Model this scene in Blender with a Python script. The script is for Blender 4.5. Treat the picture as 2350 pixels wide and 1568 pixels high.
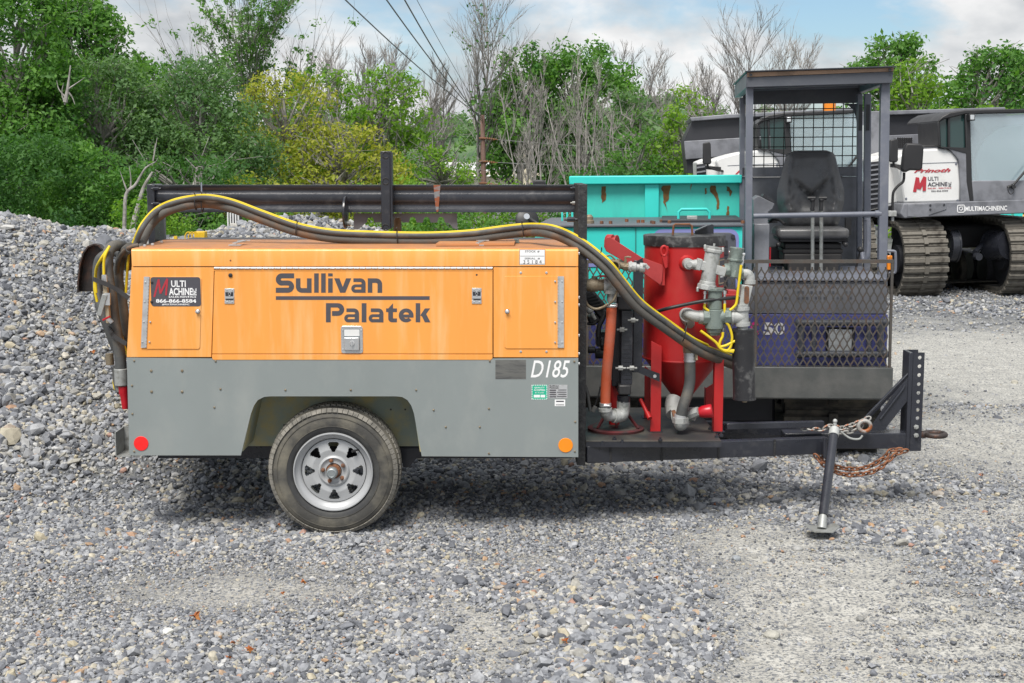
import bpy, math, random
import numpy as np
from mathutils import Vector, Matrix, Quaternion, noise
from math import radians as R, sin, cos, pi, tan, atan, sqrt

S = bpy.context.scene
COL = S.collection
for o in list(bpy.data.objects):
    bpy.data.objects.remove(o)

# ------------------------------------------------------------------ camera
CAM = Vector((0, -7.0, 1.94)); TILT = atan(404 / 3115.0); FP = 3115.0; PW, PH = 2350.0, 1568.0
cd = bpy.data.cameras.new('camera'); cam = bpy.data.objects.new('camera', cd); COL.objects.link(cam)
cam.location = CAM; cam.rotation_euler = (pi / 2 - TILT, 0, 0)
cd.sensor_width = 36; cd.lens = FP / PW * 36; cd.clip_end = 3000; cd.clip_start = .05
S.camera = cam
CR = cam.rotation_euler.to_matrix()
# ------------------------------------------------------------------ light
SUN_EL, SUN_AZ = R(58), R(200)          # azimuth: compass style, 0 = +Y, clockwise
w = bpy.data.worlds.new('World'); S.world = w; w.use_nodes = True
nt = w.node_tree; nt.nodes.clear()
N = nt.nodes.new; L = nt.links.new
sky = N('ShaderNodeTexSky'); sky.sky_type = 'NISHITA'; sky.sun_disc = False
sky.sun_elevation = SUN_EL; sky.sun_rotation = SUN_AZ; sky.air_density = 1.0; sky.dust_density = 1.0; sky.ozone_density = 1.0
bg = N('ShaderNodeBackground'); bg.inputs[1].default_value = .13
wo = N('ShaderNodeOutputWorld'); L(bg.outputs[0], wo.inputs[0])
tc = N('ShaderNodeTexCoord'); sep = N('ShaderNodeSeparateXYZ'); L(tc.outputs['Generated'], sep.inputs[0])
def M_(op, a, b=None, cl=False):
    n = N('ShaderNodeMath'); n.operation = op; n.use_clamp = cl
    for i, v in enumerate((a, b)):
        if v is None: continue
        if isinstance(v, (int, float)): n.inputs[i].default_value = v
        else: L(v, n.inputs[i])
    return n.outputs[0]
cmb = N('ShaderNodeMapping'); cmb.inputs['Scale'].default_value = (3.0, 3.0, 5.6); cmb.inputs['Location'].default_value = (7.7, 3.3, .1); L(tc.outputs['Generated'], cmb.inputs[0])
n1 = N('ShaderNodeTexNoise'); n1.inputs['Scale'].default_value = 1.25; n1.inputs['Detail'].default_value = 9; n1.inputs['Roughness'].default_value = .56
n1.inputs['Distortion'].default_value = .25; L(cmb.outputs[0], n1.inputs['Vector'])
ramp = N('ShaderNodeValToRGB'); ramp.color_ramp.elements[0].position = .37; ramp.color_ramp.elements[1].position = .475
L(n1.outputs['Fac'], ramp.inputs[0])
n2 = N('ShaderNodeTexNoise'); n2.inputs['Scale'].default_value = 3.4; n2.inputs['Detail'].default_value = 6; L(cmb.outputs[0], n2.inputs['Vector'])
cr2 = N('ShaderNodeValToRGB'); e = cr2.color_ramp.elements
e[0].position = .38; e[0].color = (2.5, 2.65, 2.8, 1); e[1].position = .60; e[1].color = (4.5, 4.5, 4.5, 1)
L(n2.outputs['Fac'], cr2.inputs[0])
tint = N('ShaderNodeMix'); tint.data_type = 'RGBA'; tint.blend_type = 'MULTIPLY'; tint.inputs[0].default_value = 1
L(sky.outputs[0], tint.inputs[6]); tint.inputs[7].default_value = (.50, .575, .63, 1)
mx = N('ShaderNodeMix'); mx.data_type = 'RGBA'; L(ramp.outputs[0], mx.inputs[0]); L(tint.outputs[2], mx.inputs[6]); L(cr2.outputs[0], mx.inputs[7])
L(mx.outputs[2], bg.inputs[0])
sd = bpy.data.lights.new('sun', 'SUN'); sun = bpy.data.objects.new('sun', sd); COL.objects.link(sun)
sd.energy = 2.8; sd.angle = R(26); sd.color = (1, .96, .9)
sdir = Vector((sin(SUN_AZ) * cos(SUN_EL), cos(SUN_AZ) * cos(SUN_EL), sin(SUN_EL)))
sun.rotation_euler = sdir.to_track_quat('Z', 'Y').to_euler()
S.view_settings.view_transform = 'Standard'; S.view_settings.look = 'None'; S.view_settings.gamma = 1
S.view_settings.use_curve_mapping = False; S.view_settings.exposure = .7
S.render.engine = 'CYCLES'

# ------------------------------------------------------------------ helpers
rnd = random.Random(7); rng = np.random.default_rng(11)
def rayd(px, py):
    return CR @ Vector(((px - PW / 2) / FP, -(py - PH / 2) / FP, -1))
def at(px, py, Y, M=None):
    o = CAM.copy(); d = rayd(px, py)
    if M is not None:
        Mi = M.inverted(); o = Mi @ o; d = Mi.to_3x3() @ d
    t = (Y - o.y) / d.y
    return o + d * t
def onground(px, py, z=0):
    d = rayd(px, py); t = (z - CAM.z) / d.z
    return CAM + d * t

class MB:
    def __init__(s): s.v = []; s.f = []
    def add(s, vs, fs):
        n = len(s.v); s.v += [tuple(v) for v in vs]; s.f += [tuple(i + n for i in f) for f in fs]; return s
    def box(s, a, b, rot=None, c=None):
        x0, y0, z0 = a; x1, y1, z1 = b
        vs = [Vector(p) for p in ((x0,y0,z0),(x1,y0,z0),(x1,y1,z0),(x0,y1,z0),(x0,y0,z1),(x1,y0,z1),(x1,y1,z1),(x0,y1,z1))]
        if rot is not None:
            c = Vector(c) if c is not None else (Vector(a) + Vector(b)) / 2
            vs = [rot @ (v - c) + c for v in vs]
        return s.add(vs, [(0,3,2,1),(4,5,6,7),(0,1,5,4),(1,2,6,5),(2,3,7,6),(3,0,4,7)])
    def bar(s, p, q, w, h, up=(0,0,1)):
        p = Vector(p); q = Vector(q); d = (q - p).normalized(); up = Vector(up)
        x = d.cross(up)
        if x.length < 1e-4: x = d.cross(Vector((1,0,0)))
        x.normalize(); z = x.cross(d).normalized()
        vs = []
        for e in (p, q):
            for a, b in ((-1,-1),(1,-1),(1,1),(-1,1)): vs.append(e + x * a * w / 2 + z * b * h / 2)
        return s.add(vs, [(0,1,2,3),(7,6,5,4),(0,4,5,1),(1,5,6,2),(2,6,7,3),(3,7,4,0)])
    def prism(s, poly, y0, y1):            # poly of (x,z), extruded along Y
        n = len(poly); vs = [(x, y0, z) for x, z in poly] + [(x, y1, z) for x, z in poly]
        A = sum(poly[i][0] * poly[(i+1) % n][1] - poly[(i+1) % n][0] * poly[i][1] for i in range(n))
        f = [tuple(range(n)), tuple(range(2*n-1, n-1, -1))] + [(i, i+n, (i+1) % n + n, (i+1) % n) for i in range(n)]
        if A < 0: f = [tuple(reversed(q)) for q in f]
        return s.add(vs, f)
    def prismx(s, poly, x0, x1):           # poly of (y,z), extruded along X
        n = len(poly); vs = [(x0, y, z) for y, z in poly] + [(x1, y, z) for y, z in poly]
        A = sum(poly[i][0] * poly[(i+1) % n][1] - poly[(i+1) % n][0] * poly[i][1] for i in range(n))
        f = [tuple(range(n-1, -1, -1)), tuple(range(n, 2*n))] + [(i, (i+1) % n, (i+1) % n + n, i+n) for i in range(n)]
        if A < 0: f = [tuple(reversed(q)) for q in f]
        return s.add(vs, f)
    def tube(s, pts, r, n=10, caps=True, closed=False):
        pts = [Vector(p) for p in pts]; m = len(pts)
        rs = r if isinstance(r, (list, tuple)) else [r] * m
        T = []
        for i in range(m):
            a = pts[(i-1) % m] if (i or closed) else pts[i]; b = pts[(i+1) % m] if (i < m-1 or closed) else pts[i]
            T.append((b - a).normalized())
        u = T[0].orthogonal().normalized(); base = len(s.v); vs = []
        for i in range(m):
            if i:
                ax = T[i-1].cross(T[i])
                if ax.length > 1e-7: u = Matrix.Rotation(T[i-1].angle(T[i]), 3, ax.normalized()) @ u
            u = (u - T[i] * u.dot(T[i])).normalized(); v = T[i].cross(u)
            for k in range(n):
                a = 2 * pi * k / n; vs.append(pts[i] + (u * cos(a) + v * sin(a)) * rs[i])
        fs = []
        for i in range(m - (0 if closed else 1)):
            j = (i + 1) % m
            for k in range(n): fs.append((i*n+k, i*n+(k+1) % n, j*n+(k+1) % n, j*n+k))
        if caps and not closed: fs += [tuple(range(n-1, -1, -1)), tuple(range((m-1)*n, m*n))]
        return s.add(vs, fs)
    def cyl(s, p, q, r0, r1=None, n=16): return s.tube([p, q], [r0, r0 if r1 is None else r1], n)
    def lathe(s, prof, c, ax=(0,0,1), n=24, closed=False, caps=True):   # prof list (r, h) along axis
        c = Vector(c); ax = Vector(ax).normalized(); u = ax.orthogonal().normalized(); v = ax.cross(u); m = len(prof); vs = []
        for r, h in prof:
            for k in range(n):
                a = 2*pi*k/n; vs.append(c + ax*h + (u*cos(a)+v*sin(a))*max(r, 1e-5))
        fs = [(i*n+k, i*n+(k+1) % n, ((i+1) % m)*n+(k+1) % n, ((i+1) % m)*n+k) for i in range(m if closed else m-1) for k in range(n)]
        if not closed and caps: fs += [tuple(range(n-1, -1, -1)), tuple(range((m-1)*n, m*n))]
        return s.add(vs, fs)
    def disc(s, c, r, t, ax=(0,-1,0), n=24): return s.lathe([(r, 0), (r, t)], c, ax, n)
    def sphere(s, c, r, n=12, sc=(1,1,1)):
        c = Vector(c); k = n // 2
        prof = [(sin(pi*i/k), -cos(pi*i/k)) for i in range(k+1)]; vs = []
        for a, h in prof:
            for j in range(n): vs.append((c.x + a*cos(2*pi*j/n)*r*sc[0], c.y + a*sin(2*pi*j/n)*r*sc[1], c.z + h*r*sc[2]))
        return s.add(vs, [(i*n+j, i*n+(j+1) % n, (i+1)*n+(j+1) % n, (i+1)*n+j) for i in range(k) for j in range(n)])
    def mesh(s, name, smooth=40):
        me = bpy.data.meshes.new(name); me.from_pydata(s.v, [], s.f); me.validate(); me.update()
        if smooth:
            me.polygons.foreach_set('use_smooth', [True] * len(me.polygons)); me.set_sharp_from_angle(angle=R(smooth))
        return me

def link(o, parent=None):
    COL.objects.link(o)
    if parent is not None:
        o.parent = parent
        if parent.type == 'EMPTY' and parent.get('baked'): o.location = -parent.location
    return o
def obj(name, mb, mat, parent=None, smooth=40, bevel=0, mesh=None, label=None, kind=None):
    me = mesh or (mb if isinstance(mb, bpy.types.Mesh) else mb.mesh(name, smooth))
    if mat and not me.materials: me.materials.append(mat)
    o = link(bpy.data.objects.new(name, me), parent)
    if bevel:
        m = o.modifiers.new('bevel', 'BEVEL'); m.width = bevel; m.segments = 2; m.limit_method = 'ANGLE'; m.angle_limit = R(35)
    if label: o['label'] = label
    if kind: o['kind'] = kind
    return o
def thing(name, label, cat, loc=(0,0,0), group=None, baked=True):
    o = bpy.data.objects.new(name, None); COL.objects.link(o); o.location = loc; o.empty_display_size = .2
    o['label'] = label; o['category'] = cat
    if group: o['group'] = group
    if baked: o['baked'] = 1
    return o
def tag(o, label, cat, group=None):
    o['label'] = label; o['category'] = cat
    if group: o['group'] = group
    return o
def copy_tree(o, parent=None):
    c = o.copy(); COL.objects.link(c)
    if parent is not None: c.parent = parent
    for ch in list(o.children): copy_tree(ch, c)
    return c
def cr(pts, k=8):                          # Catmull-Rom through points
    P = [Vector(p) for p in pts]; P = [P[0]*2-P[1]] + P + [P[-1]*2-P[-2]]; out = []
    for i in range(1, len(P)-2):
        for j in range(k):
            t = j/k; a, b, c, d = P[i-1:i+3]
            out.append(.5*((2*b)+(c-a)*t+(2*a-5*b+4*c-d)*t*t+(3*b-a-3*c+d)*t**3))
    out.append(P[-2]); return out

# ------------------------------------------------------------------ materials
def pm(name, col, rough=.5, metal=0, col2=None, sc=3, lo=.45, hi=.65, det=5, bump=0, bsc=40, var=.12, vsc=1.5, stretch=None, rust=None, rsc=6, rlo=.6, rhi=.66, coat=0, spec=.5):
    m = bpy.data.materials.new(name); m.use_nodes = True; t = m.node_tree; b = t.nodes['Principled BSDF']
    Nn = t.nodes.new; Ll = t.links.new
    tcx = Nn('ShaderNodeTexCoord'); mp = Nn('ShaderNodeMapping'); Ll(tcx.outputs['Object'], mp.inputs[0])
    if stretch: mp.inputs['Scale'].default_value = stretch
    def noise_(s, d=5, src=None):
        n = Nn('ShaderNodeTexNoise'); n.inputs['Scale'].default_value = s; n.inputs['Detail'].default_value = d; n.inputs['Roughness'].default_value = .6
        Ll((src or mp).outputs[0], n.inputs['Vector']); return n
    def mixc(fac, a, c2, mode='MIX'):
        x = Nn('ShaderNodeMix'); x.data_type = 'RGBA'; x.blend_type = mode
        if isinstance(fac, float): x.inputs[0].default_value = fac
        else: Ll(fac, x.inputs[0])
        for i, q in ((6, a), (7, c2)):
            if isinstance(q, tuple): x.inputs[i].default_value = (*q[:3], 1)
            else: Ll(q, x.inputs[i])
        return x.outputs[2]
    def thr(n, lo, hi, f=1.0):
        r = Nn('ShaderNodeMapRange'); r.inputs[1].default_value = lo; r.inputs[2].default_value = hi; r.inputs[4].default_value = f
        Ll(n.outputs['Fac'], r.inputs[0]); return r.outputs[0]
    c = tuple(col)
    dk = tuple(x * (1-var) for x in c[:3]); lt = tuple(min(1, x * (1+var)) for x in c[:3])
    out = mixc(thr(noise_(vsc), .3, .7), dk, lt)
    if col2: out = mixc(thr(noise_(sc, det), lo, hi), out, tuple(col2))
    rg = noise_(vsc * 4); rr = Nn('ShaderNodeMapRange'); rr.inputs[1].default_value = .3; rr.inputs[2].default_value = .7
    rr.inputs[3].default_value = max(0, rough - .08); rr.inputs[4].default_value = min(1, rough + .08); Ll(rg.outputs['Fac'], rr.inputs[0]); Ll(rr.outputs[0], b.inputs['Roughness'])
    b.inputs['Metallic'].default_value = metal
    if rust:
        f = thr(noise_(rsc, 8), rlo, rhi); out = mixc(f, out, tuple(rust))
        ms = Nn('ShaderNodeMath'); ms.operation = 'MULTIPLY_ADD'; Ll(f, ms.inputs[0]); ms.inputs[1].default_value = -metal; ms.inputs[2].default_value = metal
        Ll(ms.outputs[0], b.inputs['Metallic'])
    Ll(out, b.inputs['Base Color']); b.inputs['Coat Weight'].default_value = coat; b.inputs['Specular IOR Level'].default_value = spec
    if bump:
        bn = Nn('ShaderNodeBump'); bn.inputs['Strength'].default_value = bump; bn.inputs['Distance'].default_value = .01
        Ll(noise_(bsc, 4).outputs['Fac'], bn.inputs['Height']); Ll(bn.outputs[0], b.inputs['Normal'])
    return m
RUST = (.28, .09, .03)
M = {}
def D(k, *a, **kw): M[k] = pm(k, *a, **kw)
D('orange_paint', (.86, .35, .072), .38, var=.05, col2=(.82, .44, .16), sc=5, lo=.48, hi=.70, stretch=(3, 1, .3), bump=.14, bsc=2.2, rust=(.45,.16,.04), rsc=9, rlo=.76, rhi=.84)
D('orange_top', (.52, .23, .09), .55, var=.1, col2=(.36, .18, .10), sc=8, lo=.45, hi=.75, rust=(.3,.1,.03), rsc=14, rlo=.66, rhi=.75)
D('grey_paint', (.235, .262, .26), .45, var=.05, col2=(.29, .31, .30), sc=4, lo=.5, hi=.8, stretch=(1, 1, .6), bump=.1, bsc=2.5, rust=(.2, .15, .1), rsc=26, rlo=.75, rhi=.8)
D('galvanised', (.33, .38, .32), .6, .1, col2=(.46, .40, .20), sc=7, lo=.42, hi=.62, var=.25, bump=.1)
D('galv_light', (.36, .37, .36), .5, .35, col2=(.22, .22, .2), sc=25, lo=.5, hi=.7, var=.15, bump=.15, bsc=120)
D('cast_grey', (.42, .43, .42), .55, .2, col2=(.2, .21, .19), sc=18, lo=.52, hi=.72, var=.15, bump=.3, bsc=160)
D('cast_green', (.19, .23, .21), .5, .2, col2=(.1, .12, .11), sc=15, lo=.5, hi=.7, var=.15, bump=.25, bsc=150)
D('brass_dirty', (.24, .2, .14), .5, .3, col2=(.16, .11, .06), sc=20, lo=.45, hi=.7, bump=.3, bsc=120)
D('black_steel', (.024, .026, .034), .3, 0, col2=(.07, .07, .075), sc=12, lo=.58, hi=.8, var=.3, bump=.08, bsc=60, rust=RUST, rsc=11, rlo=.76, rhi=.82, coat=.15)
D('black_rough', (.016, .016, .018), .55, 0, col2=(.045, .045, .045), sc=30, lo=.5, hi=.7, var=.3, bump=.5, bsc=70)
D('deck_steel', (.04, .039, .038), .5, 0, col2=(.09, .08, .065), sc=5, lo=.45, hi=.7, var=.3, bump=.15, bsc=50)
D('black_plastic', (.022, .022, .024), .5, var=.2, bump=.05, bsc=200)
D('dark_grey_paint', (.085, .092, .11), .45, col2=(.12, .125, .14), sc=6, lo=.5, hi=.75, var=.12, rust=RUST, rsc=10, rlo=.76, rhi=.8, bump=.05)
D('post_grey', (.15, .162, .20), .42, col2=(.2, .21, .24), sc=9, lo=.5, hi=.7, var=.12, rust=RUST, rsc=12, rlo=.78, rhi=.82, bump=.05)
D('red_paint', (.44, .016, .017), .42, col2=(.42, .03, .025), sc=6, lo=.5, hi=.75, var=.1, bump=.06, bsc=12, rust=(.2,.03,.02), rsc=18, rlo=.76, rhi=.8)
D('red_plastic', (.45, .01, .02), .35, var=.05)
D('tyre', (.065, .063, .058), .8, col2=(.18, .165, .13), sc=6, lo=.42, hi=.68, var=.2, bump=.2, bsc=60)
D('tread', (.25, .235, .205), .9, col2=(.06, .06, .055), sc=14, lo=.5, hi=.75, var=.2, bump=.4, bsc=90)
D('rim_silver', (.41, .42, .43), .42, .15, col2=(.42, .43, .43), sc=10, lo=.6, hi=.75, var=.08)
D('hub_grey', (.30, .33, .34), .4, .5, var=.1)
D('rusty', (.24, .10, .045), .7, .2, col2=(.12, .07, .05), sc=25, lo=.45, hi=.65, var=.3, bump=.4, bsc=90)
D('chain_mix', (.36, .35, .33), .55, .3, col2=(.3, .1, .035), sc=9, lo=.56, hi=.62, var=.3, bump=.2)
D('chain_rust', (.15, .07, .045), .75, .1, col2=(.25, .10, .045), sc=12, lo=.4, hi=.6, var=.3, bump=.3)
D('alu', (.62, .63, .64), .38, .55, var=.08, col2=(.5, .5, .5), sc=30)
D('chrome', (.66, .67, .68), .28, .7, var=.1)
D('white_paint', (.72, .72, .71), .4, var=.04, col2=(.6, .6, .58), sc=4, lo=.55, hi=.8)
D('white_print', (.82, .82, .82), .5, var=.02)
D('slate_print', (.075, .072, .085), .5, var=.08)
D('black_print', (.02, .02, .022), .5, var=.05)
D('red_print', (.42, .03, .045), .45, var=.05)
D('pink_print', (.75, .04, .28), .45, var=.05)
D('green_print', (.01, .42, .26), .45, var=.05)
D('silver_patch', (.16, .16, .15), .5, .3, col2=(.1, .1, .1), sc=10, stretch=(1, 1, 6))
D('red_reflector', (.85, .02, .02), .25, var=.03, coat=.5)
D('orange_reflector', (.9, .27, .01), .25, var=.03, coat=.5)
D('hose_black', (.075, .078, .078), .62, col2=(.17, .15, .12), sc=7, lo=.5, hi=.75, var=.25, bump=.15, bsc=60)
D('hose_brown', (.10, .094, .084), .7, col2=(.19, .10, .05), sc=5, lo=.5, hi=.7, var=.25, bump=.2, bsc=60)
D('hose_yellow', (.72, .54, .015), .5, var=.1, col2=(.45, .33, .02), sc=16, lo=.62, hi=.8)
D('hose_orange', (.52, .095, .035), .6, col2=(.42, .12, .07), sc=6, lo=.45, hi=.7, var=.12, bump=.2, bsc=70)
D('rubber_strap', (.03, .028, .028), .6, var=.2)
D('teal_paint', (.06, .58, .49), .42, var=.05, col2=(.05, .42, .38), sc=3, lo=.5, hi=.8, rust=(.25, .11, .03), rsc=9, rlo=.69, rhi=.71, stretch=(2.2, 1, .6))
D('teal_clean', (.04, .60, .54), .42, var=.05, rust=(.2, .1, .04), rsc=14, rlo=.76, rhi=.78)
D('purple_paint', (.095, .105, .32), .4, var=.1, col2=(.10, .105, .30), sc=5)
D('lavender_print', (.22, .24, .5), .4, var=.05)
D('seat_vinyl', (.095, .095, .098), .32, var=.2, col2=(.045, .045, .045), sc=9, lo=.5, hi=.8, bump=.08, bsc=150)
D('bumper_steel', (.085, .09, .088), .5, .2, col2=(.13, .13, .125), sc=5, lo=.45, hi=.7, var=.2, rust=(.2, .1, .05), rsc=5, rlo=.70, rhi=.74, bump=.1)
D('mesh_steel', (.085, .078, .07), .6, .2, col2=(.11, .065, .045), sc=9, lo=.5, hi=.7, var=.25, bump=.2)
D('rubber_track', (.04, .038, .034), .85, col2=(.10, .09, .07), sc=8, lo=.45, hi=.65, var=.3, bump=.4)
D('muddy_track', (.165, .152, .13), .9, col2=(.07, .062, .052), sc=7, lo=.5, hi=.68, var=.3, bump=.5)
D('carrier_grey', (.21, .216, .24), .42, var=.1, col2=(.13, .135, .15), sc=4, bump=.03)
D('carrier_dark', (.03, .031, .037), .5, var=.15)
D('utility_pole', (.2, .11, .085), .85, col2=(.28, .2, .17), sc=6, lo=.4, hi=.7, stretch=(8, 8, .5), bump=.2)
D('wire', (.12, .13, .13), .5, .3)
D('bark', (.23, .215, .20), .9, col2=(.29, .275, .26), sc=6, lo=.4, hi=.6, var=.25)
D('bark_pale', (.37, .35, .325), .9, col2=(.22, .205, .19), sc=8, lo=.45, hi=.6, var=.25)
D('cladding', (.6, .55, .42), .8, var=.1)
D('yellow_paint', (.7, .45, .02), .5, var=.1)
D('dry_leaf', (.30, .085, .018), .7, var=.3, col2=(.4, .18, .05), sc=30)
D('wood_strip', (.38, .25, .17), .7, col2=(.25, .17, .12), sc=10, var=.15)
D('tan_tape', (.42, .35, .24), .8, var=.2)
D('lens', (.55, .58, .6), .15, .3, var=.2, vsc=20)
D('dark_interior', (.012, .012, .014), .7, var=.2)
g = bpy.data.materials.new('cab_glass'); g.use_nodes = True; b = g.node_tree.nodes['Principled BSDF']
b.inputs['Base Color'].default_value = (.72, .88, .95, 1); b.inputs['Roughness'].default_value = .03
b.inputs['Transmission Weight'].default_value = .72; b.inputs['IOR'].default_value = 2.0; M['glass'] = g
g = bpy.data.materials.new('dark_glass'); g.use_nodes = True; b = g.node_tree.nodes['Principled BSDF']
b.inputs['Base Color'].default_value = (.02, .05, .05, 1); b.inputs['Roughness'].default_value = .05; b.inputs['IOR'].default_value = 1.6; M['dark_glass'] = g

def text_mesh(s, size=1, bold=0, shear=0, ext=.001, spacing=1, res=3):
    c = bpy.data.curves.new('t', 'FONT'); c.body = s; c.size = size; c.offset = bold; c.shear = shear; c.extrude = ext; c.space_character = spacing; c.resolution_u = res
    o = bpy.data.objects.new('t', c); COL.objects.link(o)
    dg = bpy.context.evaluated_depsgraph_get(); dg.update()
    me = bpy.data.meshes.new_from_object(o.evaluated_get(dg)); bpy.data.objects.remove(o); bpy.data.curves.remove(c)
    return me
def text(name, s, x0, y0, x1, y1, Y, mat, parent, bold=0, shear=0, Mx=None, ext=.0006, label=None, spacing=1, rotz=0):
    """text fitted to the rectangle (x0,y0)-(x1,y1) of pixels lying on the plane Y"""
    me = text_mesh(s, 1, bold, shear, .0, spacing)
    n = len(me.vertices); co = np.zeros(n * 3); me.vertices.foreach_get('co', co); co = co.reshape(-1, 3)
    mn, mxx = co.min(0), co.max(0); nrm = (co - mn) / np.maximum(mxx - mn, 1e-6)
    if rotz: nrm[:, [0, 1]] = np.stack([1 - nrm[:, 1], nrm[:, 0]], 1)
    a = at(x0, y1, Y, Mx); b2 = at(x1, y0, Y, Mx)
    out = np.empty_like(co); out[:, 0] = a.x + nrm[:, 0] * (b2.x - a.x); out[:, 2] = a.z + nrm[:, 1] * (b2.z - a.z)
    out[:, 1] = Y
    me.vertices.foreach_set('co', out.ravel()); me.update()
    if me.materials: me.materials.clear()
    me.materials.append(mat)
    o = link(bpy.data.objects.new(name, me), parent)
    if label: o['label'] = label
    return o
# ================================================================== ground
def smooth(a, b, x): t = np.clip((x - a) / (b - a), 0, 1); return t * t * (3 - 2 * t)
_gr = np.random.default_rng(5); _ph = _gr.uniform(0, 6.28, (24, 2)); _dr = _gr.uniform(0, 6.28, 24)
def wob(x, y, f0=1.0, n=8, seed=0):
    z = 0
    for k in range(n):
        i = (k + seed * 5) % 24; f = f0 * 1.55 ** k; a = _dr[i]
        z = z + np.sin((x * np.cos(a) + y * np.sin(a)) * f + _ph[i, 0] + 1.3 * np.sin((x * np.sin(a) - y * np.cos(a)) * f * .7 + _ph[i, 1])) / 1.5 ** k
    return z
def rut(x, y): return np.exp(-((x - (1.90 + (y + .35) * .58) + .03 * wob(x, y, 2, 3, 2)) / .19) ** 4) * smooth(.0, -.6, y)
def dust(x, y):
    """0 = loose stone, 1 = bare fines"""
    w_ = .16 * wob(x, y, 1.3, 7)
    def blob(cx_, cy_, rx, ry, a=0):
        u = (x - cx_) * cos(a) + (y - cy_) * sin(a); v = -(x - cx_) * sin(a) + (y - cy_) * cos(a); return 1 - np.sqrt((u / rx) ** 2 + (v / ry) ** 2)
    d = blob(1.45, -1.3, .75, 1.7, -.12); d = np.maximum(d, blob(2.0, -1.9, 1.15, .75)); d = np.maximum(d, .75 * blob(-.1, -1.55, .3, .9, .3)); d = np.maximum(d, blob(1.25, -.15, .5, .7)); d = np.maximum(d, .55 * blob(.1, -.45, .7, .28))
    d = np.maximum(d, blob(2.6, .45, 1.3, .4) * .8); d = np.maximum(d, .9 * blob(4.0, 2.6, 1.9, 1.9)); d = np.maximum(d, 1.1 * blob(4.4, 6.5, 3.0, 3.8)); d = np.maximum(d, .33 * blob(-.95, -.95, .7, .28))
    return np.maximum(smooth(-.2, .6, d + w_ * .8 + .06 * wob(x, y, 9, 5, 3)), rut(x, y))
def height(x, y):
    z = .008 * wob(x, y, .9, 5, 1) + .004 * wob(x, y, 5, 3, 2)
    # main pile at left, cone with rounded top, and lower ones behind
    def cone(cx_, cy_, pk, sl, sx=1, rr=.35): d = np.sqrt(((x - cx_) * sx) ** 2 + (y - cy_) ** 2 + rr ** 2); return pk - sl * (d - rr)
    c = cone(-4.15, 3.3, 1.56, .58, 1.0, .8) + .035 * wob(x, y, 1.6, 4, 3)
    c = np.maximum(c, cone(-4.7, 7.8, 1.25, .45, .7, .6)); c = np.maximum(c, cone(-3.1, 12.2, 1.16, .5, .5, .4) + .03 * wob(x, y, 2, 4, 3)); c = np.maximum(c, cone(-1.2, 13.2, .7, .5, .7, .6))
    k = .12; zz = np.maximum(z, c); zz = np.where(np.abs(z - c) < k, np.maximum(z, c) + (k - np.abs(z - c)) ** 2 / (4 * k), zz)
    # windrow from lower middle to under the tongue
    t = (x - .28) - (y + 1.9) * .20; zz = zz + .035 * np.exp(-(t / .22) ** 2) * smooth(.1, -.8, y) 
    t2 = (x + .5) - (y + 2) * .1; zz = zz + .02 * np.exp(-((y + .62 + .05 * x) / .22) ** 2) * smooth(-.2, -1.2, x)
    # sink under the wheel
    zz = zz + .022 * np.exp(-(((x - wcx) / .30) ** 2 + ((y + .22) / .12) ** 2)) - .0
    dz_ = dust(x, y); zz = zz - .012 * dz_ + dz_ * .007 * (np.sin(y * 34 + wob(x, y, 3, 4, 1) * 1.2) + .5 * np.sin(x * 41 + y * 13)) * smooth(1.2, 1.7, x) * smooth(.2, -.5, y) * (1 - rut(x, y)) - .010 * rut(x, y) + dz_ * .004 * wob(x, y, 14, 3, 1)
    return zz
wcx = at(766, 1081, .05).x
def gridlines(a, b, c, n1, n2, far): 
    return np.concatenate([-np.geomspace(far, -a, n2)[:-1] if a < 0 else [], np.linspace(a, b, n1), np.geomspace(b, far, n2)[1:]])
gxs = np.concatenate([-np.geomspace(900, 9, 22)[:-1], np.linspace(-9, 9, 260), np.geomspace(9, 900, 22)[1:]])
gys = np.concatenate([[-60, -20, -8, -4.5], np.linspace(-3.2, 16, 280), np.geomspace(16, 1500, 26)[1:]])
X, Y_ = np.meshgrid(gxs, gys); Z = height(X, Y_); Z = np.where((Y_ > 17) | (np.abs(X) > 12), np.minimum(Z, 1.0), Z)
far_h = smooth(90, 700, Y_) * 0
nx2, ny2 = len(gxs), len(gys); V = np.stack([X, Y_, Z], -1).reshape(-1, 3)
i, j = np.meshgrid(np.arange(nx2 - 1), np.arange(ny2 - 1)); a = (j * nx2 + i).ravel(); F4 = np.stack([a, a + 1, a + 1 + nx2, a + nx2], 1)
def npmesh(name, V, F, nper, attrs=None, smooth_=True):
    me = bpy.data.meshes.new(name); nf = len(F); me.vertices.add(len(V)); me.vertices.foreach_set('co', np.ascontiguousarray(V, dtype=np.float32).ravel())
    if nf:
        me.loops.add(nf * nper); me.loops.foreach_set('vertex_index', np.ascontiguousarray(F, dtype=np.int32).ravel()); me.polygons.add(nf)
        me.polygons.foreach_set('loop_start', np.arange(0, nf * nper, nper, dtype=np.int32)); 
        me.polygons.foreach_set('use_smooth', np.full(nf, smooth_))
    for nm, (tp, arr) in (attrs or {}).items():
        at_ = me.attributes.new(nm, tp, 'POINT'); at_.data.foreach_set('value' if tp in ('FLOAT', 'INT') else 'vector', np.ascontiguousarray(arr, dtype=np.float32 if tp != 'INT' else np.int32).ravel())
    me.update(calc_edges=True); me.validate(); return me
gm = bpy.data.materials.new('ground_fines'); gm.use_nodes = True; t = gm.node_tree; bs = t.nodes['Principled BSDF']; Nn = t.nodes.new; Ll = t.links.new
at_n = Nn('ShaderNodeAttribute'); at_n.attribute_name = 'dust'; tcg = Nn('ShaderNodeTexCoord')
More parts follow.
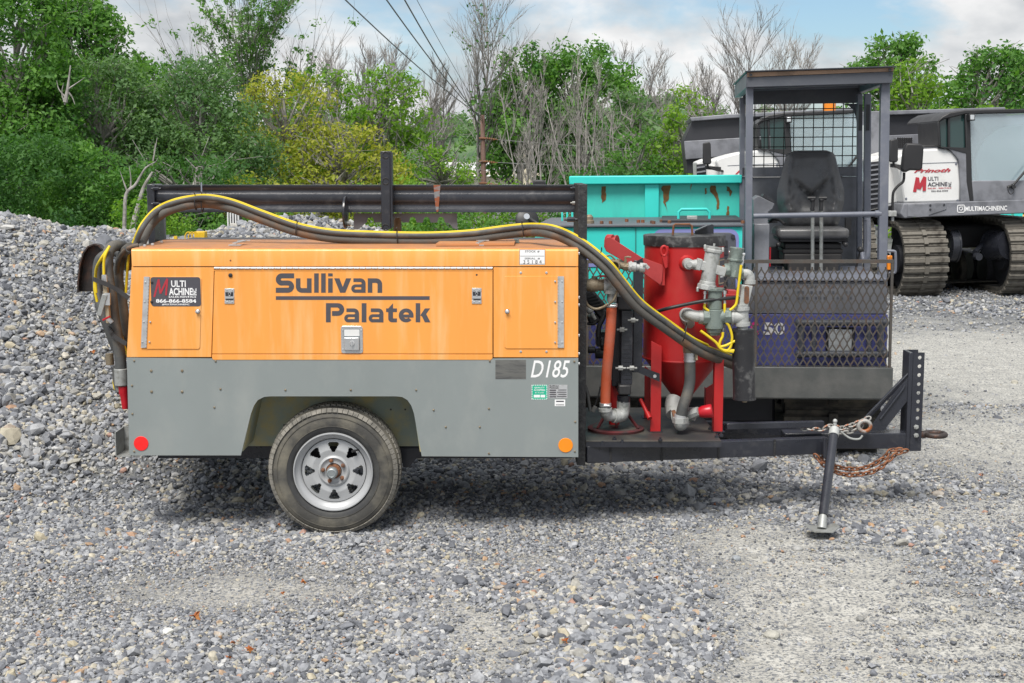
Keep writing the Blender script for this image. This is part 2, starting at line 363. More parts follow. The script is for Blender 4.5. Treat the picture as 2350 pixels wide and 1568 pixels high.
def nz(s, d=6): n = Nn('ShaderNodeTexNoise'); n.inputs['Scale'].default_value = s; n.inputs['Detail'].default_value = d; n.inputs['Roughness'].default_value = .65; Ll(tcg.outputs['Object'], n.inputs['Vector']); return n.outputs['Fac']
def ramp_(f, st): 
    r = Nn('ShaderNodeValToRGB'); e = r.color_ramp.elements
    for k, (p_, c) in enumerate(st):
        if k >= 2: e.new(p_)
        e[k].position = p_; e[k].color = (*c, 1)
    Ll(f, r.inputs[0]); return r.outputs[0]
def mixn(f, a, b, mode='MIX'):
    x = Nn('ShaderNodeMix'); x.data_type = 'RGBA'; x.blend_type = mode
    for i_, q in ((0, f), (6, a), (7, b)):
        if isinstance(q, (int, float)): x.inputs[i_].default_value = q
        elif isinstance(q, tuple): x.inputs[i_].default_value = (*q, 1)
        else: Ll(q, x.inputs[i_])
    return x.outputs[2]
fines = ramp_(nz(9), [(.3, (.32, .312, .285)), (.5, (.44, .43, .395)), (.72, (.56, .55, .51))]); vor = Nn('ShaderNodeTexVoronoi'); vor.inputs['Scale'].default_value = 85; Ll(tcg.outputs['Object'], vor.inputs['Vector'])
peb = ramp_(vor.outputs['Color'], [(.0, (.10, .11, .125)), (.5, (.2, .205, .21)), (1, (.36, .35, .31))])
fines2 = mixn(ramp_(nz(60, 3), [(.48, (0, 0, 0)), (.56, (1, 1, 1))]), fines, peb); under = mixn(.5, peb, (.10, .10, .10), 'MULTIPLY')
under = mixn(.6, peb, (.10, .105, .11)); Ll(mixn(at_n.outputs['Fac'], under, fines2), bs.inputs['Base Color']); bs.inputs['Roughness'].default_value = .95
bn = Nn('ShaderNodeBump'); bn.inputs['Strength'].default_value = .8; bn.inputs['Distance'].default_value = .012
ad = Nn('ShaderNodeMath'); ad.operation = 'ADD'; Ll(nz(70, 6), ad.inputs[0]); Ll(nz(14, 5), ad.inputs[1]); Ll(ad.outputs[0], bn.inputs['Height']); Ll(bn.outputs[0], bs.inputs['Normal'])
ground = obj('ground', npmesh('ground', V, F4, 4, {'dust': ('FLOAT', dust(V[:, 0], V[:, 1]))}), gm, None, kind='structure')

# ---- stones: points carrying size, squash and turn; geometry nodes put a crushed stone on each
def stone_mat(name, mode):
    m = bpy.data.materials.new(name); m.use_nodes = True; t = m.node_tree; b = t.nodes['Principled BSDF']; n_ = t.nodes.new; l_ = t.links.new
    oi = n_('ShaderNodeAttribute'); oi.attribute_type = 'INSTANCER'; oi.attribute_name = 'tone'
    r = n_('ShaderNodeValToRGB'); r.color_ramp.interpolation = 'LINEAR'; e = r.color_ramp.elements
    st = [(0, (.10, .106, .121)), (.2, (.175, .183, .202)), (.45, (.26, .269, .287)), (.66, (.35, .358, .372)), (.76, (.275, .27, .255)), (.83, (.37, .355, .31)), (.89, (.41, .365, .265)), (.93, (.47, .47, .465)), (.97, (.41, .395, .36)), (.988, (.38, .25, .15)), (1, (.34, .21, .17))]
    for k, (p_, c) in enumerate(st):
        if k >= 2: e.new(p_)
        e[k].position = p_; e[k].color = (*c, 1)
    l_(oi.outputs['Fac'], r.inputs[0]); tc_n = n_('ShaderNodeTexCoord'); no = n_('ShaderNodeTexNoise'); no.inputs['Scale'].default_value = 2.2; no.inputs['Detail'].default_value = 5; l_(tc_n.outputs['Object'], no.inputs['Vector'])
    mr_ = n_('ShaderNodeMapRange'); mr_.inputs[1].default_value = .3; mr_.inputs[2].default_value = .7; mr_.inputs[3].default_value = .78; mr_.inputs[4].default_value = 1.22; l_(no.outputs['Fac'], mr_.inputs[0])
    x = n_('ShaderNodeMix'); x.data_type = 'RGBA'; x.blend_type = 'MULTIPLY'; x.inputs[0].default_value = 1; l_(r.outputs[0], x.inputs[6]); l_(mr_.outputs[0], x.inputs[7]); l_(x.outputs[2], b.inputs['Base Color']); b.inputs['Roughness'].default_value = .8
    b.inputs['Specular IOR Level'].default_value = .35
    return m
SM = stone_mat('crushed_stone', 0)
def stone_nodes():
    g = bpy.data.node_groups.new('scatter_stones', 'GeometryNodeTree'); g.interface.new_socket('Geometry', in_out='INPUT', socket_type='NodeSocketGeometry'); g.interface.new_socket('Geometry', in_out='OUTPUT', socket_type='NodeSocketGeometry')
    n = g.nodes.new; l = g.links.new; gi = n('NodeGroupInput'); go = n('NodeGroupOutput'); join = n('GeometryNodeGeometryToInstance')
    rs = random.Random(3)
    for k in range(9):
        ic = n('GeometryNodeMeshIcoSphere'); ic.inputs['Radius'].default_value = .5; ic.inputs['Subdivisions'].default_value = 1 if k % 3 else 2
        sp = n('GeometryNodeSetPosition'); rv = n('FunctionNodeRandomValue'); rv.data_type = 'FLOAT_VECTOR'; a_ = .17 if k % 3 else .10; rv.inputs[0].default_value = (-a_,) * 3; rv.inputs[1].default_value = (a_,) * 3; rv.inputs['Seed'].default_value = k * 13 + 1
        l(ic.outputs['Mesh'], sp.inputs['Geometry']); l(rv.outputs[0], sp.inputs['Offset'])
        ch = n('GeometryNodeConvexHull'); l(sp.outputs[0], ch.inputs[0]); tr = n('GeometryNodeTransform'); l(ch.outputs[0], tr.inputs[0]); tr.inputs['Scale'].default_value = (rs.uniform(.9, 1.35), rs.uniform(.6, .95), rs.uniform(.42, .75))
        sm = n('GeometryNodeSetMaterial'); sm.inputs['Material'].default_value = SM; l(tr.outputs[0], sm.inputs[0]); ss = n('GeometryNodeSetShadeSmooth'); ss.inputs['Shade Smooth'].default_value = False; l(sm.outputs[0], ss.inputs[0]); l(ss.outputs[0], join.inputs[0])
    ip = n('GeometryNodeInstanceOnPoints'); l(gi.outputs[0], ip.inputs['Points']); l(join.outputs[0], ip.inputs['Instance']); ip.inputs['Pick Instance'].default_value = True
    def na(nm, tp): q = n('GeometryNodeInputNamedAttribute'); q.data_type = tp; q.inputs[0].default_value = nm; return q.outputs[0]
    l(na('pick', 'INT'), ip.inputs['Instance Index']); l(na('size', 'FLOAT'), ip.inputs['Scale']); l(na('turn', 'FLOAT_VECTOR'), ip.inputs['Rotation'])
    l(ip.outputs[0], go.inputs[0]); return g
SG = stone_nodes()
def scatter(name, P, size, seed, lab, cat='gravel', tilt=.45):
    r = np.random.default_rng(seed); n = len(P); tone = r.random(n) ** (1.0 if cat == 'gravel pile' else 1.22)
    turn = np.stack([r.normal(0, tilt, n), r.normal(0, tilt, n), r.uniform(0, 6.28, n)], 1)
    me = npmesh(name, P, [], 3, {'size': ('FLOAT', size), 'pick': ('INT', r.integers(0, 9, n)), 'turn': ('FLOAT_VECTOR', turn), 'tone': ('FLOAT', tone)})
    o = bpy.data.objects.new(name, me); COL.objects.link(o); md = o.modifiers.new('stones', 'NODES'); md.node_group = SG; o['kind'] = 'stuff'; o['label'] = lab; o['category'] = cat; return o
def inview(x, y, mar=60):
    # keep stones the camera or a small step aside may see
    d = y + 7.0; px = 1175 + x / d * 3115; return (px > -560) & (px < 2950)
def field(n, y0, y1, xr, seed):
    r = np.random.default_rng(seed); x = r.uniform(*xr, n); y = r.uniform(y0, y1, n); k = inview(x, y); return x[k], y[k], r
pts = []; szs = []
for n, y0, y1, xr_, s_, mean in ((230000, -2.75, .6, (-3.7, 3.7), 1, .0165), (125000, .6, 4.0, (-5.75, 5.75), 2, .022), (150000, 4.0, 15.5, (-10.6, 11.0), 3, .036)):
    x, y, r = field(n, y0, y1, xr_, s_); dd = dust(x, y); patch = .5 + .5 * np.tanh(wob(x, y, 1.8, 5, 2) * .9)
    sz = mean * np.exp(r.normal(0, .36, len(x))) * (.72 + .55 * patch) 
    hgt = height(x, y); pile = smooth(.12, .5, hgt); sz = sz * (1 + .52 * pile)
    win = np.exp(-(((x - .28) - (y + 1.9) * .20) / .24) ** 2) * smooth(.1, -.8, y); sz = sz * (1 + .3 * win)
    rt = smooth(1.5, 2.0, x) * smooth(-1.3, -.5, y) * smooth(1.6, .6, y); sz = sz * (1 + .15 * rt)
    keep = r.random(len(x)) > dd * .88 + .1 * rut(x, y); sz = np.where(dd > .3, sz * (1 - .5 * dd) * (1 + .9 * (r.random(len(x)) > .965)), sz)
    keep &= ~((y > 4) & (x > 1.0) & (r.random(len(x)) < .45))
    sz = np.where((y > 4) & (x > 1), sz * .8, sz)
    x, y, sz = x[keep], y[keep], sz[keep]; z = height(x, y) + sz * r.uniform(-.08, .36, len(x)); z = z - dust(x, y) * sz * .15
    pts.append(np.stack([x, y, z], 1)); szs.append(sz)
P_ = np.concatenate(pts); Z_ = np.concatenate(szs)
# three bodies of stone: yard gravel, main pile, far piles
hh_ = height(P_[:, 0], P_[:, 1]); onp = (hh_ > .13) & (P_[:, 1] < 7)  & (P_[:, 0] < -1.2); farp = (hh_ > .13) & ~onp
yard = ~onp & ~farp
scatter('gravel', P_[yard], Z_[yard], 21, 'loose crushed grey and tan stone covering the yard floor')
scatter('gravel_pile', P_[onp], Z_[onp], 22, 'large heap of crushed stone rising at the left behind the trailer', 'gravel pile', .7)
scatter('gravel_pile', P_[farp], Z_[farp], 23, 'lower far heaps of crushed stone seen under the black beam', 'gravel pile', .7)
# grit: small chips on the bare fines
r = np.random.default_rng(9); x = r.uniform(-1.2, 3.2, 95000); y = r.uniform(-2.5, 1.5, 95000); k = (dust(x, y) > .25) & inview(x, y); x, y = x[k], y[k]
rid = .5 + .5 * np.sin(y * 34 + wob(x, y, 3, 4, 1) * 1.2); k = r.random(len(x)) < (.25 + .75 * (rid > .6) * (x > 1.5)) * (1 - .8 * rut(x, y)); x, y = x[k], y[k]
sz = .0075 * np.exp(r.normal(0, .5, len(x))); scatter('grit', np.stack([x, y, height(x, y) + sz * .2], 1), sz, 31, 'fine stone chips strewn over the pale bare fines of the yard', 'grit')
# single bigger rocks standing out
def rock(px, py, s, lab, tone=(.3, .3, .29)):
    q = onground(px, py); m = MB(); r2 = random.Random(int(px)); ico = bpy.data.meshes.new('i'); import bmesh; bm = bmesh.new(); bmesh.ops.create_icosphere(bm, subdivisions=2, radius=.5)
    ph = r2.uniform(0, 9)
    for v in bm.verts: v.co *= 1 + .28 * noise.noise(v.co * 2.1 + Vector((ph, 0, 0))); v.co.z *= .62; v.co.x *= 1.1
    bmesh.ops.convex_hull(bm, input=bm.verts); 
    for v in bm.verts: v.co = v.co * s
    bm.to_mesh(ico); bm.free(); o = obj('rock', ico, None, None); tag(o, lab, 'rock'); o.location = (q.x, q.y, height(np.array([q.x]), np.array([q.y]))[0] + s * .18); o.rotation_euler = (0, 0, r2.uniform(0, 6))
    mt_ = pm('rock_' + str(int(px)), tone, .85, var=.2, vsc=30, bump=.4, bsc=60); ico.materials.append(mt_)
for a in ((1771, 1450, .062, 'pale pointed rock lying alone on the bare fines, right of centre foreground', (.36, .35, .31)), (1830, 1260, .05, 'flat pale rock just left of the jack foot', (.33, .33, .32)), (1690, 1284, .05, 'bluish flat rock on the fines between pot and jack', (.27, .29, .31)),
          (2010, 1160, .045, 'pale tan rock in the gravel below the rusty chain', (.42, .4, .35)), (1560, 1390, .06, 'large angular grey rock in the stone ridge, upper of two', (.3, .31, .32)), (1290, 1490, .055, 'angular blue-grey rock near the lower middle of the yard', (.2, .22, .25)),
          (1975, 1410, .035, 'small dark rock on the pale fines below the jack', (.22, .22, .21)), (385, 1452, .05, 'white oblong pebble lying left of the big dry leaf', (.6, .6, .56)), (2150, 1250, .045, 'pale rock at the edge of the coarse gravel at right', (.4, .4, .37))): rock(*a)
# fallen leaves
def fallen(px, py, s, lab, rot, shape=0):
    q = onground(px, py); z = height(np.array([q.x]), np.array([q.y]))[0]; m = MB(); r2 = random.Random(int(px * 3 + py)); pts_ = []
    n = 15
    for k in range(n):
        a = 2 * pi * k / n; rr = s * (.5 + .5 * abs(cos(2.5 * a / 2 + .3))) * (.8 + .4 * r2.random()) * (.62 if k % 2 else 1); pts_.append(Vector((cos(a) * rr, sin(a) * rr * .8, s * .35 * sin(a * 2 + rot) + r2.uniform(0, .25) * s)))
    vs = [Vector((0, 0, -.05 * s))] + pts_; vs = [v + Vector((0, 0, 0)) for v in vs]; fs = [(0, k + 1, (k + 1) % n + 1) for k in range(n)]; m.add(vs, fs); m.tube([(0, 0, 0), (-s * .7, -s * .3, s * .2), (-s * 1.2, -s * .5, s * .25)], s * .03, 4)
    o = obj('fallen_leaf', m, M['dry_leaf'], None, 0); o.location = (q.x, q.y, z + .025 + s * .1); o.rotation_euler = (.5 + r2.uniform(-.2, .2), r2.uniform(-.2, .2), rot); tag(o, lab, 'leaf', 'dry fallen leaves on the gravel')
for k, a in enumerate(((447, 1425, .034, 'largest curled rust-brown leaf, lower left foreground', 1.2), (696, 1348, .026, 'mottled brown leaf below the wheel to its left', 2), (222, 1060, .024, 'orange-brown leaf near the rear bracket of the trailer', .4), (134, 1050, .02, 'dark brown leaf left of the one by the rear bracket', 2.2),
        (1297, 1500, .022, 'orange leaf at the lower middle of the yard', 1), (535, 1487, .018, 'small upright orange leaf right of the largest leaf', 2.4), (572, 1502, .024, 'pale tan curled leaf at lower left', .2), (525, 1522, .016, 'small brown leaf near the bottom edge at left', 3),
        (640, 1212, .016, 'bright orange leaf fragment beside the tyre', 1.6), (1235, 1325, .014, 'orange fragment in the middle of the yard', .3), (1505, 1350, .018, 'pinkish brown leaf on the stone ridge', .9), (1640, 1165, .014, 'small orange leaf fragment below the deck', 1.3),
        (2252, 1098, .018, 'small brown leaf among the gravel at the right', 2.8), (648, 1372, .014, 'tiny orange leaf left of the mottled one', .5), (115, 1345, .017, 'small rusty leaf at far left', 2.1))): fallen(*a)
# ================================================================== the compressor trailer
def rect(x0, y0, x1, y1, Y=0, Mx=None, r=0, n=4):
    """rectangle of pixels on the plane Y as an (x,z) polygon, corners rounded by r metres"""
    a = at(x0, y0, Y, Mx); b = at(x1, y1, Y, Mx)
    c = at(x0, y1, Y, Mx); d = at(x1, y0, Y, Mx)
    xl, xr, zt, zb = (a.x + c.x) / 2, (b.x + d.x) / 2, (a.z + d.z) / 2, (b.z + c.z) / 2
    return rrect(xl, zb, xr, zt, r, n)
def rrect(xl, zb, xr, zt, r=0, n=4):
    if not r: return [(xl, zb), (xr, zb), (xr, zt), (xl, zt)]
    out = []
    for cx_, cz_, a0 in ((xr - r, zb + r, -90), (xr - r, zt - r, 0), (xl + r, zt - r, 90), (xl + r, zb + r, 180)):
        for i in range(n + 1):
            a = R(a0 + 90 * i / n); out.append((cx_ + r * cos(a), cz_ + r * sin(a)))
    return out
def P2(pts, Y, Mx=None): return [(lambda v: (v.x, v.z))(at(x, y, Y, Mx)) for x, y in pts]
def screw(name, px, py, Y, parent, mat, r=.0065, t=.004, Mx=None, n=6, lens=False):
    c = at(px, py, Y, Mx); mb = MB()
    mb.lathe([(r, 0), (r * .95, t * .7), (r * .5, t)], c, (0, -1, 0), n)
    return obj(name, mb, mat, parent, 30)

T = thing('compressor_trailer', 'towable orange and grey air compressor trailer with black tongue and one visible wheel', 'trailer', (-.8, .6, 0))
BW = 1.36                                     # width of the body
# --- enclosure, upper half
core = MB(); core.prism(P2([(304, 574), (1326, 574), (1326, 1040), (302, 1040), (294, 820)], .02), .02, BW - .02)
# wheel arch cut: build the core in two blocks plus a top block
core = MB()
core.prism(P2([(306, 576), (1324, 576), (1324, 905), (296, 905), (294, 820)], .02), .024, BW - .03)
core.prism(P2([(300, 905), (549, 905), (549, 1040), (303, 1040)], .02), .024, BW - .03)
core.prism(P2([(972, 905), (1324, 905), (1324, 1040), (972, 1040)], .02), .024, BW - .03)
obj('enclosure_frame', core, M['carrier_dark'], T)
xl = at(303, 572, 0).x; xr = at(1327, 572, 0).x; zt = at(800, 571, 0).z
xlb = at(290.5, 820, 0).x; zm = at(800, 820, 0).z; zb0 = at(800, 1046, 0).z
hd = MB()                                     # header band bends over into the roof
zh = at(800, 612, 0).z
prof = [(.0, zh + .0015), (.0, zt - .014), (.004, zt - .005), (.014, zt - .0), (.014, zt - .012), (.010, zh + .0015)]
hd.prismx([(y, z) for y, z in prof], xl - .004, xr)
obj('header_panel', hd, M['orange_paint'], T, 50)
rf = MB()
rf.add([(xl - .002, .012, zt), (xr, .012, zt), (xr - .002, .70, zt + .012), (xl, .70, zt + .012), (xr, BW, zt - .16), (xl, BW, zt - .16)],
       [(0, 1, 2, 3), (3, 2, 4, 5)])
rf.add([(xl - .002, .012, zt - .02), (xl, .70, zt - .01), (xl, BW, zt - .18), (xr, BW, zt - .18), (xr, .70, zt - .01), (xr, .012, zt - .02)], [(0, 1, 4, 5), (1, 2, 3, 4)])
obj('roof_panel', rf, M['orange_top'], T, 20)
# end walls and back
ew = MB()
for x0, x1, xb in ((xl, xl + .01, xlb), (xr - .01, xr, xr - .01)):
    dx = xb - x0 if x0 < 0 else 0
    vs = [(x0 + dx, .012, zm), (x0 + dx, BW, zm), (x0, BW, zt - .16), (x0, .7, zt + .008), (x0, .012, zt - .002)]
    n_ = len(ew.v); ew.add(vs + [(v[0] + .01, v[1], v[2]) for v in vs], [(0, 4, 3, 2, 1), (5, 6, 7, 8, 9)] + [(i, (i+1) % 5, (i+1) % 5 + 5, i + 5) for i in range(5)])
ew.box((xl, BW - .01, zm), (xr, BW, zt - .165))
obj('end_panel', ew, M['orange_paint'], T)
# front panels
lp = MB(); lp.prism(P2([(302, 614), (491, 614), (485, 820), (290.5, 820)], 0), 0, .012)
obj('left_panel', lp, M['orange_paint'], T, bevel=.0015)
dr = MB(); dr.prism(P2([(493, 613), (1130.5, 613), (1130.5, 812), (487, 812)], 0), -.003, .012)
door = obj('main_door', dr, M['orange_paint'], T, bevel=.0015)
dl = MB(); dl.prism(P2([(487, 813.5), (1130.5, 813.5), (1130.5, 822), (1127, 826), (490, 826), (487, 822)], 0), -.006, .012)
obj('door_lip', dl, M['orange_paint'], door, bevel=.0015)
rp = MB(); rp.prism(P2([(1132.5, 614), (1327, 614), (1327, 820.5), (1132.5, 820.5)], 0), 0, .012)
obj('right_panel', rp, M['orange_paint'], T, bevel=.0015)
# header seams pins
for x in (529, 1180): screw('rust_spot', x, 598 if x == 529 else 598, -.0005, T, M['rusty'], .005, .001) if x == 529 else None
# access doors
def access(poly, hx0, hx1, hy0, hy1, tilt, screws, knob):
    a = MB(); a.prism(P2(poly, 0), -.004, -.0002); d = obj('access_door', a, M['orange_paint'], T, bevel=.001)
    h = MB(); h.prism(P2([(hx0[0], hy0), (hx1[0], hy0), (hx1[1], hy1), (hx0[1], hy1)], 0), -.007, -.0045)
    hg = obj('hinge_leaf', h, M['alu'], d)
    k = MB(); xa = hx1 if tilt else hx0
    p = at(xa[0], hy0, -.006); q = at(xa[1], hy1, -.006)
    nseg = 22
    for i in range(nseg):
        k.cyl(p.lerp(q, (i + .06) / nseg), p.lerp(q, (i + .94) / nseg), .0042, n=8)
    obj('hinge_knuckles', k, M['alu'], hg)
    for x, y in screws: screw('screw', x, y, -.0062, d, M['chrome'], .0055)
    kp = at(*knob, -.004); m = MB(); m.lathe([(.011, 0), (.011, .003), (.007, .005), (.006, .012), (.003, .014)], kp, (0, -1, 0), 12)
    m.box((kp.x - .010, kp.y - .018, kp.z - .003), (kp.x + .010, kp.y - .011, kp.z + .003)); obj('quarter_turn_knob', m, M['chrome'], d)
    r = MB(); r.lathe([(.013, 0), (.013, .0008)], kp, (0, -1, 0), 12); obj('rust_ring', r, M['rusty'], d)
    return d
ad1 = access([(343, 635), (459, 635), (463, 640), (459, 797), (456, 801), (337, 801)], (331, 324), (342, 335), 635, 798, 1,
             [(334, 648), (332, 693), (330, 739), (327, 785), (345, 739), (343, 785)], (454, 715))
ad2 = access([(1158, 634), (1280, 634), (1280, 800), (1162, 800), (1158, 796)], (1281.5, 1281.5), (1294, 1294), 634, 798, 0,
             [(1290, 646), (1290, 693), (1290, 740), (1290, 786), (1274, 646), (1274, 693), (1274, 740), (1274, 786)], (1164, 715))
for x, y in ((1195, 626), (1254, 626), (1195, 807), (1254, 807)): screw('panel_screw', x, y, 0, T, M['chrome'], .007)
# main hinge along the door top
ph = MB(); p = at(491, 615.5, -.004); q = at(1131, 615.5, -.004)
for i in range(46): ph.cyl(p.lerp(q, (i + .05) / 46), p.lerp(q, (i + .95) / 46), .0062, n=8)
obj('piano_hinge', ph, M['alu'], door)
sl = MB(); sl.prism(P2([(491, 619.5), (1131, 619.5), (1131, 621.5), (491, 621.5)], 0), -.0045, -.0028); obj('hinge_strip', sl, M['orange_paint'], door)  # thin raised strip below the hinge, same orange as the door
# latches
def latch(x0, x1, y0, y1):
    a = MB(); a.prism(rect(x0, y0, x1, y0 + 8, 0), -.007, -.003); a.prism(rect(x0, y1 - 8, x1, y1, 0), -.007, -.003)
    a.prism(rect(x0, y0 + 8.2, x1, y1 - 8.2, 0), -.005, -.003)
    l = obj('toggle_latch', a, M['chrome'], door, bevel=.0008)
    d = MB(); d.prism(rect(x0 + 2, y0 + 9, x1 - 2, y1 - 9, 0), -.006, -.005); obj('latch_recess', d, M['carrier_dark'], l)
    b = MB(); b.prism(rect(x0 + 1, y0 + 18, x1 - 1, y1 - 12, 0, r=.004), -.014, -.006)
    c = at((x0 + x1) / 2, (y0 + y1) / 2 - 2, -.012); b.cyl((c.x, -.006, c.z + .008), (c.x, -.016, c.z + .008), .007); b.box((c.x - .004, -.016, c.z - .006), (c.x + .004, -.006, c.z + .012))
    obj('latch_hook', b, M['chrome'], l)
    for x in (x0 + 5, x1 - 5):
        for y in (y0 + 4, y1 - 4): screw('screw', x, y, -.007, l, M['alu'], .0045, .003)
latch(516, 538, 662, 697); latch(1083, 1105, 661, 697)
screw('door_plug', 529, 632, -.003, door, M['black_plastic'], .011, .007, n=14)
screw('plug_hole', 1094, 631, -.003, door, M['carrier_dark'], .005, .001, n=12)
# paddle handle
ha = MB(); ha.prism(rect(783, 748, 833, 811, 0, r=.012), -.008, -.003); hb = obj('paddle_handle', ha, M['chrome'], door, bevel=.002)
hc = MB(); hc.prism(rect(789.5, 754, 826.5, 804, 0, r=.004), -.0095, -.008); obj('handle_recess', hc, M['hub_grey'], hb)
hc = MB(); hc.prism(rect(791, 774, 825, 803, 0, r=.003), -.020, -.0095); obj('paddle', hc, M['chrome'], hb, bevel=.002)
hc = MB(); c = at(808, 788, -.02); hc.lathe([(.013, 0), (.013, .004), (.011, .006)], c, (0, -1, 0), 20); hc.box((c.x - .003, -.031, c.z - .014), (c.x + .003, -.0262, c.z + .014)); obj('keyhole', hc, M['alu'], hb)
hc = MB(); hc.prism(rect(790.5, 756, 825.5, 771, 0, r=.003), -.0105, -.0095); obj('handle_lip', hc, M['white_paint'], hb)
for x in (787, 829):
    for y in (758, 802): screw('screw', x, y, -.008, hb, M['alu'], .004, .003)

# --- lettering
TY = -.0036
def stroke_letters(parts, name, parent, mat, Y, t=.0006):
    mb = MB()
    for k_, poly in enumerate(parts): mb.prism(P2(poly, Y), Y - .00012 * (k_ % 7), Y + t)
    return obj(name, mb, mat, parent, 0)
lt_ = []
def arc(cx_, cy_, ro, ri, a0, a1, n=10, sx=1):
    """quads of an arc band, pixel space, angles clockwise from +x"""
    out = []
    for i in range(n):
        a = R(a0 + (a1 - a0) * i / n); b = R(a0 + (a1 - a0) * (i + 1) / n)
        out.append([(cx_ + ro * cos(a) * sx, cy_ + ro * sin(a)), (cx_ + ro * cos(b) * sx, cy_ + ro * sin(b)), (cx_ + ri * cos(b) * sx, cy_ + ri * sin(b)), (cx_ + ri * cos(a) * sx, cy_ + ri * sin(a))])
    return out
def RC(x0, y0, x1, y1): return [[(x0, y0), (x1, y0), (x1, y1), (x0, y1)]]
def Sx(x, y0, y1, w_=42):
    h = y1 - y0; k = 11.5; r = h / 4 + k / 4
    t = []
    t += RC(x + r, y0, x + w_, y0 + k) + arc(x + r, y0 + r, r, r - k, 180, 270)
    m_ = y0 + 2 * r - k
    t += arc(x + r, y0 + r, r, r - k, 90, 180) + RC(x + r, m_, x + w_ - r, m_ + k)
    t += arc(x + w_ - r, y1 - r, r, r - k, -90, 90) + RC(x, y1 - k, x + w_ - r, y1)
    return t
def ux(x, y0, y1, w_=34):
    k = 10.5; r = 14
    return RC(x, y0, x + k, y1 - r) + arc(x + r, y1 - r, r, r - k, 90, 180) + RC(x + r, y1 - k, x + w_ - k, y1) + RC(x + w_ - k, y0, x + w_, y1)
def vx(x, y0, y1, w_=38):
    k = 12; m_ = x + w_ / 2
    return [[(x, y0), (x + k, y0), (m_ + 5, y1), (m_ - 6, y1)], [(x + w_ - k, y0), (x + w_, y0), (m_ + 6, y1), (m_ - 5, y1)]]
def ax(x, y0, y1, w_=35):
    k = 10; r = 12; h = y1 - y0; t = []
    t += RC(x + 5, y0, x + w_ - r, y0 + 8.5) + arc(x + w_ - r, y0 + r, r, r - 8.5 if r > 8.5 else 1, -90, 0) + RC(x + w_ - k, y0 + r, x + w_, y1)
    ym = y0 + h * .42; rr = (y1 - ym) / 2
    t += arc(x + rr, ym + rr, rr, rr - 7.5, 90, 270) + RC(x + rr, ym, x + w_ - k, ym + 6.5) + RC(x + rr, y1 - 7.5, x + w_ - k, y1)
    return t
def nx(x, y0, y1, w_=34):
    k = 10.5; r = 14
    return RC(x, y0, x + k, y1) + RC(x + k, y0, x + w_ - r, y0 + k) + arc(x + w_ - r, y0 + r, r, r - k, -90, 0) + RC(x + w_ - k, y0 + r, x + w_, y1)
def Px(x, y0, y1, w_=40):
    k = 11; h = (y1 - y0) * .66; r = h / 2
    return RC(x, y0, x + k, y1) + RC(x + k, y0, x + w_ - r, y0 + k - 1) + arc(x + w_ - r, y0 + r, r, r - k, -90, 90) + RC(x + k + 3, y0 + h - k, x + w_ - r, y0 + h)
def tx(x, y0, yx, y1, w_=25):
    k = 11
    return [[(x + 5, yx), (x + 16, y0), (x + 16, yx)]] + RC(x, yx, x + w_, yx + 8.5) + RC(x + 5, yx, x + 5 + k, y1 - 8) + arc(x + 14, y1 - 9, 9, 1, 90, 180, 4) + RC(x + 14, y1 - 9, x + w_, y1)
def ex(x, y0, y1, w_=36):
    h = y1 - y0; rx = w_ / 2; cy_ = (y0 + y1) / 2; t = []
    n = 18
    for i in range(n):
        a = R(42 + 318 * i / n); b = R(42 + 318 * (i + 1) / n)
        ro = (rx, h / 2); ri = (rx - 10, h / 2 - 8.5)
        t.append([(x + rx + ro[0]*cos(a), cy_ + ro[1]*sin(a)), (x + rx + ro[0]*cos(b), cy_ + ro[1]*sin(b)), (x + rx + ri[0]*cos(b), cy_ + ri[1]*sin(b)), (x + rx + ri[0]*cos(a), cy_ + ri[1]*sin(a))])
    t += RC(x + 9, cy_ - 2, x + w_, cy_ + 5)
    return t
def kx(x, y0, yx, y1, w_=35):
    k = 10.5; ym = (yx + y1) / 2 + 1
    return RC(x, y0, x + k, y1) + [[(x + k, ym - 1), (x + w_ - 12, yx), (x + w_, yx), (x + k + 8, ym + 4)], [(x + k + 2, ym - 3), (x + k + 12, ym - 7), (x + w_ + 1, y1), (x + w_ - 12, y1)]]
top, xh, bl = 627.5, 639, 672
sul = [Sx(633, top, bl), ux(679, xh, bl, 36), RC(721, top, 731.5, bl), RC(737, top, 747.5, bl), RC(753, xh, 763.5, bl) + RC(753, top, 763.5, 634.5),
       vx(767, xh, bl, 39), ax(806, xh, bl, 33), nx(844, xh, bl, 33)]
for ltr in sul: stroke_letters(ltr, 'letter', door, M['slate_print'], TY)
stroke_letters(RC(633, 680, 986, 688.5), 'underline', door, M['slate_print'], TY)
top, xh, bl = 696, 708, 740
pal = [Px(748, top, bl, 42), ax(790, xh, bl, 34), RC(830, top, 841, bl), ax(846, xh, bl, 34), tx(886, top, xh, bl, 25), ex(915, xh, bl, 34), kx(954, top, xh, bl, 33)]
for ltr in pal: stroke_letters(ltr, 'letter', door, M['slate_print'], TY)

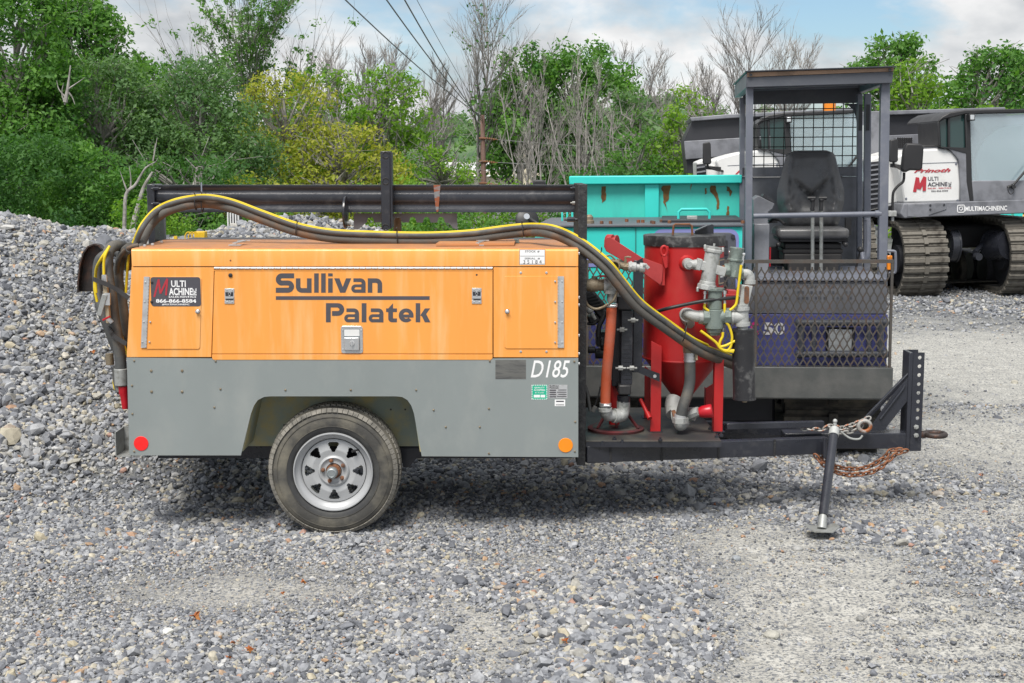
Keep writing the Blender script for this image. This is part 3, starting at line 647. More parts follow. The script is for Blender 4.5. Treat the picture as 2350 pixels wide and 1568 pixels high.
# dealer sticker
st = MB(); st.prism(rect(347, 636, 461, 703, 0, r=.014), -.0052, -.0042); stk = obj('dealer_sticker', st, M['slate_print'], ad1, label='dark dealer sticker with white and red lettering')
SY = -.0056
mm = MB()
for k_, (a, b) in enumerate((((354, 682), (364, 642)), ((364, 641), (368, 674)), ((368, 674), (384, 640)), ((384, 640), (381, 678)))):
    p = at(*a, SY); q = at(*b, SY); dy_ = Vector((0, -.0003 * k_, 0)); mm.bar(p + dy_, q + dy_, .0095, .0008, up=(0, 1, 0))
obj('red_initial', mm, M['red_print'], stk, 0)
text('wording', 'ULTI', 393, 644, 426, 659, SY, M['white_print'], stk, bold=.02)
text('wording', 'ACHINE', 388, 661, 442, 678, SY, M['white_print'], stk, bold=.03)
text('wording', 'INC.', 442, 662, 451, 678, SY, M['white_print'], stk, bold=.03, rotz=1)
text('wording', 'SALES-RENTALS', 387, 679.5, 450, 683.5, SY, M['white_print'], stk, bold=.02)
text('phone_number', '866-866-8584', 358, 686.5, 450, 695, SY, M['white_print'], stk, bold=.03)
text('wording', '#MULTIMACHINEINC', 372, 697, 435, 701, SY, M['white_print'], stk, bold=.02)
for x, y in ((349, 648), (348, 693)): screw('sticker_screw', x, y, -.005, stk, M['black_plastic'], .007, .005, n=10)
# stock label
st = MB(); st.prism(rect(1192, 572.5, 1251, 607.5, 0), -.0013, -.0003); stl = obj('stock_label', st, M['white_print'], T)
text('wording', 'STOCK  #', 1205, 575, 1238, 580, -.0017, M['black_print'], stl, bold=.01)
text('wording', 'SERIAL  #', 1204, 591.5, 1239, 596, -.0017, M['black_print'], stl, bold=.01)
text('handwritten_number', '3 5 1 8 4', 1201, 597, 1243, 605.5, -.0017, M['black_print'], stl, bold=.0)
ln = MB()
for y in (588, 606): ln.prism(rect(1194, y - .4, 1249, y + .4, 0), -.0017, -.0013)
for a, b, c, d in ((1192, 572.5, 1192.8, 607.5), (1250.2, 572.5, 1251, 607.5), (1192, 572.5, 1251, 573.2)): ln.prism(rect(a, b, c, d, 0), -.0017, -.0013)
obj('ruled_lines', ln, M['black_print'], stl, 0)

# --- grey skirt with wheel arch
sk = MB()
arch_l = P2([(553, 1045), (576, 950), (583, 931), (592, 918), (606, 911), (622, 909.5)], 0)
arch_r = P2([(908, 909.5), (923, 911), (935, 918), (944, 931), (950, 948), (968, 1046)], 0)
L1 = P2([(291.5, 822), (622, 822)], 0)
sk.prism(P2([(291.5, 821), (622, 824)], 0) + arch_l[::-1] + P2([(300, 1045), (297, 1040)], 0), -.004, .006)
sk.prism(P2([(622, 824), (908, 824), (908, 909.5), (622, 909.5)], 0), -.004, .006)
sk.prism(P2([(908, 824), (1327, 822), (1327, 1049), (968, 1047)], 0) + arch_r[::-1][1:], -.004, .006)
skirt = obj('skirt_panel', sk, M['grey_paint'], T, 30)
eb = MB(); xq = at(299, 900, 0).x
eb.box((xq, .006, zb0), (xq + .01, BW, zm)); eb.box((xr - .008, .006, zb0), (xr, BW, zm)); eb.box((xq, BW - .01, zb0), (xr, BW, zm))
obj('skirt_end', eb, M['grey_paint'], T)
for x, y in ((347, 851), (418, 851), (308, 828), (348, 899), (418, 899), (506, 893), (655, 895), (805, 895), (955, 895), (995, 941), (1122, 938), (492, 935),
             (1023, 980), (1101, 980), (1320, 968), (1122, 1041), (1319, 1036), (303, 885), (304, 950), (308, 1036), (1124, 829), (495, 829), (1318, 830)):
    screw('bolt', x, y, -.004, skirt, M['brass_dirty'], .0078 if y in (851, 899) else .006, .005)
def dome(name, x, y, r, mat):
    c = at(x, y, -.004); m = MB(); m.lathe([(r, 0), (r, .002), (r * .97, .0035)], c, (0, -1, 0), 32); return obj(name, m, mat, skirt)
dome('round_reflector', 324, 1018, .0385, M['red_reflector']); dome('round_reflector', 1298, 1022, .0385, M['orange_reflector'])
# D185 decal
def italic(ch, x0, y0, x1, y1):
    text('model_number', ch, x0, y0, x1, y1, -.0046, M['white_print'], skirt, bold=.008, shear=.28)
italic('D185', 1218, 827, 1308, 867)
pt = MB(); pt.prism(rect(1137, 826, 1207, 870, 0), -.0048, -.004); obj('worn_patch', pt, M['silver_patch'], skirt)
pt = MB(); pt.prism(rect(1220, 883, 1256, 917, 0), -.0046, -.004); gs = obj('green_label', pt, M['green_print'], skirt)
text('wording', 'QUALITY', 1226, 888, 1250, 892, -.005, M['white_print'], gs, bold=.02); text('wording', 'ACCEPTED', 1225, 893.5, 1251, 897.5, -.005, M['white_print'], gs, bold=.02)
text('wording', 'BY TK 6580', 1228, 900, 1248, 903, -.005, M['white_print'], gs)
wl = MB(); wl.prism(rect(1225, 906, 1239, 912, 0), -.005, -.0046); wl.prism(rect(1240.5, 906, 1251, 912, 0), -.005, -.0046)
for k in range(9): wl.prism(rect(1220 + k * 4, 883, 1222 + k * 4, 885, 0), -.005, -.0046); wl.prism(rect(1220 + k * 4, 915, 1222 + k * 4, 917, 0), -.005, -.0046)
for k in range(8): wl.prism(rect(1220, 885 + k * 4, 1222, 887 + k * 4, 0), -.005, -.0046); wl.prism(rect(1254, 885 + k * 4, 1256, 887 + k * 4, 0), -.005, -.0046)
obj('label_border', wl, M['white_print'], gs, 0)
pt = MB(); pt.prism(rect(1259, 883, 1302, 914, 0), -.0046, -.004); gp = obj('rating_plate', pt, M['alu'], skirt)
text('wording', 'Sullivan\nPalatek', 1261, 884, 1283, 892, -.005, M['black_print'], gp, bold=.03)
pl = MB()
for i, y in enumerate((894, 899, 904, 909)):
    pl.prism(rect(1261, y, 1276, y + 3, 0), -.005, -.0046); pl.prism(rect(1278 if i % 2 else 1281, y, 1300, y + 2, 0), -.005, -.0046)
obj('plate_fields', pl, M['slate_print'], gp, 0)
pt = MB(); pt.prism(rect(1273, 917, 1297, 932, 0), -.0046, -.004); gq = obj('paper_label', pt, M['white_print'], skirt)
pl = MB(); pl.prism(rect(1276, 919.5, 1294, 922.5, 0), -.005, -.0046)
for k in range(8): pl.prism(rect(1276 + k * 2.4, 927, 1277.2 + k * 2.4, 930.5, 0), -.005, -.0046)
obj('label_marks', pl, M['slate_print'], gq, 0)

# --- fender liner, axle, wheel
fl = MB(); Yf = .30
fl.prism(P2([(545, 895), (985, 895), (985, 1024), (545, 1024)], Yf), Yf, Yf + .01)
zq = at(760, 905, 0).z
fl.prism([(x, z) for x, z in [(arch_l[0][0] + .01, arch_l[0][1] + .02)] + [(x, z + .004) for x, z in arch_l[1:]] + [(x, z + .004) for x, z in arch_r[:-1]] + [(arch_r[-1][0] - .01, arch_r[-1][1] + .02)] +
         [(arch_r[-1][0] + .01, arch_r[-1][1] + .02)] + [(x + .008, z + .012) for x, z in arch_r[:-1][::-1]] + [(x - .008, z + .012) for x, z in arch_l[1:][::-1]] + [(arch_l[0][0] - .01, arch_l[0][1] + .02)]], .006, Yf)
obj('fender_liner', fl, M['galvanised'], T)
for x, y in ((897, 940), (930, 940), (652, 976)): screw('liner_hole', x, y, Yf - .001, T, M['carrier_dark'], .006, .001)
ch = MB(); z0 = at(800, 1026, .3).z
ch.box((-1.95, .33, z0 - .07), (.33, .38, z0 + .01)); ch.box((-1.95, BW - .40, z0 - .07), (.33, BW - .35, z0 + .01))
for x in (-1.9, -1.2, -.5, .25): ch.box((x, .38, z0 - .06), (x + .05, BW - .40, z0))
obj('chassis_rail', ch, M['black_steel'], T)
ax_ = MB(); wc = at(766, 1081, .05)
ax_.cyl((wc.x, .15, wc.z), (wc.x, BW - .15, wc.z), .03); ax_.bar((wc.x, .35, wc.z), (wc.x + .34, .35, z0 - .05), .05, .09)
ax_.prism(P2([(918, 1030), (968, 1030), (966, 1040), (940, 1072), (925, 1074)], .30), .31, .37); obj('axle', ax_, M['black_steel'], T)

D('black_rubber', (.035, .036, .038), .7, col2=(.07, .07, .065), sc=8, lo=.45, hi=.7, var=.2)
def wheel(cx_, cz_, yf, sgn, R_=.348):
    """yf outer face; sgn +1 = body of wheel extends to +Y"""
    a = (0, -sgn, 0); c = (cx_, yf, cz_); W_ = .225
    prof = [(.213, -.012), (.218, -.004), (.228, .002), (.26, .007), (.30, .005), (.322, -.006), (.337, -.022), (.345, -.045), (.348, -.07), (.349, -.1025)]
    prof = prof + [(r, -W_ - h) for r, h in prof[::-1][1:]]
    ty = MB(); ty.lathe(prof, c, a, 72, caps=False); tyre = obj('tyre', ty, M['tyre'], wheelroot, 50)
    # bead ridges on the sidewall
    rg = MB()
    for rr in (.246, .296): rg.lathe([(rr - .002, .003), (rr - .001, .0085), (rr + .001, .0085), (rr + .002, .003)], c, a, 72, caps=False)
    obj('sidewall_ridge', rg, M['tyre'], tyre)
    tb = MB(); nb = 74
    for i in range(nb):
        ang = 2 * pi * i / nb
        for k, (h0, h1, off, rad) in enumerate(((.0 - .016, -.052, 0, .3425), (-.058, -.095, .5, .349), (-.101, -.140, .2, .350), (-.146, -.188, .7, .346))):
            a0 = ang + off * 2 * pi / nb; da = 2 * pi / nb * .40
            vs = []
            for rr in (-.006, .004):
                for aa, hh, rp_ in ((a0 - da, h0, 0), (a0 + da, h0 - .004, 0), (a0 + da + .012, h1, 0), (a0 - da + .012, h1, 0)):
                    rb = rad + rr - (.013 if (k == 0 and hh == h0 or k == 0 and hh == h0 - .004) else 0)
                    vs.append((cx_ + rb * cos(aa), yf - sgn * hh, cz_ + rb * sin(aa)))
            tb.add(vs, [(0, 1, 2, 3), (7, 6, 5, 4), (0, 4, 5, 1), (1, 5, 6, 2), (2, 6, 7, 3), (3, 7, 4, 0)])
    for i in range(nb):
        a0 = 2 * pi * i / nb; da = 2 * pi / nb * .45; vs = []
        for q_ in (0, .004):
            for aa, rb, hh in ((a0 - da, .320, .0008), (a0 + da, .320, .0008), (a0 + da, .3395, -.019), (a0 - da, .3395, -.019)): vs.append((cx_ + (rb + q_ * .6) * cos(aa), yf - sgn * (hh + q_), cz_ + (rb + q_ * .6) * sin(aa)))
        tb.add(vs, [(0, 1, 2, 3), (7, 6, 5, 4), (0, 4, 5, 1), (1, 5, 6, 2), (2, 6, 7, 3), (3, 7, 4, 0)])
    sw_ = MB(); sw_.lathe([(.2145, -.008), (.219, -.002), (.229, .0035), (.245, .0062)], c, a, 72, caps=False); obj('sidewall', sw_, M['black_rubber'], tyre)
    tr = obj('tread', tb, M['tread'], tyre, 0); tr['kind'] = 'stuff'
    rm = MB()
    rm.lathe([(.2105, -.03), (.2125, -.006), (.2095, .0035), (.205, .004), (.203, -.002), (.200, -.014), (.193, -.022), (.182, -.026), (.176, -.034), (.170, -.05), (.168, -.12), (.20, -.17), (.205, -.2)], c, a, 64, caps=False)
    rim = obj('rim', rm, M['rim_silver'], wheelroot, 40)
    # spoke disc with eight windows: ring built as polar grid with holes left out
    dk = MB(); y_ = lambda h: yf - sgn * h
    def pt_(r, ang, h): return (cx_ + r * cos(ang), y_(h), cz_ + r * sin(ang))
    hole = []
    nh = 8; seg = 12
    def hgt(r): return -.040 + .012 * max(0, 1 - abs(r - .115) / .06)
    rads = [.168, .158, .148, .138, .128, .118, .108, .098, .088, .080]
    # triangle window: wide at the rim, pointing to the hub
    per = 2 * pi / nh; F_ = []; idx = {}
    na = nh * seg
    V_ = []
    for j, rr in enumerate(rads):
        for i in range(na): V_.append(None)
    phase = pi / 2
    def inside(r, ang):
        d = ((ang - phase + per / 2) % per) - per / 2
        u = r * sin(d); v = r * cos(d)
        if v > .154 or v < .101: return False
        return abs(u) < .006 + (v - .101) * .56 and not (abs(u) > .026 and v > .146)
    fine = 200; fr = 26
    rr_ = [.080 + (.169 - .080) * k / fr for k in range(fr + 1)]
    vid = {}
    def vget(k, i, lay):
        key = (k, i % (fine), lay)
        if key not in vid:
            ang = 2 * pi * (i % fine) / fine; r = rr_[k]; h = hgt(r) - (.006 if lay else 0)
            vid[key] = len(V2); V2.append(pt_(r, ang, h))
        return vid[key]
    V2 = []; F2 = []; solid = {}
    for k in range(fr):
        for i in range(fine): solid[k, i] = not inside((rr_[k] + rr_[k+1]) / 2, 2 * pi * (i + .5) / fine)
    for k in range(fr):
        for i in range(fine):
            if not solid[k, i]: continue
            F2.append((vget(k, i, 0), vget(k + 1, i, 0), vget(k + 1, i + 1, 0), vget(k, i + 1, 0)))
            F2.append((vget(k, i + 1, 1), vget(k + 1, i + 1, 1), vget(k + 1, i, 1), vget(k, i, 1)))
            if 0 < k < fr - 1:
                if not solid[k + 1, i]: F2.append((vget(k + 1, i, 0), vget(k + 1, i, 1), vget(k + 1, i + 1, 1), vget(k + 1, i + 1, 0)))
                if not solid[k - 1, i]: F2.append((vget(k, i, 1), vget(k, i, 0), vget(k, i + 1, 0), vget(k, i + 1, 1)))
                for di, e0 in ((1, 1), (-1, 0)):
                    if not solid[k, (i + di) % fine]: F2.append((vget(k, i + e0, 0), vget(k + 1, i + e0, 0), vget(k + 1, i + e0, 1), vget(k, i + e0, 1)))
    me = bpy.data.meshes.new('wheel_disc'); me.from_pydata(V2, [], F2); me.polygons.foreach_set('use_smooth', [True] * len(F2)); me.set_sharp_from_angle(angle=R(50))
    obj('wheel_disc', me, M['rim_silver'], wheelroot)
    hb_ = MB(); hb_.lathe([(.084, -.042), (.083, -.031), (.078, -.024), (.072, -.022), (.066, -.028), (.06, -.033), (.05, -.034), (.042, -.033), (.040, -.05)], c, a, 48, caps=False)
    obj('hub_plate', hb_, M['rim_silver'], wheelroot)
    cpm = MB(); cpm.lathe([(.0385, -.05), (.0385, -.026), (.033, -.025), (.031, -.02)], c, a, 32); obj('hub_rim', cpm, M['rusty'], wheelroot)
    cpm = MB(); cpm.lathe([(.030, -.03), (.030, .004), (.029, .010), (.024, .016), (.020, .018), (.018, .016)], (cx_ - .006, yf, cz_ - .004), a, 32); obj('hub_cap', cpm, M['hub_grey'], wheelroot)
    for k in range(5):
        an = R(103 + 72 * k); m = MB(); m.lathe([(.012, -.034), (.0115, -.024), (.0085, -.022), (.008, -.012), (.005, -.010)], (cx_ + .0575 * cos(an), yf, cz_ + .0575 * sin(an)), a, 6)
        obj('lug_nut', m, M['rusty'], wheelroot)
    v = MB(); an = R(40); v.cyl(pt_(.176, an, -.034), pt_(.160, an + .09, -.008), .0045); v.cyl(pt_(.163, an + .07, -.012), pt_(.152, an + .13, .002), .007); obj('valve_stem', v, M['black_plastic'], wheelroot)
def mkwheel(yf, sgn):
    global wheelroot
    wm = MB(); wm.cyl((wc.x, yf + sgn * .06, wc.z), (wc.x, yf + sgn * .17, wc.z), .05); wheelroot = obj('wheel', wm, M['black_steel'], T)
    wheel(wc.x, wc.z, yf, sgn)
mkwheel(.02, 1)

# --- beam and uprights
YB = .55
sd_ = at(340, 425, YB)
up = MB()
xA, xB = at(336, 425, YB).x, at(351.5, 425, YB).x; zT = at(340, 423, YB).z
up.box((xA, YB, .42), (xB, YB + .20, zT)); obj('upright', up, M['black_steel'], T, bevel=.004)
up = MB(); xA2, xB2 = at(354, 425, YB + .28).x, at(378, 425, YB + .28).x
up.box((xA2, YB + .24, zt - .1), (xB2, YB + .28, at(360, 487, YB + .28).z)); obj('inner_bracket', up, M['carrier_grey'], T, bevel=.002)
xC, xD = at(1327, 500, .12).x, at(1347.5, 500, .12).x; zB_ = at(1335, 1068, .12).z; zT2 = at(1335, 423, .12).z
up = MB(); up.box((xC, .12, zB_), (xD, .66, zT2)); obj('upright', up, M['black_rough'], T, bevel=.004)
bm_ = MB(); zt_ = at(800, 425, YB).z; zl_ = at(800, 487.5, YB).z; H_ = zt_ - zl_
prof = [(0, 0), (0, .12), (.012, .2), (.014, .27), (.002, .34), (.0, .46), (.002, .58), (.014, .66), (.014, .74), (.002, .82), (0, .90), (0, 1)]
pp = [(YB + .0 + a, zt_ - b * H_) for a, b in prof]
pp = [(YB, zt_), (YB, zt_ - .10 * H_), (YB + .008, zt_ - .16 * H_), (YB + .010, zt_ - .24 * H_), (YB + .003, zt_ - .31 * H_), (YB, zt_ - .40 * H_), (YB, zt_ - .56 * H_),
      (YB + .004, zt_ - .64 * H_), (YB + .010, zt_ - .70 * H_), (YB + .010, zt_ - .78 * H_), (YB + .002, zt_ - .86 * H_), (YB, zt_ - H_), (YB + .14, zt_ - H_), (YB + .14, zt_)]
bm_.prismx(pp, xB + .001, at(1319, 450, YB).x); beam = obj('beam', bm_, M['black_steel'], T, 50)
fp_ = MB(); xf = at(1319, 450, YB).x; fp_.box((xf + .001, YB - .03, zl_ + .005), (xf + .017, YB + .16, zt_ - .005))
fp_.box((xB, YB - .028, zl_ + .01), (xB + .012, YB - .001, zt_)); obj('flange_plate', fp_, M['black_steel'], beam, bevel=.002)
for x, y in ((1318, 432), (1318, 466), (357, 433), (357, 468)):
    c = at(x, y, YB - .03); m = MB(); m.cyl((c.x - .012, YB - .035, c.z), (c.x + .02, YB - .035, c.z), .010, n=6); m.cyl((c.x - .022, YB - .035, c.z), (c.x + .03, YB - .035, c.z), .005, n=8)
    obj('bolt', m, M['galv_light'] if x > 1000 and y > 440 else M['black_steel'], beam)
c = at(1310, 504, .2); m = MB(); m.cyl((c.x - .02, .2, c.z), (c.x + .02, .2, c.z), .014, n=6); m.cyl((c.x - .035, .2, c.z), (c.x + .04, .2, c.z), .007, n=10); obj('stud', m, M['black_steel'], T)
rp_ = MB(); xa, xb = at(995, 450, YB).x, at(1011, 450, YB).x
rp_.add([(xa, YB - .0015, zt_ + .0008), (xb, YB - .0015, zt_ + .0008), (xb - .006, YB - .0015, zt_ - .45 * H_), (xb - .012, YB - .0015, zt_ - H_ * .96), (xb - .02, YB - .0015, zt_ - H_), (xa + .012, YB - .0015, zt_ - H_ * .9), (xa + .006, YB - .0015, zt_ - .5 * H_)], [(0, 6, 5, 4, 3, 2, 1)])
D('rust_patch', (.26, .08, .035), .8, col2=(.2, .21, .22), sc=14, lo=.5, hi=.55, stretch=(.4, 1, 2)); obj('rust_patch', rp_, M['rust_patch'], beam, 0)
# mast on the beam
ms_ = MB(); a = at(873, 347, YB - .10); b_ = at(901, 527, YB - .10)
ms_.box((a.x, YB - .10, b_.z), (b_.x - .012, YB - .012, a.z)); mast = obj('mast_tube', ms_, M['black_steel'], T, bevel=.003)
ms_ = MB(); ms_.box((b_.x - .0115, YB - .09, b_.z + .01), (b_.x, YB - .02, a.z - .006)); obj('mast_flange', ms_, M['black_steel'], mast)
for y in (356, 416, 522):
    c = at(885, y, YB - .10); m = MB(); pts = [(c.x + .017 * cos(t), YB - .101, c.z + .017 * sin(t)) for t in [R(a_) for a_ in range(20, 350, 22)]]
    m.tube(pts, .003, 6); obj('weld_ring', m, M['black_rough'], mast)
# scalloped plate
sc_ = MB(); Yp = YB + .05; top_ = 489
out = [(812, 490), (1049, 490), (1049, 527)]
xs = [1036, 1030, 1018]
def notch(cx_, w_, yb_, yt_):
    return [(cx_ + w_, yb_), (cx_ + w_ * .8, (yb_ + yt_) / 2), (cx_ + w_ * .6, yt_ + 2), (cx_, yt_), (cx_ - w_ * .6, yt_ + 2), (cx_ - w_ * .8, (yb_ + yt_) / 2), (cx_ - w_, yb_)]
out += [(1040, 524), (1032, 514), (1022, 511)] + notch(1012, 9, 511, 498) + notch(979, 9, 511, 498) + notch(947, 9, 511, 498) + notch(913, 10, 511, 498) + [(880, 511)] + notch(850, 9, 511, 498) + [(838, 513), (828, 522), (822, 527), (812, 527)]
sc_.prism(P2(out, Yp), Yp, Yp + .012); obj('scalloped_plate', sc_, M['carrier_grey'], beam, 20)
m = MB(); c = at(912, 500, YB + .2); c2 = at(912, 560, YB + .2); m.tube([c + Vector((0, 0, .012)), c, c2], [.008, .024, .026], 14); obj('exhaust_pipe', m, M['brass_dirty'], T)
m = MB(); c = at(790, 488, YB - .10); m.lathe([(.084, 0), (.088, .004), (.088, .012), (.02, .016)], c, (1, -.02, 0), 32); obj('guide_disc', m, M['black_steel'], T)
m = MB(); m.cyl(c + Vector((.01, 0, -.06)), c + Vector((.032, .0, -.062)), .014); obj('guide_pin', m, M['galv_light'], T)

# roof hardware
m = MB(); a = at(470, 0, 0)
def roofpt(px, y): return Vector((at(px, 570, y).x, y, zt + .012 * y / .7 + .002))
def roofat(px, py):
    o = CAM; d = rayd(px, py); n_ = Vector((0, -.012 / .7, 1)); p0 = Vector((0, 0, zt + .003)); t = (p0 - o).dot(n_) / d.dot(n_); return o + d * t
for px, py, s_ in ((541, 563.5, 1), (1098, 563.5, 1)):
    c = roofat(px, py); m = MB(); m.box(c - Vector((.035, .02, 0)), c + Vector((.03, .02, .005))); m.bar(c + Vector((-.005, -.02, .012)), c + Vector((.03, .12, .02)), .02, .006)
    m.bar(c + Vector((-.01, .10, .02)), c + Vector((.05, .13, .02)), .02, .006); obj('roof_latch', m, M['chrome'], T)
m = MB(); q0, q1, q2, q3 = roofat(1000, 564.6), roofat(1180, 563.8), roofat(1184, 554), roofat(1012, 557)
up_ = Vector((0, 0, .012)); m.add([q0, q1, q2, q3, q0 + up_, q1 + up_, q2 + up_, q3 + up_], [(0, 1, 5, 4), (1, 2, 6, 5), (2, 3, 7, 6), (3, 0, 4, 7), (4, 5, 6, 7)]); obj('roof_hatch', m, M['orange_top'], T)
m = MB(); q = roofat(1186, 556); m.box(q - Vector((.015, .05, 0)), q + Vector((.012, .09, .014))); obj('hatch_hinge', m, M['cast_green'], T)
c = roofat(1005, 556) + Vector((0, 0, .022)); m = MB(); m.tube([c + Vector((.017 * cos(t), .0, .017 * sin(t))) for t in [2 * pi * k / 14 for k in range(14)]], .006, 8, closed=True)
m.cyl(c - Vector((0, 0, .03)), c - Vector((0, 0, .016)), .008); obj('lifting_eye', m, M['chrome'], T)
for px, py in ((369, 557), (348, 563), (330, 566)):
    c = roofat(px + 2, py); m = MB(); m.lathe([(.009, 0), (.009, .008), (.005, .011)], c, (0, 0, 1), 8); obj('roof_bolt', m, M['alu'], T)
for y in (582, 683, 700, 770, 812, 835):
    c = at(1328.5, y, .02); m = MB(); m.cyl((c.x - .004, .02, c.z), (c.x + .004, .02, c.z), .008, n=6); obj('side_bolt', m, M['alu'], T)

# rear light bracket at the left end
m = MB(); a0, a1 = at(264, 992, .04), at(299, 1048, .04)
m.box((a0.x, .03, a1.z), (a1.x + .005, .20, a1.z + .006)); m.box((a0.x, .19, a1.z), (a1.x + .005, .20, a0.z)); m.box((a0.x, .03, a1.z), (a0.x + .005, .20, a0.z + .0))
obj('rear_bracket', m, M['galv_light'], T)
# --- front deck, rails and tongue
zd = at(1500, 1012, .14).z
dk = MB(); dx1 = at(1656, 1008, .14).x; dk.box((xD + .002, .14, zd - .006), (dx1, 1.15, zd)); deck = obj('deck_plate', dk, M['deck_steel'], T, bevel=.002)
for x, y in ((1383, 1021), (1428, 1017), (1362, 990), (1468, 990), (1515, 1012), (1630, 986), (1655, 1002), (1645, 1004), (1410, 1010)):
    c = onground(x, y, zd); m = MB(); m.lathe([(.012, 0), (.012, .01), (.006, .011), (.006, .02)], c, (0, 0, 1), 6); obj('deck_bolt', m, M['black_steel'], deck)
YT = .62
pL = at(1348, 1050, .14); ztop_l = at(1348, 1023, .14).z; zbot_l = at(1348, 1065, .14).z
def rail_profile(pA, pB, h, wd): 
    m = MB(); m.bar(pA, pB, wd, h); return m
zr = (ztop_l + zbot_l) / 2; hr = ztop_l - zbot_l
pB_ = at(1895, 1024, .50); zrt = zr
zrt = at(1895, 1021, .50).z
m = MB(); m.bar((xD + .002, .165, zr), (pB_.x, .50, zrt), .06, hr * .92); m.bar((xD + .002, 1.11, zr), (pB_.x, .78, zrt), .06, hr * .92); obj('tongue_rail', m, M['black_steel'], T, bevel=.004)
for px in (1400, 1521, 1656, 1793):
    t = (at(px, 1050, .2).x - xD) / (pB_.x - xD); y_ = .165 + (.5 - .165) * t; x_ = xD + (pB_.x - xD) * t; z_ = zr + (zrt - zr) * t
    m = MB(); m.box((x_ - .006, y_ - .036, z_ - hr * .5), (x_ + .006, y_ - .028, z_ + hr * .48)); obj('rail_weld', m, M['black_rough'], T)
m = MB(); m.box((xD + .002, .14, zd - .035), (dx1, .152, zd - .0065)); obj('deck_edge', m, M['black_steel'], deck)
m = MB(); xe = at(2113, 1010, YT).x; zc_ = at(2000, 1012, YT - .05).z
m.box((pB_.x - .22, YT - .06, zc_ - .045), (at(2080, 1010, YT).x, YT + .06, zc_ + .045)); obj('tongue_tube', m, M['black_steel'], T, bevel=.005)
# inner rails (light upper lines)
m = MB(); m.bar(at(1662, 984, .75), at(1890, 992, .72), .05, .05); m.bar((at(1662, 1000, .5).x, .45, zd + .02), (at(1890, 1004, .5).x, .52, zd + .02), .04, .035); obj('inner_rail', m, M['black_steel'], T, bevel=.003)
# hitch channel with holes: front plate is cut by building strips round round holes
zb2, zt3 = at(2095, 1030, YT).z, at(2095, 806, YT).z
x0, x1, x2 = at(2083, 900, YT - .06).x, at(2092, 900, YT - .06).x, at(2118, 900, YT - .06).x
Yh = YT - .065
m = MB(); m.box((x0, Yh, zb2), (x1, YT + .065, zt3)); hitch = obj('hitch_channel', m, M['black_steel'], T, bevel=.003)
holes_px = [821, 841, 861, 882, 902, 922, 941, 960, 980, 999]
def holed_plate(xa, xb, za, zb, y0, y1, holes, r, n=12):
    m = MB(); zs = sorted([h for h in holes]); cxh = (xa + xb) / 2 + .006; prev = za
    cells = [(a_ + b_) / 2 for a_, b_ in zip(zs[:-1], zs[1:])]; lo = [za] + cells; hi = cells + [zb]
    for h, l_, u_ in zip(zs, lo, hi):
        ring = [(cxh + r * cos(2*pi*k/n + pi/n), h + r * sin(2*pi*k/n + pi/n)) for k in range(n)]
        def outer(k):
            a_ = 2*pi*k/n + pi/n; dx_, dz_ = cos(a_), sin(a_)
            t = min(((xb - cxh) / dx_) if dx_ > 1e-6 else ((xa - cxh) / dx_ if dx_ < -1e-6 else 9), ((u_ - h) / dz_) if dz_ > 1e-6 else ((l_ - h) / dz_ if dz_ < -1e-6 else 9))
            return (cxh + dx_ * t, h + dz_ * t)
        outr = [outer(k) for k in range(n)]
        corners = [(xb, u_), (xa, u_), (xa, l_), (xb, l_)]
        for k in range(n):
            k2 = (k + 1) % n; A, B = outr[k], outr[k2]; poly = [ring[k], A]
            for c_ in corners:
                if (abs(A[0] - c_[0]) < 1e-6 or abs(A[1] - c_[1]) < 1e-6) and (abs(B[0] - c_[0]) < 1e-6 or abs(B[1] - c_[1]) < 1e-6) and not (abs(A[0] - B[0]) < 1e-6 or abs(A[1] - B[1]) < 1e-6): poly.append(c_)
            poly += [B, ring[k2]]
            q = len(poly); vs = [(x, y0, z) for x, z in poly] + [(x, y1, z) for x, z in poly]
            m.add(vs, [tuple(range(q)), tuple(range(2*q-1, q-1, -1)), (0, q - 1, 2*q - 1, q)] )
    m.box((xb - .0005, y0 + .0003, za), (xb + .0005, y1 - .0003, zb))
    return m
hz_ = [at(2100, y, Yh).z for y in holes_px]
obj('perforated_plate', holed_plate(x1 + .001, x2, zb2, zt3, Yh, Yh + .008, hz_, .011), M['black_steel'], hitch, 30)
obj('perforated_plate', holed_plate(x1 + .001, x2, zb2, zt3, YT + .057, YT + .065, hz_, .011), M['black_steel'], hitch, 30)
for y in (980, 999):
    c = at(2102, y, Yh); m = MB(); m.lathe([(.014, 0), (.014, .009), (.008, .01), (.008, .02)], c, (0, -1, 0), 6); obj('hitch_bolt', m, M['galv_light'], hitch)
# pintle ring
D('hook_steel', (.055, .045, .042), .6, .3, col2=(.16, .07, .04), sc=18, lo=.5, hi=.7, var=.3, bump=.3)
m = MB(); c = at(2146, 997, YT); rr = .056
m.tube([c + Vector((rr * cos(t), rr * sin(t), 0)) for t in [2*pi*k/24 for k in range(24)]], .0155, 10, closed=True)
m.cyl((x2 - .01, YT, c.z - .0), (c.x - rr, YT, c.z), .022); m.box((x1, YT - .03, c.z - .03), (x2, YT + .03, c.z + .03)); obj('pintle_ring', m, M['hook_steel'], T)
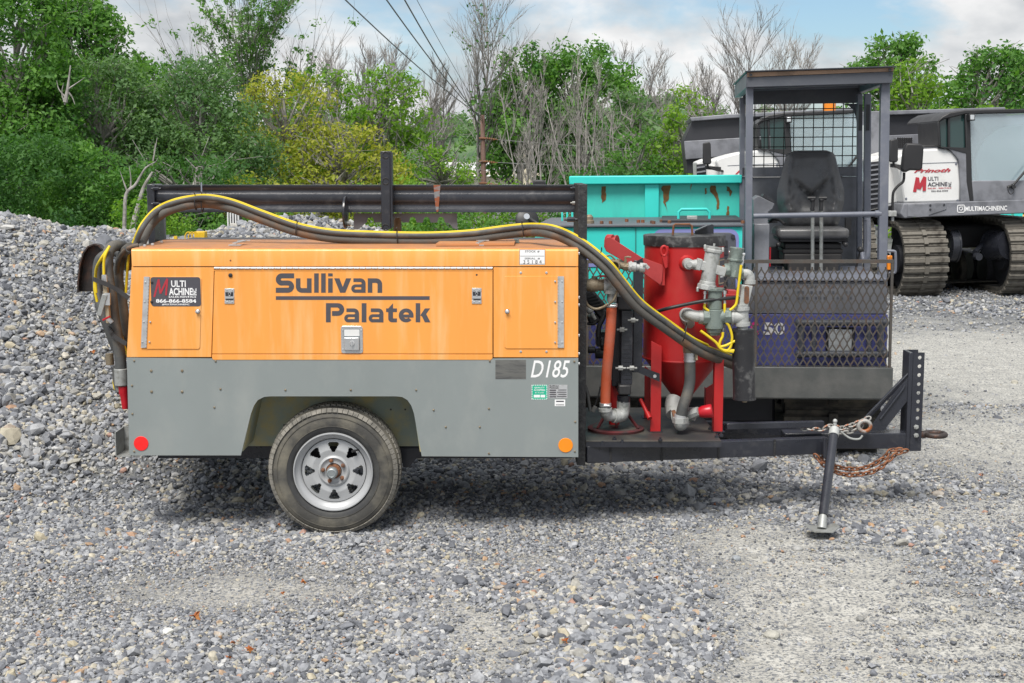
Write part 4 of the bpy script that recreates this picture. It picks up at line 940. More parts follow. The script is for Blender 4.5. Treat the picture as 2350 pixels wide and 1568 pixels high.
# brace gussets
def plate3(pts, Y0, Y1): m = MB(); m.prism(P2(pts, (Y0 + Y1) / 2), Y0, Y1); return m
obj('brace', plate3([(2082, 855), (2084, 868), (2010, 945), (1988, 966), (1975, 966), (2060, 878)], YT + .045, YT + .055), M['black_steel'], T)
obj('brace', plate3([(2083, 868), (2083, 918), (2028, 988), (1990, 990), (2012, 960), (2050, 905)], YT - .055, YT - .045), M['black_steel'], T)
m = MB(); m.tube([at(2076, 884, YT - .06), at(2073, 892, YT - .06), at(2020, 962, YT - .06)], .0065, 8); m.tube([at(2084, 858, YT - .04), at(1978, 966, YT - .04)], .006, 8); obj('brace_rod', m, M['black_steel'], T)
# jack
YJ = .42
jf_ = onground(1886, 1213, .045); jt, jb = at(1915, 985, YJ), at(1889, 1184, jf_.y + .03)
m = MB(); m.cyl(jt, jb, .0255, n=24); jack = obj('jack_tube', m, M['black_steel'], T, label='black leaning jack leg tube')
m = MB(); jf = onground(1886, 1213, .045); m.cyl(jb + (jt - jb) * .02, jf, .021, .025, 20); obj('jack_inner_tube', m, M['galv_light'], jack)
m = MB(); a, b_ = Vector((-.088, -.035, .018)), Vector((.082, .02, .018))
fz = jf.z
vs = [(-.088, -.02, .02), (-.05, -.06, 0), (.045, -.065, 0), (.088, -.03, .02), (.08, .05, .018), (.04, .07, 0), (-.045, .07, 0), (-.08, .05, .018)]
V0 = [(jf.x + x, jf.y + y, fz - .006 + z) for x, y, z in vs]; V1 = [(x, y, z + .005) for x, y, z in V0]
m.add(V0 + V1, [(8, 9, 14, 15), (9, 10, 13, 14), (10, 11, 12, 13), (7, 6, 1, 0), (6, 5, 2, 1), (5, 4, 3, 2)] + [(i, (i + 1) % 8, (i + 1) % 8 + 8, i + 8) for i in range(8)])
obj('jack_foot', m, M['galv_light'], jack)
m = MB(); m.cyl(jt + (jb - jt) * .0, jt + (jb - jt) * .08, .029); m.cyl(jt, jt + Vector((.002, 0, .035)), .010); m.sphere(jt + Vector((.002, 0, .045)), .013); obj('jack_cap', m, M['cast_grey'], jack)
m = MB(); hp = cr([jt + Vector((.03, -.02, -.01)), jt + Vector((.08, -.03, -.045)), jt + Vector((.13, -.03, -.05)), jt + Vector((.15, -.03, -.03))], 5); m.tube(hp, .006, 8); obj('jack_handle', m, M['galv_light'], jack)
m = MB(); c = at(1898, 1030, YJ + .04); m.box((c.x - .03, YJ + .02, c.z - .03), (c.x + .02, YJ + .08, c.z + .04)); m.cyl(at(1893, 1005, YJ), at(1893, 1050, YJ), .012); obj('jack_bracket', m, M['black_steel'], jack)
# ================================================================== chains, hoses, blast pot, cooler
def chain(name, pts, mat, lbl, cat, step=.030, r=.0052, L_=.022, W_=.0125, parent=None):
    P = cr(pts, 12); acc = [0]
    for a, b in zip(P[:-1], P[1:]): acc.append(acc[-1] + (b - a).length)
    tot = acc[-1]; n = int(tot / step)
    root = thing(name, lbl, cat, P[0])
    base = MB(); oval = []
    for k in range(14):
        t = 2 * pi * k / 14; oval.append((L_ * (cos(t)) * (1 if abs(cos(t)) < 2 else 1), W_ * sin(t), 0))
    base.tube(oval, r, 6, closed=True); me = base.mesh('chain_link', 60); me.materials.append(mat)
    for i in range(n):
        s = (i + .5) * tot / n; j = max(q for q in range(len(acc) - 1) if acc[q] <= s); t = (s - acc[j]) / max(acc[j+1] - acc[j], 1e-9)
        p = P[j].lerp(P[j+1], t); d = (P[j+1] - P[j]).normalized()
        q = d.to_track_quat('X', 'Z') @ Quaternion((1, 0, 0), (R(35) if i % 2 else R(-55)) + rnd.uniform(-.25, .25))
        o = bpy.data.objects.new('chain_link', me); COL.objects.link(o); o.parent = root; o.location = p - root.location; o.rotation_mode = 'QUATERNION'; o.rotation_quaternion = q
    return root
zc2 = zc_ + .052
chain('safety_chain', [at(x, y, .5) for x, y in ((1842, 985), (1858, 984), (1885, 986), (1905, 978), (1930, 983), (1955, 976), (1975, 968), (1990, 962), (1985, 966), (1968, 984), (1940, 992), (1920, 990))], M['chain_mix'], 'grey and rusty safety chain draped over the top of the trailer tongue', 'chain')
chain('safety_chain', [at(x, y, .5) for x, y in ((1880, 1040), (1888, 1050), (1905, 1065), (1935, 1075), (1970, 1076), (2000, 1068), (2030, 1050), (2045, 1034), (2070, 1032))], M['chain_rust'], 'rusty safety chain looping under the tongue, the upper and shorter loop', 'chain')
chain('safety_chain', [at(x, y, .44) for x, y in ((1870, 1044), (1890, 1066), (1920, 1084), (1950, 1090), (1990, 1086), (2020, 1074), (2045, 1052), (2060, 1040), (2082, 1034))], M['chain_rust'], 'rusty safety chain with pale links, the lower and longer loop under the tongue', 'chain')
m = MB(); c = at(1984, 978, .47); m.tube([c + Vector((.034 * cos(t), 0, .030 * sin(t))) for t in [2*pi*k/20 for k in range(20)]], .011, 10, closed=True)
hk = tag(obj('lifting_ring', m, M['chain_mix']), 'thick grey and rusty steel ring lying among chain on the tongue', 'ring')
m = MB(); hk2 = cr([at(x, y, .5) for x, y in ((1908, 985), (1925, 1000), (1950, 1006), (1970, 1002), (1972, 992))], 5); m.tube(hk2, .006, 8)

def hose(name, pts, r, mat, lbl=None, cat='hose', parent=None, n=12, group=None, k=8):
    m = MB(); m.tube(cr(pts, k), r, n); o = obj(name, m, mat, parent, 60)
    if lbl: tag(o, lbl, cat, group)
    return o
# long bundle over the roof
cen = [(312, 585), (320, 562), (338, 522), (365, 492), (400, 475), (440, 466), (480, 464), (530, 474), (600, 500), (680, 528), (760, 543), (860, 548), (980, 550), (1080, 545), (1150, 536), (1210, 530), (1262, 533), (1305, 549), (1345, 574), (1390, 612), (1420, 650), (1465, 703), (1530, 752), (1600, 800), (1650, 822), (1725, 850)]
def dep(px):
    if px < 335: return .22
    if px < 480: return .40
    if px < 1240: return .36
    if px < 1400: return .16 - (px - 1240) * .0004
    if px < 1560: return .10 + (px - 1400) * .0008
    return .228 + (px - 1560) * .0019
def offs(pts, d):
    out = []
    for i, (x, y) in enumerate(pts):
        a = pts[max(i-1, 0)]; b = pts[min(i+1, len(pts)-1)]; t = Vector((b[0]-a[0], b[1]-a[1])).normalized(); nrm = Vector((t.y, -t.x)); out.append((x + nrm.x * d, y + nrm.y * d))
    return out
def pth(pts, dy=0): return [at(x, y, dep(x) + dy) for x, y in pts]
hose('blast_hose', pth([(x, y) for x, y in offs(cen, -4)], 0), .0235, M['hose_black'] if 0 else M['hose_brown'], 'thick muddy blast hose running over the roof to the red pot, lowest in the bundle')
hose('blast_hose', pth(offs(cen, 9), -.016), .0145, M['hose_black'], 'thin dark grey hose between the yellow line and the thick hose on the roof')
hose('control_line', pth(offs(cen, 16), .004), .0059, M['hose_yellow'], 'upper yellow control line on top of the hose bundle over the roof', 'hose', n=8)
hose('control_line', pth(offs(cen[:-3], 13) + [(1590, 775), (1625, 792)], -.018), .0059, M['hose_yellow'], 'lower yellow control line strapped against the grey hoses over the roof', 'hose', n=8)
def tie(px, py, dx, dy, Y, mat='black_plastic'):
    a = at(px - dx, py - dy, Y); b = at(px + dx, py + dy, Y); c = (a + b) / 2; ln_ = (b - a).length / 2; ux_ = (b - a).normalized()
    m = MB(); pts = [c + ux_ * ln_ * cos(t) + Vector((0, 1, 0)) * (.026 * sin(t)) for t in [2*pi*k/16 for k in range(16)]]
    m.tube(pts, .0032, 6, closed=True); m.cyl(a - ux_ * .003, a + Vector((0, -.02, .02)), .003, n=6)
    return tag(obj('cable_tie', m, M[mat]), tie.l.pop(0), 'cable tie', 'black cable ties round the hose bundle')
tie.l = ['black cable tie on the hoses at the top of their left arch', 'long black cable tie hanging the hose arch from the beam', 'black cable tie on the hose bundle right of the first dip', 'black cable tie below the scalloped plate', 'black cable tie on the hoses above the serial label side', 'black cable tie where hoses pass the right upright', 'black cable tie on hoses crossing the red pot']
tie(449, 466, 1, 16, .39); tie(464, 467, 1, 20, .39); tie(681, 526, -1, 14, .35); tie(912, 545, 1, 14, .35); tie(1200, 529, 2, 14, .33); tie(1372, 588, -8, 12, .12); tie(1571, 765, -4, 18, .22)
m = MB(); m.tube([at(462, 420, YB - .02), at(463, 446, .45), at(464, 455, .42)], .004, 6)
m.tube([at(462, 421, YB + .14), at(462, 421, YB - .02)], .004, 6); tag(obj('hanging_strap', m, M['post_grey']), 'grey strap looped over the black beam holding the hose arch', 'strap')

# --- hose coil at the left end
def QX(x, y, Y=.3): return at(178.6 + .3476 * x, 526.4 + .3476 * y, Y)
hose('coiled_hose', [QX(*q) for q in ((330, 250, .45), (310, 130, .35), (255, 108, .25), (210, 135, .2), (196, 200, .18), (200, 320, .16), (222, 450, .15), (240, 600, .15), (262, 720, .15), (280, 850, .15), (285, 930, .15))], .0300, M['hose_black'], 'thick grey hose hanging in front at the left end with a coupling at its foot')
hose('coiled_hose', [QX(*q) for q in ((345, 120, .12), (300, 160, .30), (275, 230, .3), (270, 340, .28), (290, 450, .27), (305, 560, .27), (320, 700, .28), (320, 800, .3))], .0270, M['hose_black'], 'thick grey hose in the coil nearest the orange end wall')
hose('coiled_hose', [QX(*q) for q in ((300, 180, .5), (240, 150, .5), (160, 180, .48), (130, 240, .48), (128, 380, .46), (150, 520, .42), (200, 650, .4), (250, 780, .4), (300, 860, .4))], .0255, M['hose_black'], 'dark hose at the outer left side of the coil')
hose('coiled_hose', [QX(*q) for q in ((250, 240, .55), (235, 300, .5), (240, 420, .45), (280, 560, .42), (310, 690, .4), (318, 800, .4))], .024, M['hose_black'], 'dark hose seen between the two thickest loops of the coil')
hose('thin_hose', [QX(*q) for q in ((400, 105, .1), (360, 115, .1), (310, 140, .14), (275, 190, .2), (258, 270, .26), (262, 400, .3))], .0115, M['hose_brown'], 'thin brown hose curling round the coil beside the roof corner')
yl = [((210, 110, .14), (182, 170, .12), (172, 220, .12), (172, 300, .12)), ((200, 125, .15), (165, 190, .15), (130, 240, .2), (114, 330, .25), (112, 400, .25), (128, 480, .25)),
      ((190, 140, .15), (150, 200, .15), (122, 260, .2), (118, 340, .25), (122, 420, .25)), ((340, 130, .25), (325, 300, .25), (318, 420, .25)), ((262, 240, .35), (250, 290, .35), (254, 330, .35)),
      ((288, 700, .25), (310, 780, .22), (328, 830, .2)), ((250, 930, .3), (238, 990, .3), (245, 1050, .3), (268, 1075, .3)), ((360, 118, .2), (320, 140, .22), (300, 165, .25))]
yn = ['short yellow line ending in metal ferrules left of the coil', 'yellow line on the outermost left of the coil', 'second yellow line from the left of the coil', 'yellow line close against the orange end wall', 'yellow line seen between the two thick loops', 'yellow line coming out low beside the end wall', 'yellow line loop beside the red nozzle', 'yellow line over the top of the coil near the roof']
for p, l_ in zip(yl, yn): hose('control_line', [QX(*q) for q in p], .0075, M['hose_yellow'], l_, 'hose', n=8)
hose('control_line', [QX(*q) for q in ((245, 900, .3), (243, 980, .3), (255, 1050, .3), (272, 1080, .28))], .012, M['hose_black'], 'black hose loop just behind the red nozzle', 'hose')
# coupling and nozzle
m = MB(); m.cyl(QX(284, 920, .15), QX(290, 1030, .15), .036, n=20); tag(obj('hose_coupling', m, M['galv_light'], bevel=.003), 'grey plastic hose coupling above the red nozzle', 'coupling')
cpl = bpy.data.objects[-1] if 0 else None
m = MB(); m.tube([QX(299, 1035, .15), QX(302, 1080, .15), QX(306, 1100, .15), QX(312, 1150, .15), QX(313, 1185, .15)], [.026, .025, .021, .0195, .016], 20); tag(obj('blast_nozzle', m, M['red_plastic']), 'red blast nozzle hanging at the left end below the grey coupling', 'nozzle')
m = MB(); m.cyl(QX(208, 820, .35), QX(214, 895, .35), .022, n=16); m.box(QX(195, 825, .40), QX(203, 890, .36)); tag(obj('camlock_fitting', m, M['brass_dirty']), 'dark brass camlock fitting poking out left of the hoses', 'fitting')
# deadman handle and ferrules
m = MB()
m.bar(QX(182, 360, .10), QX(205, 620, .10), .030, .022); h = tag(obj('deadman_handle', m, M['tan_tape'], bevel=.004), 'tan taped deadman control handle strapped to the hose coil', 'handle')
m = MB(); m.bar(QX(180, 430, .07), QX(140, 570, .07), .014, .026); obj('lever', m, M['galv_light'], h, bevel=.002)
m = MB(); m.bar(QX(164, 600, .06), QX(212, 575, .06), .012, .010); obj('red_trigger', m, M['red_plastic'], h, bevel=.002)
m = MB(); m.bar(QX(196, 420, .08), QX(196, 500, .08), .02, .03); m.bar(QX(206, 610, .09), QX(222, 595, .09), .02, .03); m.cyl(QX(175, 300, .1), QX(176, 350, .1), .007, n=8); m.cyl(QX(184, 300, .1), QX(186, 350, .1), .007, n=8)
m.cyl(QX(165, 300, .1), QX(163, 345, .1), .006, n=8); obj('ferrule', m, M['chrome'], h)
# straps
for pts, l_ in ((((100, 328, .12), (130, 340, .08), (200, 368, .06), (270, 405, .06), (335, 455, .05)), 'black rubber strap across the upper part of the hose coil'), (((172, 605, .3), (205, 660, .12), (240, 705, .1), (285, 735, .08), (322, 758, .05)), 'black rubber strap across the lower part of the hose coil')):
    m = MB(); P = cr([QX(*q) for q in pts], 6)
    for a, b in zip(P[:-1], P[1:]): m.bar(a, b, .005, .023, up=(0, -.1, 1)) if 0 else m.bar(a, b + (b - a) * .1, .023, .005, up=(0, 1, 0))
    tag(obj('rubber_strap', m, M['rubber_strap']), l_, 'strap')
hm = MB(); 
ring_ = []
c = QX(150, 270, .8); prof_ = []
pl_ = [QX(*q, .72) for q in ((38, 405), (42, 330), (52, 230), (75, 150), (105, 108), (145, 92), (175, 100), (200, 128))]
pr_ = [QX(*q, .72) for q in ((100, 408), (112, 300), (150, 200), (215, 150))]
A_ = [Vector((p.x, .60, p.z)) for p in pl_]
B_ = [Vector((p.x, .615, p.z)) for p in pl_]
poly = [(p.x, p.z) for p in pl_] + [(QX(215, 400, .72).x, QX(215, 405, .72).z), (pl_[0].x, pl_[0].z)]
hm.prism([(p.x, p.z) for p in pl_] + [(QX(210, 405, .72).x, pl_[0].z)], .66, .675)
for a_, b_ in zip(pl_[:-1], pl_[1:]): hm.bar(Vector((a_.x, .64, a_.z)), Vector((b_.x, .64, b_.z)), .008, .06, up=(0, 1, 0))
D('hanger_steel', (.028, .022, .02), .45, col2=(.10, .04, .02), sc=6, lo=.5, hi=.65, var=.3, bump=.3)
tag(obj('hose_hanger', hm, M['hanger_steel']), 'black half round steel hose hanger plate behind the coiled hoses', 'hanger')

# ================================================================== red blast pot
def Q3(x, y, Y=.6): return at(1297.2 + .3357 * x, 507.6 + .3357 * y, Y)
YP = .62
pc = at(1568, 700, YP); PR = .222
PT = thing('blast_pot', 'red sandblasting pot with black lid and four red legs standing on the trailer deck', 'blast pot', (pc.x, YP, zd))
px_ = pc.x; zs_ = lambda y, yy=YP - PR: at(1568, y, yy).z
ztop, zseam = zs_(566), zs_(832)
m = MB(); m.lathe([(PR, zseam - zd), (PR, ztop - zd)], (px_, YP, zd), (0, 0, 1), 64); 
body = obj('vessel', m, M['red_paint'], PT, 40)
m = MB(); zap = at(1572, 922, YP).z; m.lathe([(.03, zap - zd), (PR, zseam - zd)], (px_, YP, zd), (0, 0, 1), 64); obj('cone', m, M['red_paint'], PT)
m = MB(); m.lathe([(PR, zseam - .004), (PR + .004, zseam - .006), (PR + .006, zseam), (PR + .004, zseam + .005), (PR, zseam + .004)], (px_, YP, 0), (0, 0, 1), 64); obj('seam_weld', m, M['red_paint'], body)
zl0, zl1 = zs_(568), zs_(543.5)
m = MB(); m.lathe([(PR + .006, zl0), (PR + .008, zl1 - .004), (PR + .005, zl1), (.1, zl1 + .004), (0, zl1 + .005)], (px_, YP, 0), (0, 0, 1), 64)
D('lid_steel', (.02, .02, .021), .5, col2=(.10, .10, .10), sc=22, lo=.5, hi=.68, var=.3, rust=RUST, rsc=5, rlo=.66, rhi=.74); lid = obj('lid', m, M['lid_steel'], PT)
m = MB(); a, b_ = Q3(735, 105, YP - .08), Q3(865, 100, YP - .08); h_ = .055
m.tube([Vector((a.x, YP - .08, zl1)), Vector((a.x + .004, YP - .08, zl1 + h_)), Vector((a.x + .012, YP - .08, zl1 + h_ + .006)), Vector((b_.x - .012, YP - .08, zl1 + h_ + .006)), Vector((b_.x, YP - .08, zl1 + h_ - .004)), Vector((b_.x + .003, YP - .08, zl1))], .0065, 8); obj('lid_handle', m, M['rusty'], lid)
m = MB(); a = Q3(880, 100, YP + .02); b_ = Q3(1015, 50, YP + .02); m.prism([(a.x, zl1 + .004), (a.x + .01, zl1 + .022), (b_.x - .01, zl1 + .058), (b_.x, zl1 + .05), (b_.x, zl1 + .004)], YP + .02, YP + .028); m.bar((a.x, YP, zl1 + .02), (b_.x - .04, YP, zl1 + .05), .05, .006); obj('lid_bracket', m, M['black_steel'], lid)
# legs (angle iron)
def leg(x0, x1, Y, y0, y1, side, slant=True):
    a = at(x0, y1, Y).x; b = at(x1, y1, Y).x; zt_l = at((x0+x1)/2, y0, Y).z
    m = MB(); dz_ = .03 if slant else 0
    poly = [(a, zd + .002), (b, zd + .002), (b, zt_l), (a, zt_l - dz_)] if side > 0 else [(a, zd + .002), (b, zd + .002), (b, zt_l - dz_), (a, zt_l)]
    m.prism(poly, Y, Y + .007); xi = a if side > 0 else b - .007
    m.box((xi, Y + .0072, zd + .002), (xi + .007, Y + .06, zt_l - dz_))
    l_ = obj('leg', m, M['red_paint'], PT, bevel=.002)
    ft = MB(); ft.box((min(a, b) - .01, Y - .01, zd + .0005), (max(a, b) + .01, Y + .07, zd + .004)); obj('foot_pad', ft, M['black_steel'], l_)
leg(1492, 1516, YP - PR - .015, 783, 1004, -1); leg(1637, 1658, YP - PR - .015, 826, 1003, 1, False)
leg(1478, 1492, YP + PR * .75, 840, 975, -1); leg(1618, 1636, YP + PR * .75, 880, 975, 1)
m = MB(); m.tube([Q3(515, 1220, .45), Q3(575, 1345, .36)], .011, 10); m.cyl(Q3(560, 1310, .38), Q3(578, 1350, .35), .014); obj('leg_brace', m, M['red_paint'], PT)
# arm
m = MB(); Ya = YP - PR * .55
m.prism(P2([(1393, 545), (1400, 544), (1473, 591), (1520, 608), (1521, 618), (1519, 645), (1515, 654), (1478, 628), (1470, 622), (1391, 577), (1386, 566), (1387, 553)], Ya - .10), Ya - .108, Ya - .10)
D('red_faded', (.42, .045, .045), .5, col2=(.33, .03, .03), sc=8, lo=.5, hi=.7, var=.12); arm = obj('davit_arm', m, M['red_faded'], PT, bevel=.002)
m = MB(); m.lathe([(.042, 0), (.045, .004), (.045, .035), (.03, .036), (.03, .05), (.042, .052), (.042, .06)], at(1392, 556, Ya) + Vector((0, -.03, 0)), (.9, -.42, 0), 24); obj('davit_roller', m, M['red_faded'], PT)
m = MB(); m.box(at(1512, 652, Ya - .03), at(1519, 612, Ya + .02) ) if 0 else m.bar(at(1519, 612, Ya - .09), at(1519, 655, Ya - .09), .01, .03); obj('davit_plate', m, M['red_paint'], PT)
# lifting lug
m = MB(); c = Q3(675, 205, YP - PR - .01); m.tube([c + Vector((.016 * cos(t), 0, .026 * sin(t))) for t in [2*pi*k/20 for k in range(20)]], .0085, 8, closed=True)
m.prism([(c.x - .014, c.z - .02), (c.x + .018, c.z - .016), (c.x + .020, c.z - .088), (c.x + .010, c.z - .096), (c.x + .004, c.z - .088)], YP - PR - .016, YP - PR + .006); m.prism([(c.x + .016, c.z + .028), (c.x + .026, c.z + .024), (c.x + .026, c.z - .09), (c.x + .016, c.z - .09)], YP - PR - .004, YP - PR + .01); obj('lifting_lug', m, M['red_paint'], PT, bevel=.002)
# black and yellow badge on the right of the vessel
def wrap(poly, mat, name, par, rr=PR + .0012):
    vs = []; n = len(poly)
    for x, y in poly:
        p = Q3(x, y, YP - .1); dx_ = max(-rr * .999, min(rr * .999, p.x - px_)); vs.append((p.x if 0 else px_ + dx_, YP - sqrt(rr * rr - dx_ * dx_), p.z))
    c = len(vs); m = MB(); m.add(vs, [tuple(range(n))]); return obj(name, m, mat, par, 0)
def wrapgrid(x0, x1, y0, y1, mat, name, par, rr):
    m = MB(); n = 8
    for i in range(n):
        q = []
        for x, y in ((x0 + (x1-x0)*i/n, y1), (x0 + (x1-x0)*(i+1)/n, y1), (x0 + (x1-x0)*(i+1)/n, y0), (x0 + (x1-x0)*i/n, y0)):
            p = Q3(x, y, YP - .1); dx_ = max(-rr * .999, min(rr * .999, p.x - px_)); q.append((px_ + dx_, YP - sqrt(rr*rr - dx_*dx_), p.z))
        m.add(q, [(0, 1, 2, 3)])
    return obj(name, m, mat, par, 0)
bdg = wrapgrid(1045, 1100, 250, 440, M['slate_print'], 'badge', body, PR + .0012)
wrapgrid(1040, 1100, 262, 268, M['tan_tape'], 'badge_border', bdg, PR + .002); wrapgrid(1040, 1100, 420, 428, M['tan_tape'], 'badge_border', bdg, PR + .002)
wrapgrid(1040, 1048, 268, 420, M['tan_tape'], 'badge_border', bdg, PR + .002); wrapgrid(1056, 1092, 360, 385, M['white_print'], 'badge_lettering', bdg, PR + .002)
# --- valves and fittings
def F(name, mat, par=None, bevel=0, parent=None):
    return obj(name, F.m, M[mat], par or PT, 40, bevel=bevel)
def start(): F.m = MB(); return F.m
YV = YP - PR - .07
# upper elbow
m = start(); c = Q3(845, 295, YV); m.lathe([(.030, -.07), (.030, .0), (.027, .012), (.016, .013), (.016, .026)], c, (0, -1, 0), 24); m.cyl(c, Q3(905, 300, YV), .024, .026, 20); m.cyl(Q3(880, 298, YV), Q3(906, 300, YV), .029, .029, 20); F('upper_elbow', 'cast_grey')
m = start(); m.lathe([(.036, 0), (.046, -.012)], c + Vector((0, .06, 0)), (0, -1, 0), 24); F('vessel_port', 'red_paint')
m = start(); rot = Matrix.Rotation(R(9), 3, 'Y')
vc = Q3(990, 322, YV - .01)
def cylr(c, dz0, dz1, r0, r1, n=20): m.cyl(c + rot @ Vector((0, 0, dz0)), c + rot @ Vector((0, 0, dz1)), r0, r1, n)
cylr(vc, -.105, .10, .040, .042, 20); cylr(vc, .085, .105, .050, .052, 8); cylr(vc, -.118, -.088, .054, .052, 8); cylr(vc, -.09, -.07, .045, .042)
m.bar(vc + rot @ Vector((-.075, 0, .012)), vc + rot @ Vector((.085, 0, -.008)), .055, .050); m.bar(vc + rot @ Vector((-.078, 0, .012)), vc + rot @ Vector((-.052, 0, .010)), .062, .062)
va = F('control_valve', 'cast_grey', bevel=.004)
m = start(); cylr(vc, .105, .118, .046, .046, 8); cylr(vc, .118, .135, .006, .006, 8)
for sx in (-1, 1):
    for h_ in (.11, -.122):
        q = vc + rot @ Vector((sx * .048, -.01, h_)); m.lathe([(.008, -.012), (.008, .008), (.005, .012)], q, (0, 0, 1), 6)
F('valve_cap', 'galv_light', va)
text('casting_mark', 'MARCO\nPAM', 0, 0, 1, 1, 0, M['cast_green'], va) if 0 else None
# green valve
m = start(); gc = Q3(1160, 300, YV + .02); rot = Matrix.Rotation(R(6), 3, 'Y')
cylr(gc, -.05, .095, .040, .040, 20); cylr(gc, .02, .034, .046, .046, 8); cylr(gc, -.065, -.02, .046, .040, 8); m.cyl(Q3(1085, 335, YV), Q3(1125, 335, YV), .036, .036, 8); m.cyl(Q3(1190, 362, YV), Q3(1215, 362, YV), .034, .034, 6)
va2 = F('check_valve', 'cast_green', bevel=.003)
m = start(); m.cyl(Q3(1072, 335, YV), Q3(1088, 335, YV), .026, .026, 16); F('nipple', 'rusty', va2)
m = start(); m.cyl(Q3(1118, 212, YV + .02), Q3(1135, 212, YV + .02), .008); m.cyl(Q3(1210, 225, YV), Q3(1228, 228, YV), .008); m.cyl(Q3(1218, 235, YV), Q3(1212, 290, YV), .0065); m.cyl(Q3(1208, 285, YV), Q3(1206, 305, YV), .008); F('small_fitting', 'chrome', va2)
m = start(); m.tube(cr([Q3(1208, 362, YV), Q3(1245, 362, YV), Q3(1262, 385, YV), Q3(1262, 425, YV)], 5), .026, 16); m.cyl(Q3(1262, 405, YV), Q3(1262, 430, YV), .031); F('street_elbow', 'cast_grey')
m = start(); m.cyl(Q3(1258, 428, YV), Q3(1256, 445, YV), .026); F('nipple', 'rusty')
# exhaust muffler plate with screen
m = start(); m.prism(P2([(1297.2 + .3357 * x, 507.6 + .3357 * y) for x, y in ((1205, 435), (1282, 442), (1245, 600), (1215, 590), (1175, 585), (1190, 560))], YV - .02), YV - .03, YV + .03); mp_ = F('muffler_plate', 'cast_grey', bevel=.004)
m = start(); a = Q3(1240, 505, YV - .03); m.prism([(x - 0, z) for x, z in rrect(a.x - .013, a.z - .048, a.x + .013, a.z + .048, .0128, 6)], YV - .0325, YV - .0302); F('screen', 'rusty', mp_)
# middle valve stack
mc = Q3(1020, 640, YV - .02)
m = start(); rot = Matrix.Identity(3)
cylr(mc, .03, .14, .040, .040, 20); cylr(mc, .130, .146, .052, .052, 8); cylr(mc, -.075, .03, .050, .046, 20); cylr(mc, -.098, -.07, .040, .044, 8); cylr(mc, -.112, -.095, .032, .034, 6)
m.cyl(Q3(940, 655, YV - .02), Q3(985, 655, YV - .02), .046, .046, 8); m.cyl(Q3(1085, 650, YV - .02), Q3(1128, 650, YV - .02), .046, .046, 8); m.cyl(Q3(980, 655, YV - .02), Q3(1090, 652, YV - .02), .04, .04, 16)
mv = F('pressure_valve', 'cast_green', bevel=.003)
m = start()
for x in (955, 1090):
    m.cyl(Q3(x, 478, YV - .03), Q3(x, 500, YV - .03), .010, n=6); m.cyl(Q3(x, 500, YV - .03), Q3(x - 3, 545, YV - .03), .0065); m.cyl(Q3(x, 545, YV - .03), Q3(x, 565, YV - .03), .008, n=6)
m.cyl(Q3(975, 480, YV - .03), Q3(1085, 478, YV - .03), .005); m.cyl(Q3(1078, 730, YV), Q3(1078, 760, YV), .008)
F('small_fitting', 'chrome', mv)
m = start(); m.tube(cr([Q3(850, 700, YV + .09), Q3(828, 660, YV + .03), Q3(835, 632, YV), Q3(870, 645, YV - .015), Q3(945, 658, YV - .02)], 5), .031, 20); m.cyl(Q3(915, 657, YV - .02), Q3(945, 658, YV - .02), .037, n=20); m.cyl(Q3(826, 640, YV + .06), Q3(830, 640, YV + .0), .038, n=20); F('lower_elbow', 'cast_grey')
m = start(); m.lathe([(.040, 0), (.052, -.02)], Q3(828, 640, YV + .07) + Vector((0, .02, 0)), (0, -1, 0), 24); F('vessel_port', 'red_paint')
tc_ = Q3(1205, 650, YV - .01)
m = start(); m.cyl(Q3(1128, 655, YV - .01), Q3(1210, 655, YV - .01), .036, n=20); m.cyl(Q3(1130, 655, YV - .01), Q3(1148, 655, YV - .01), .042, n=20); m.cyl(Q3(1208, 595, YV - .01), Q3(1212, 715, YV - .01), .034, n=20); m.cyl(Q3(1207, 590, YV - .01), Q3(1208, 610, YV - .01), .041, n=20)
m.cyl(Q3(1211, 692, YV - .01), Q3(1212, 716, YV - .01), .041, n=20); m.cyl(Q3(1212, 716, YV - .01), Q3(1212, 740, YV - .01), .029, n=20); m.cyl(Q3(1205, 570, YV - .01), Q3(1205, 592, YV - .01), .036, n=8)
F('pipe_tee', 'cast_grey')
# black silencer
m = start(); a, b_ = Q3(1214, 740, YV - .01), Q3(1224, 1218, YV - .01); m.cyl(a, b_, .0605, n=32); m.lathe([(.0625, 0), (.0625, .012)], a + Vector((0, 0, -.012)), (0, 0, 1), 32); m.lathe([(.0635, 0), (.0635, .010)], b_, (0, 0, 1), 32)
D('silencer_steel', (.022, .022, .025), .42, col2=(.12, .12, .12), sc=16, lo=.54, hi=.7, var=.3, rust=(.3, .12, .04), rsc=5, rlo=.62, rhi=.72, bump=.1); sl_ = obj('silencer', m, M['silencer_steel'], PT, 40)
m = start(); q = Q3(1225, 1238, YV - .01); m.cyl(b_, q, .008); m.lathe([(.014, 0), (.014, .01)], q, (0, 0, 1), 6); F('drain_cock', 'brass_dirty', sl_)
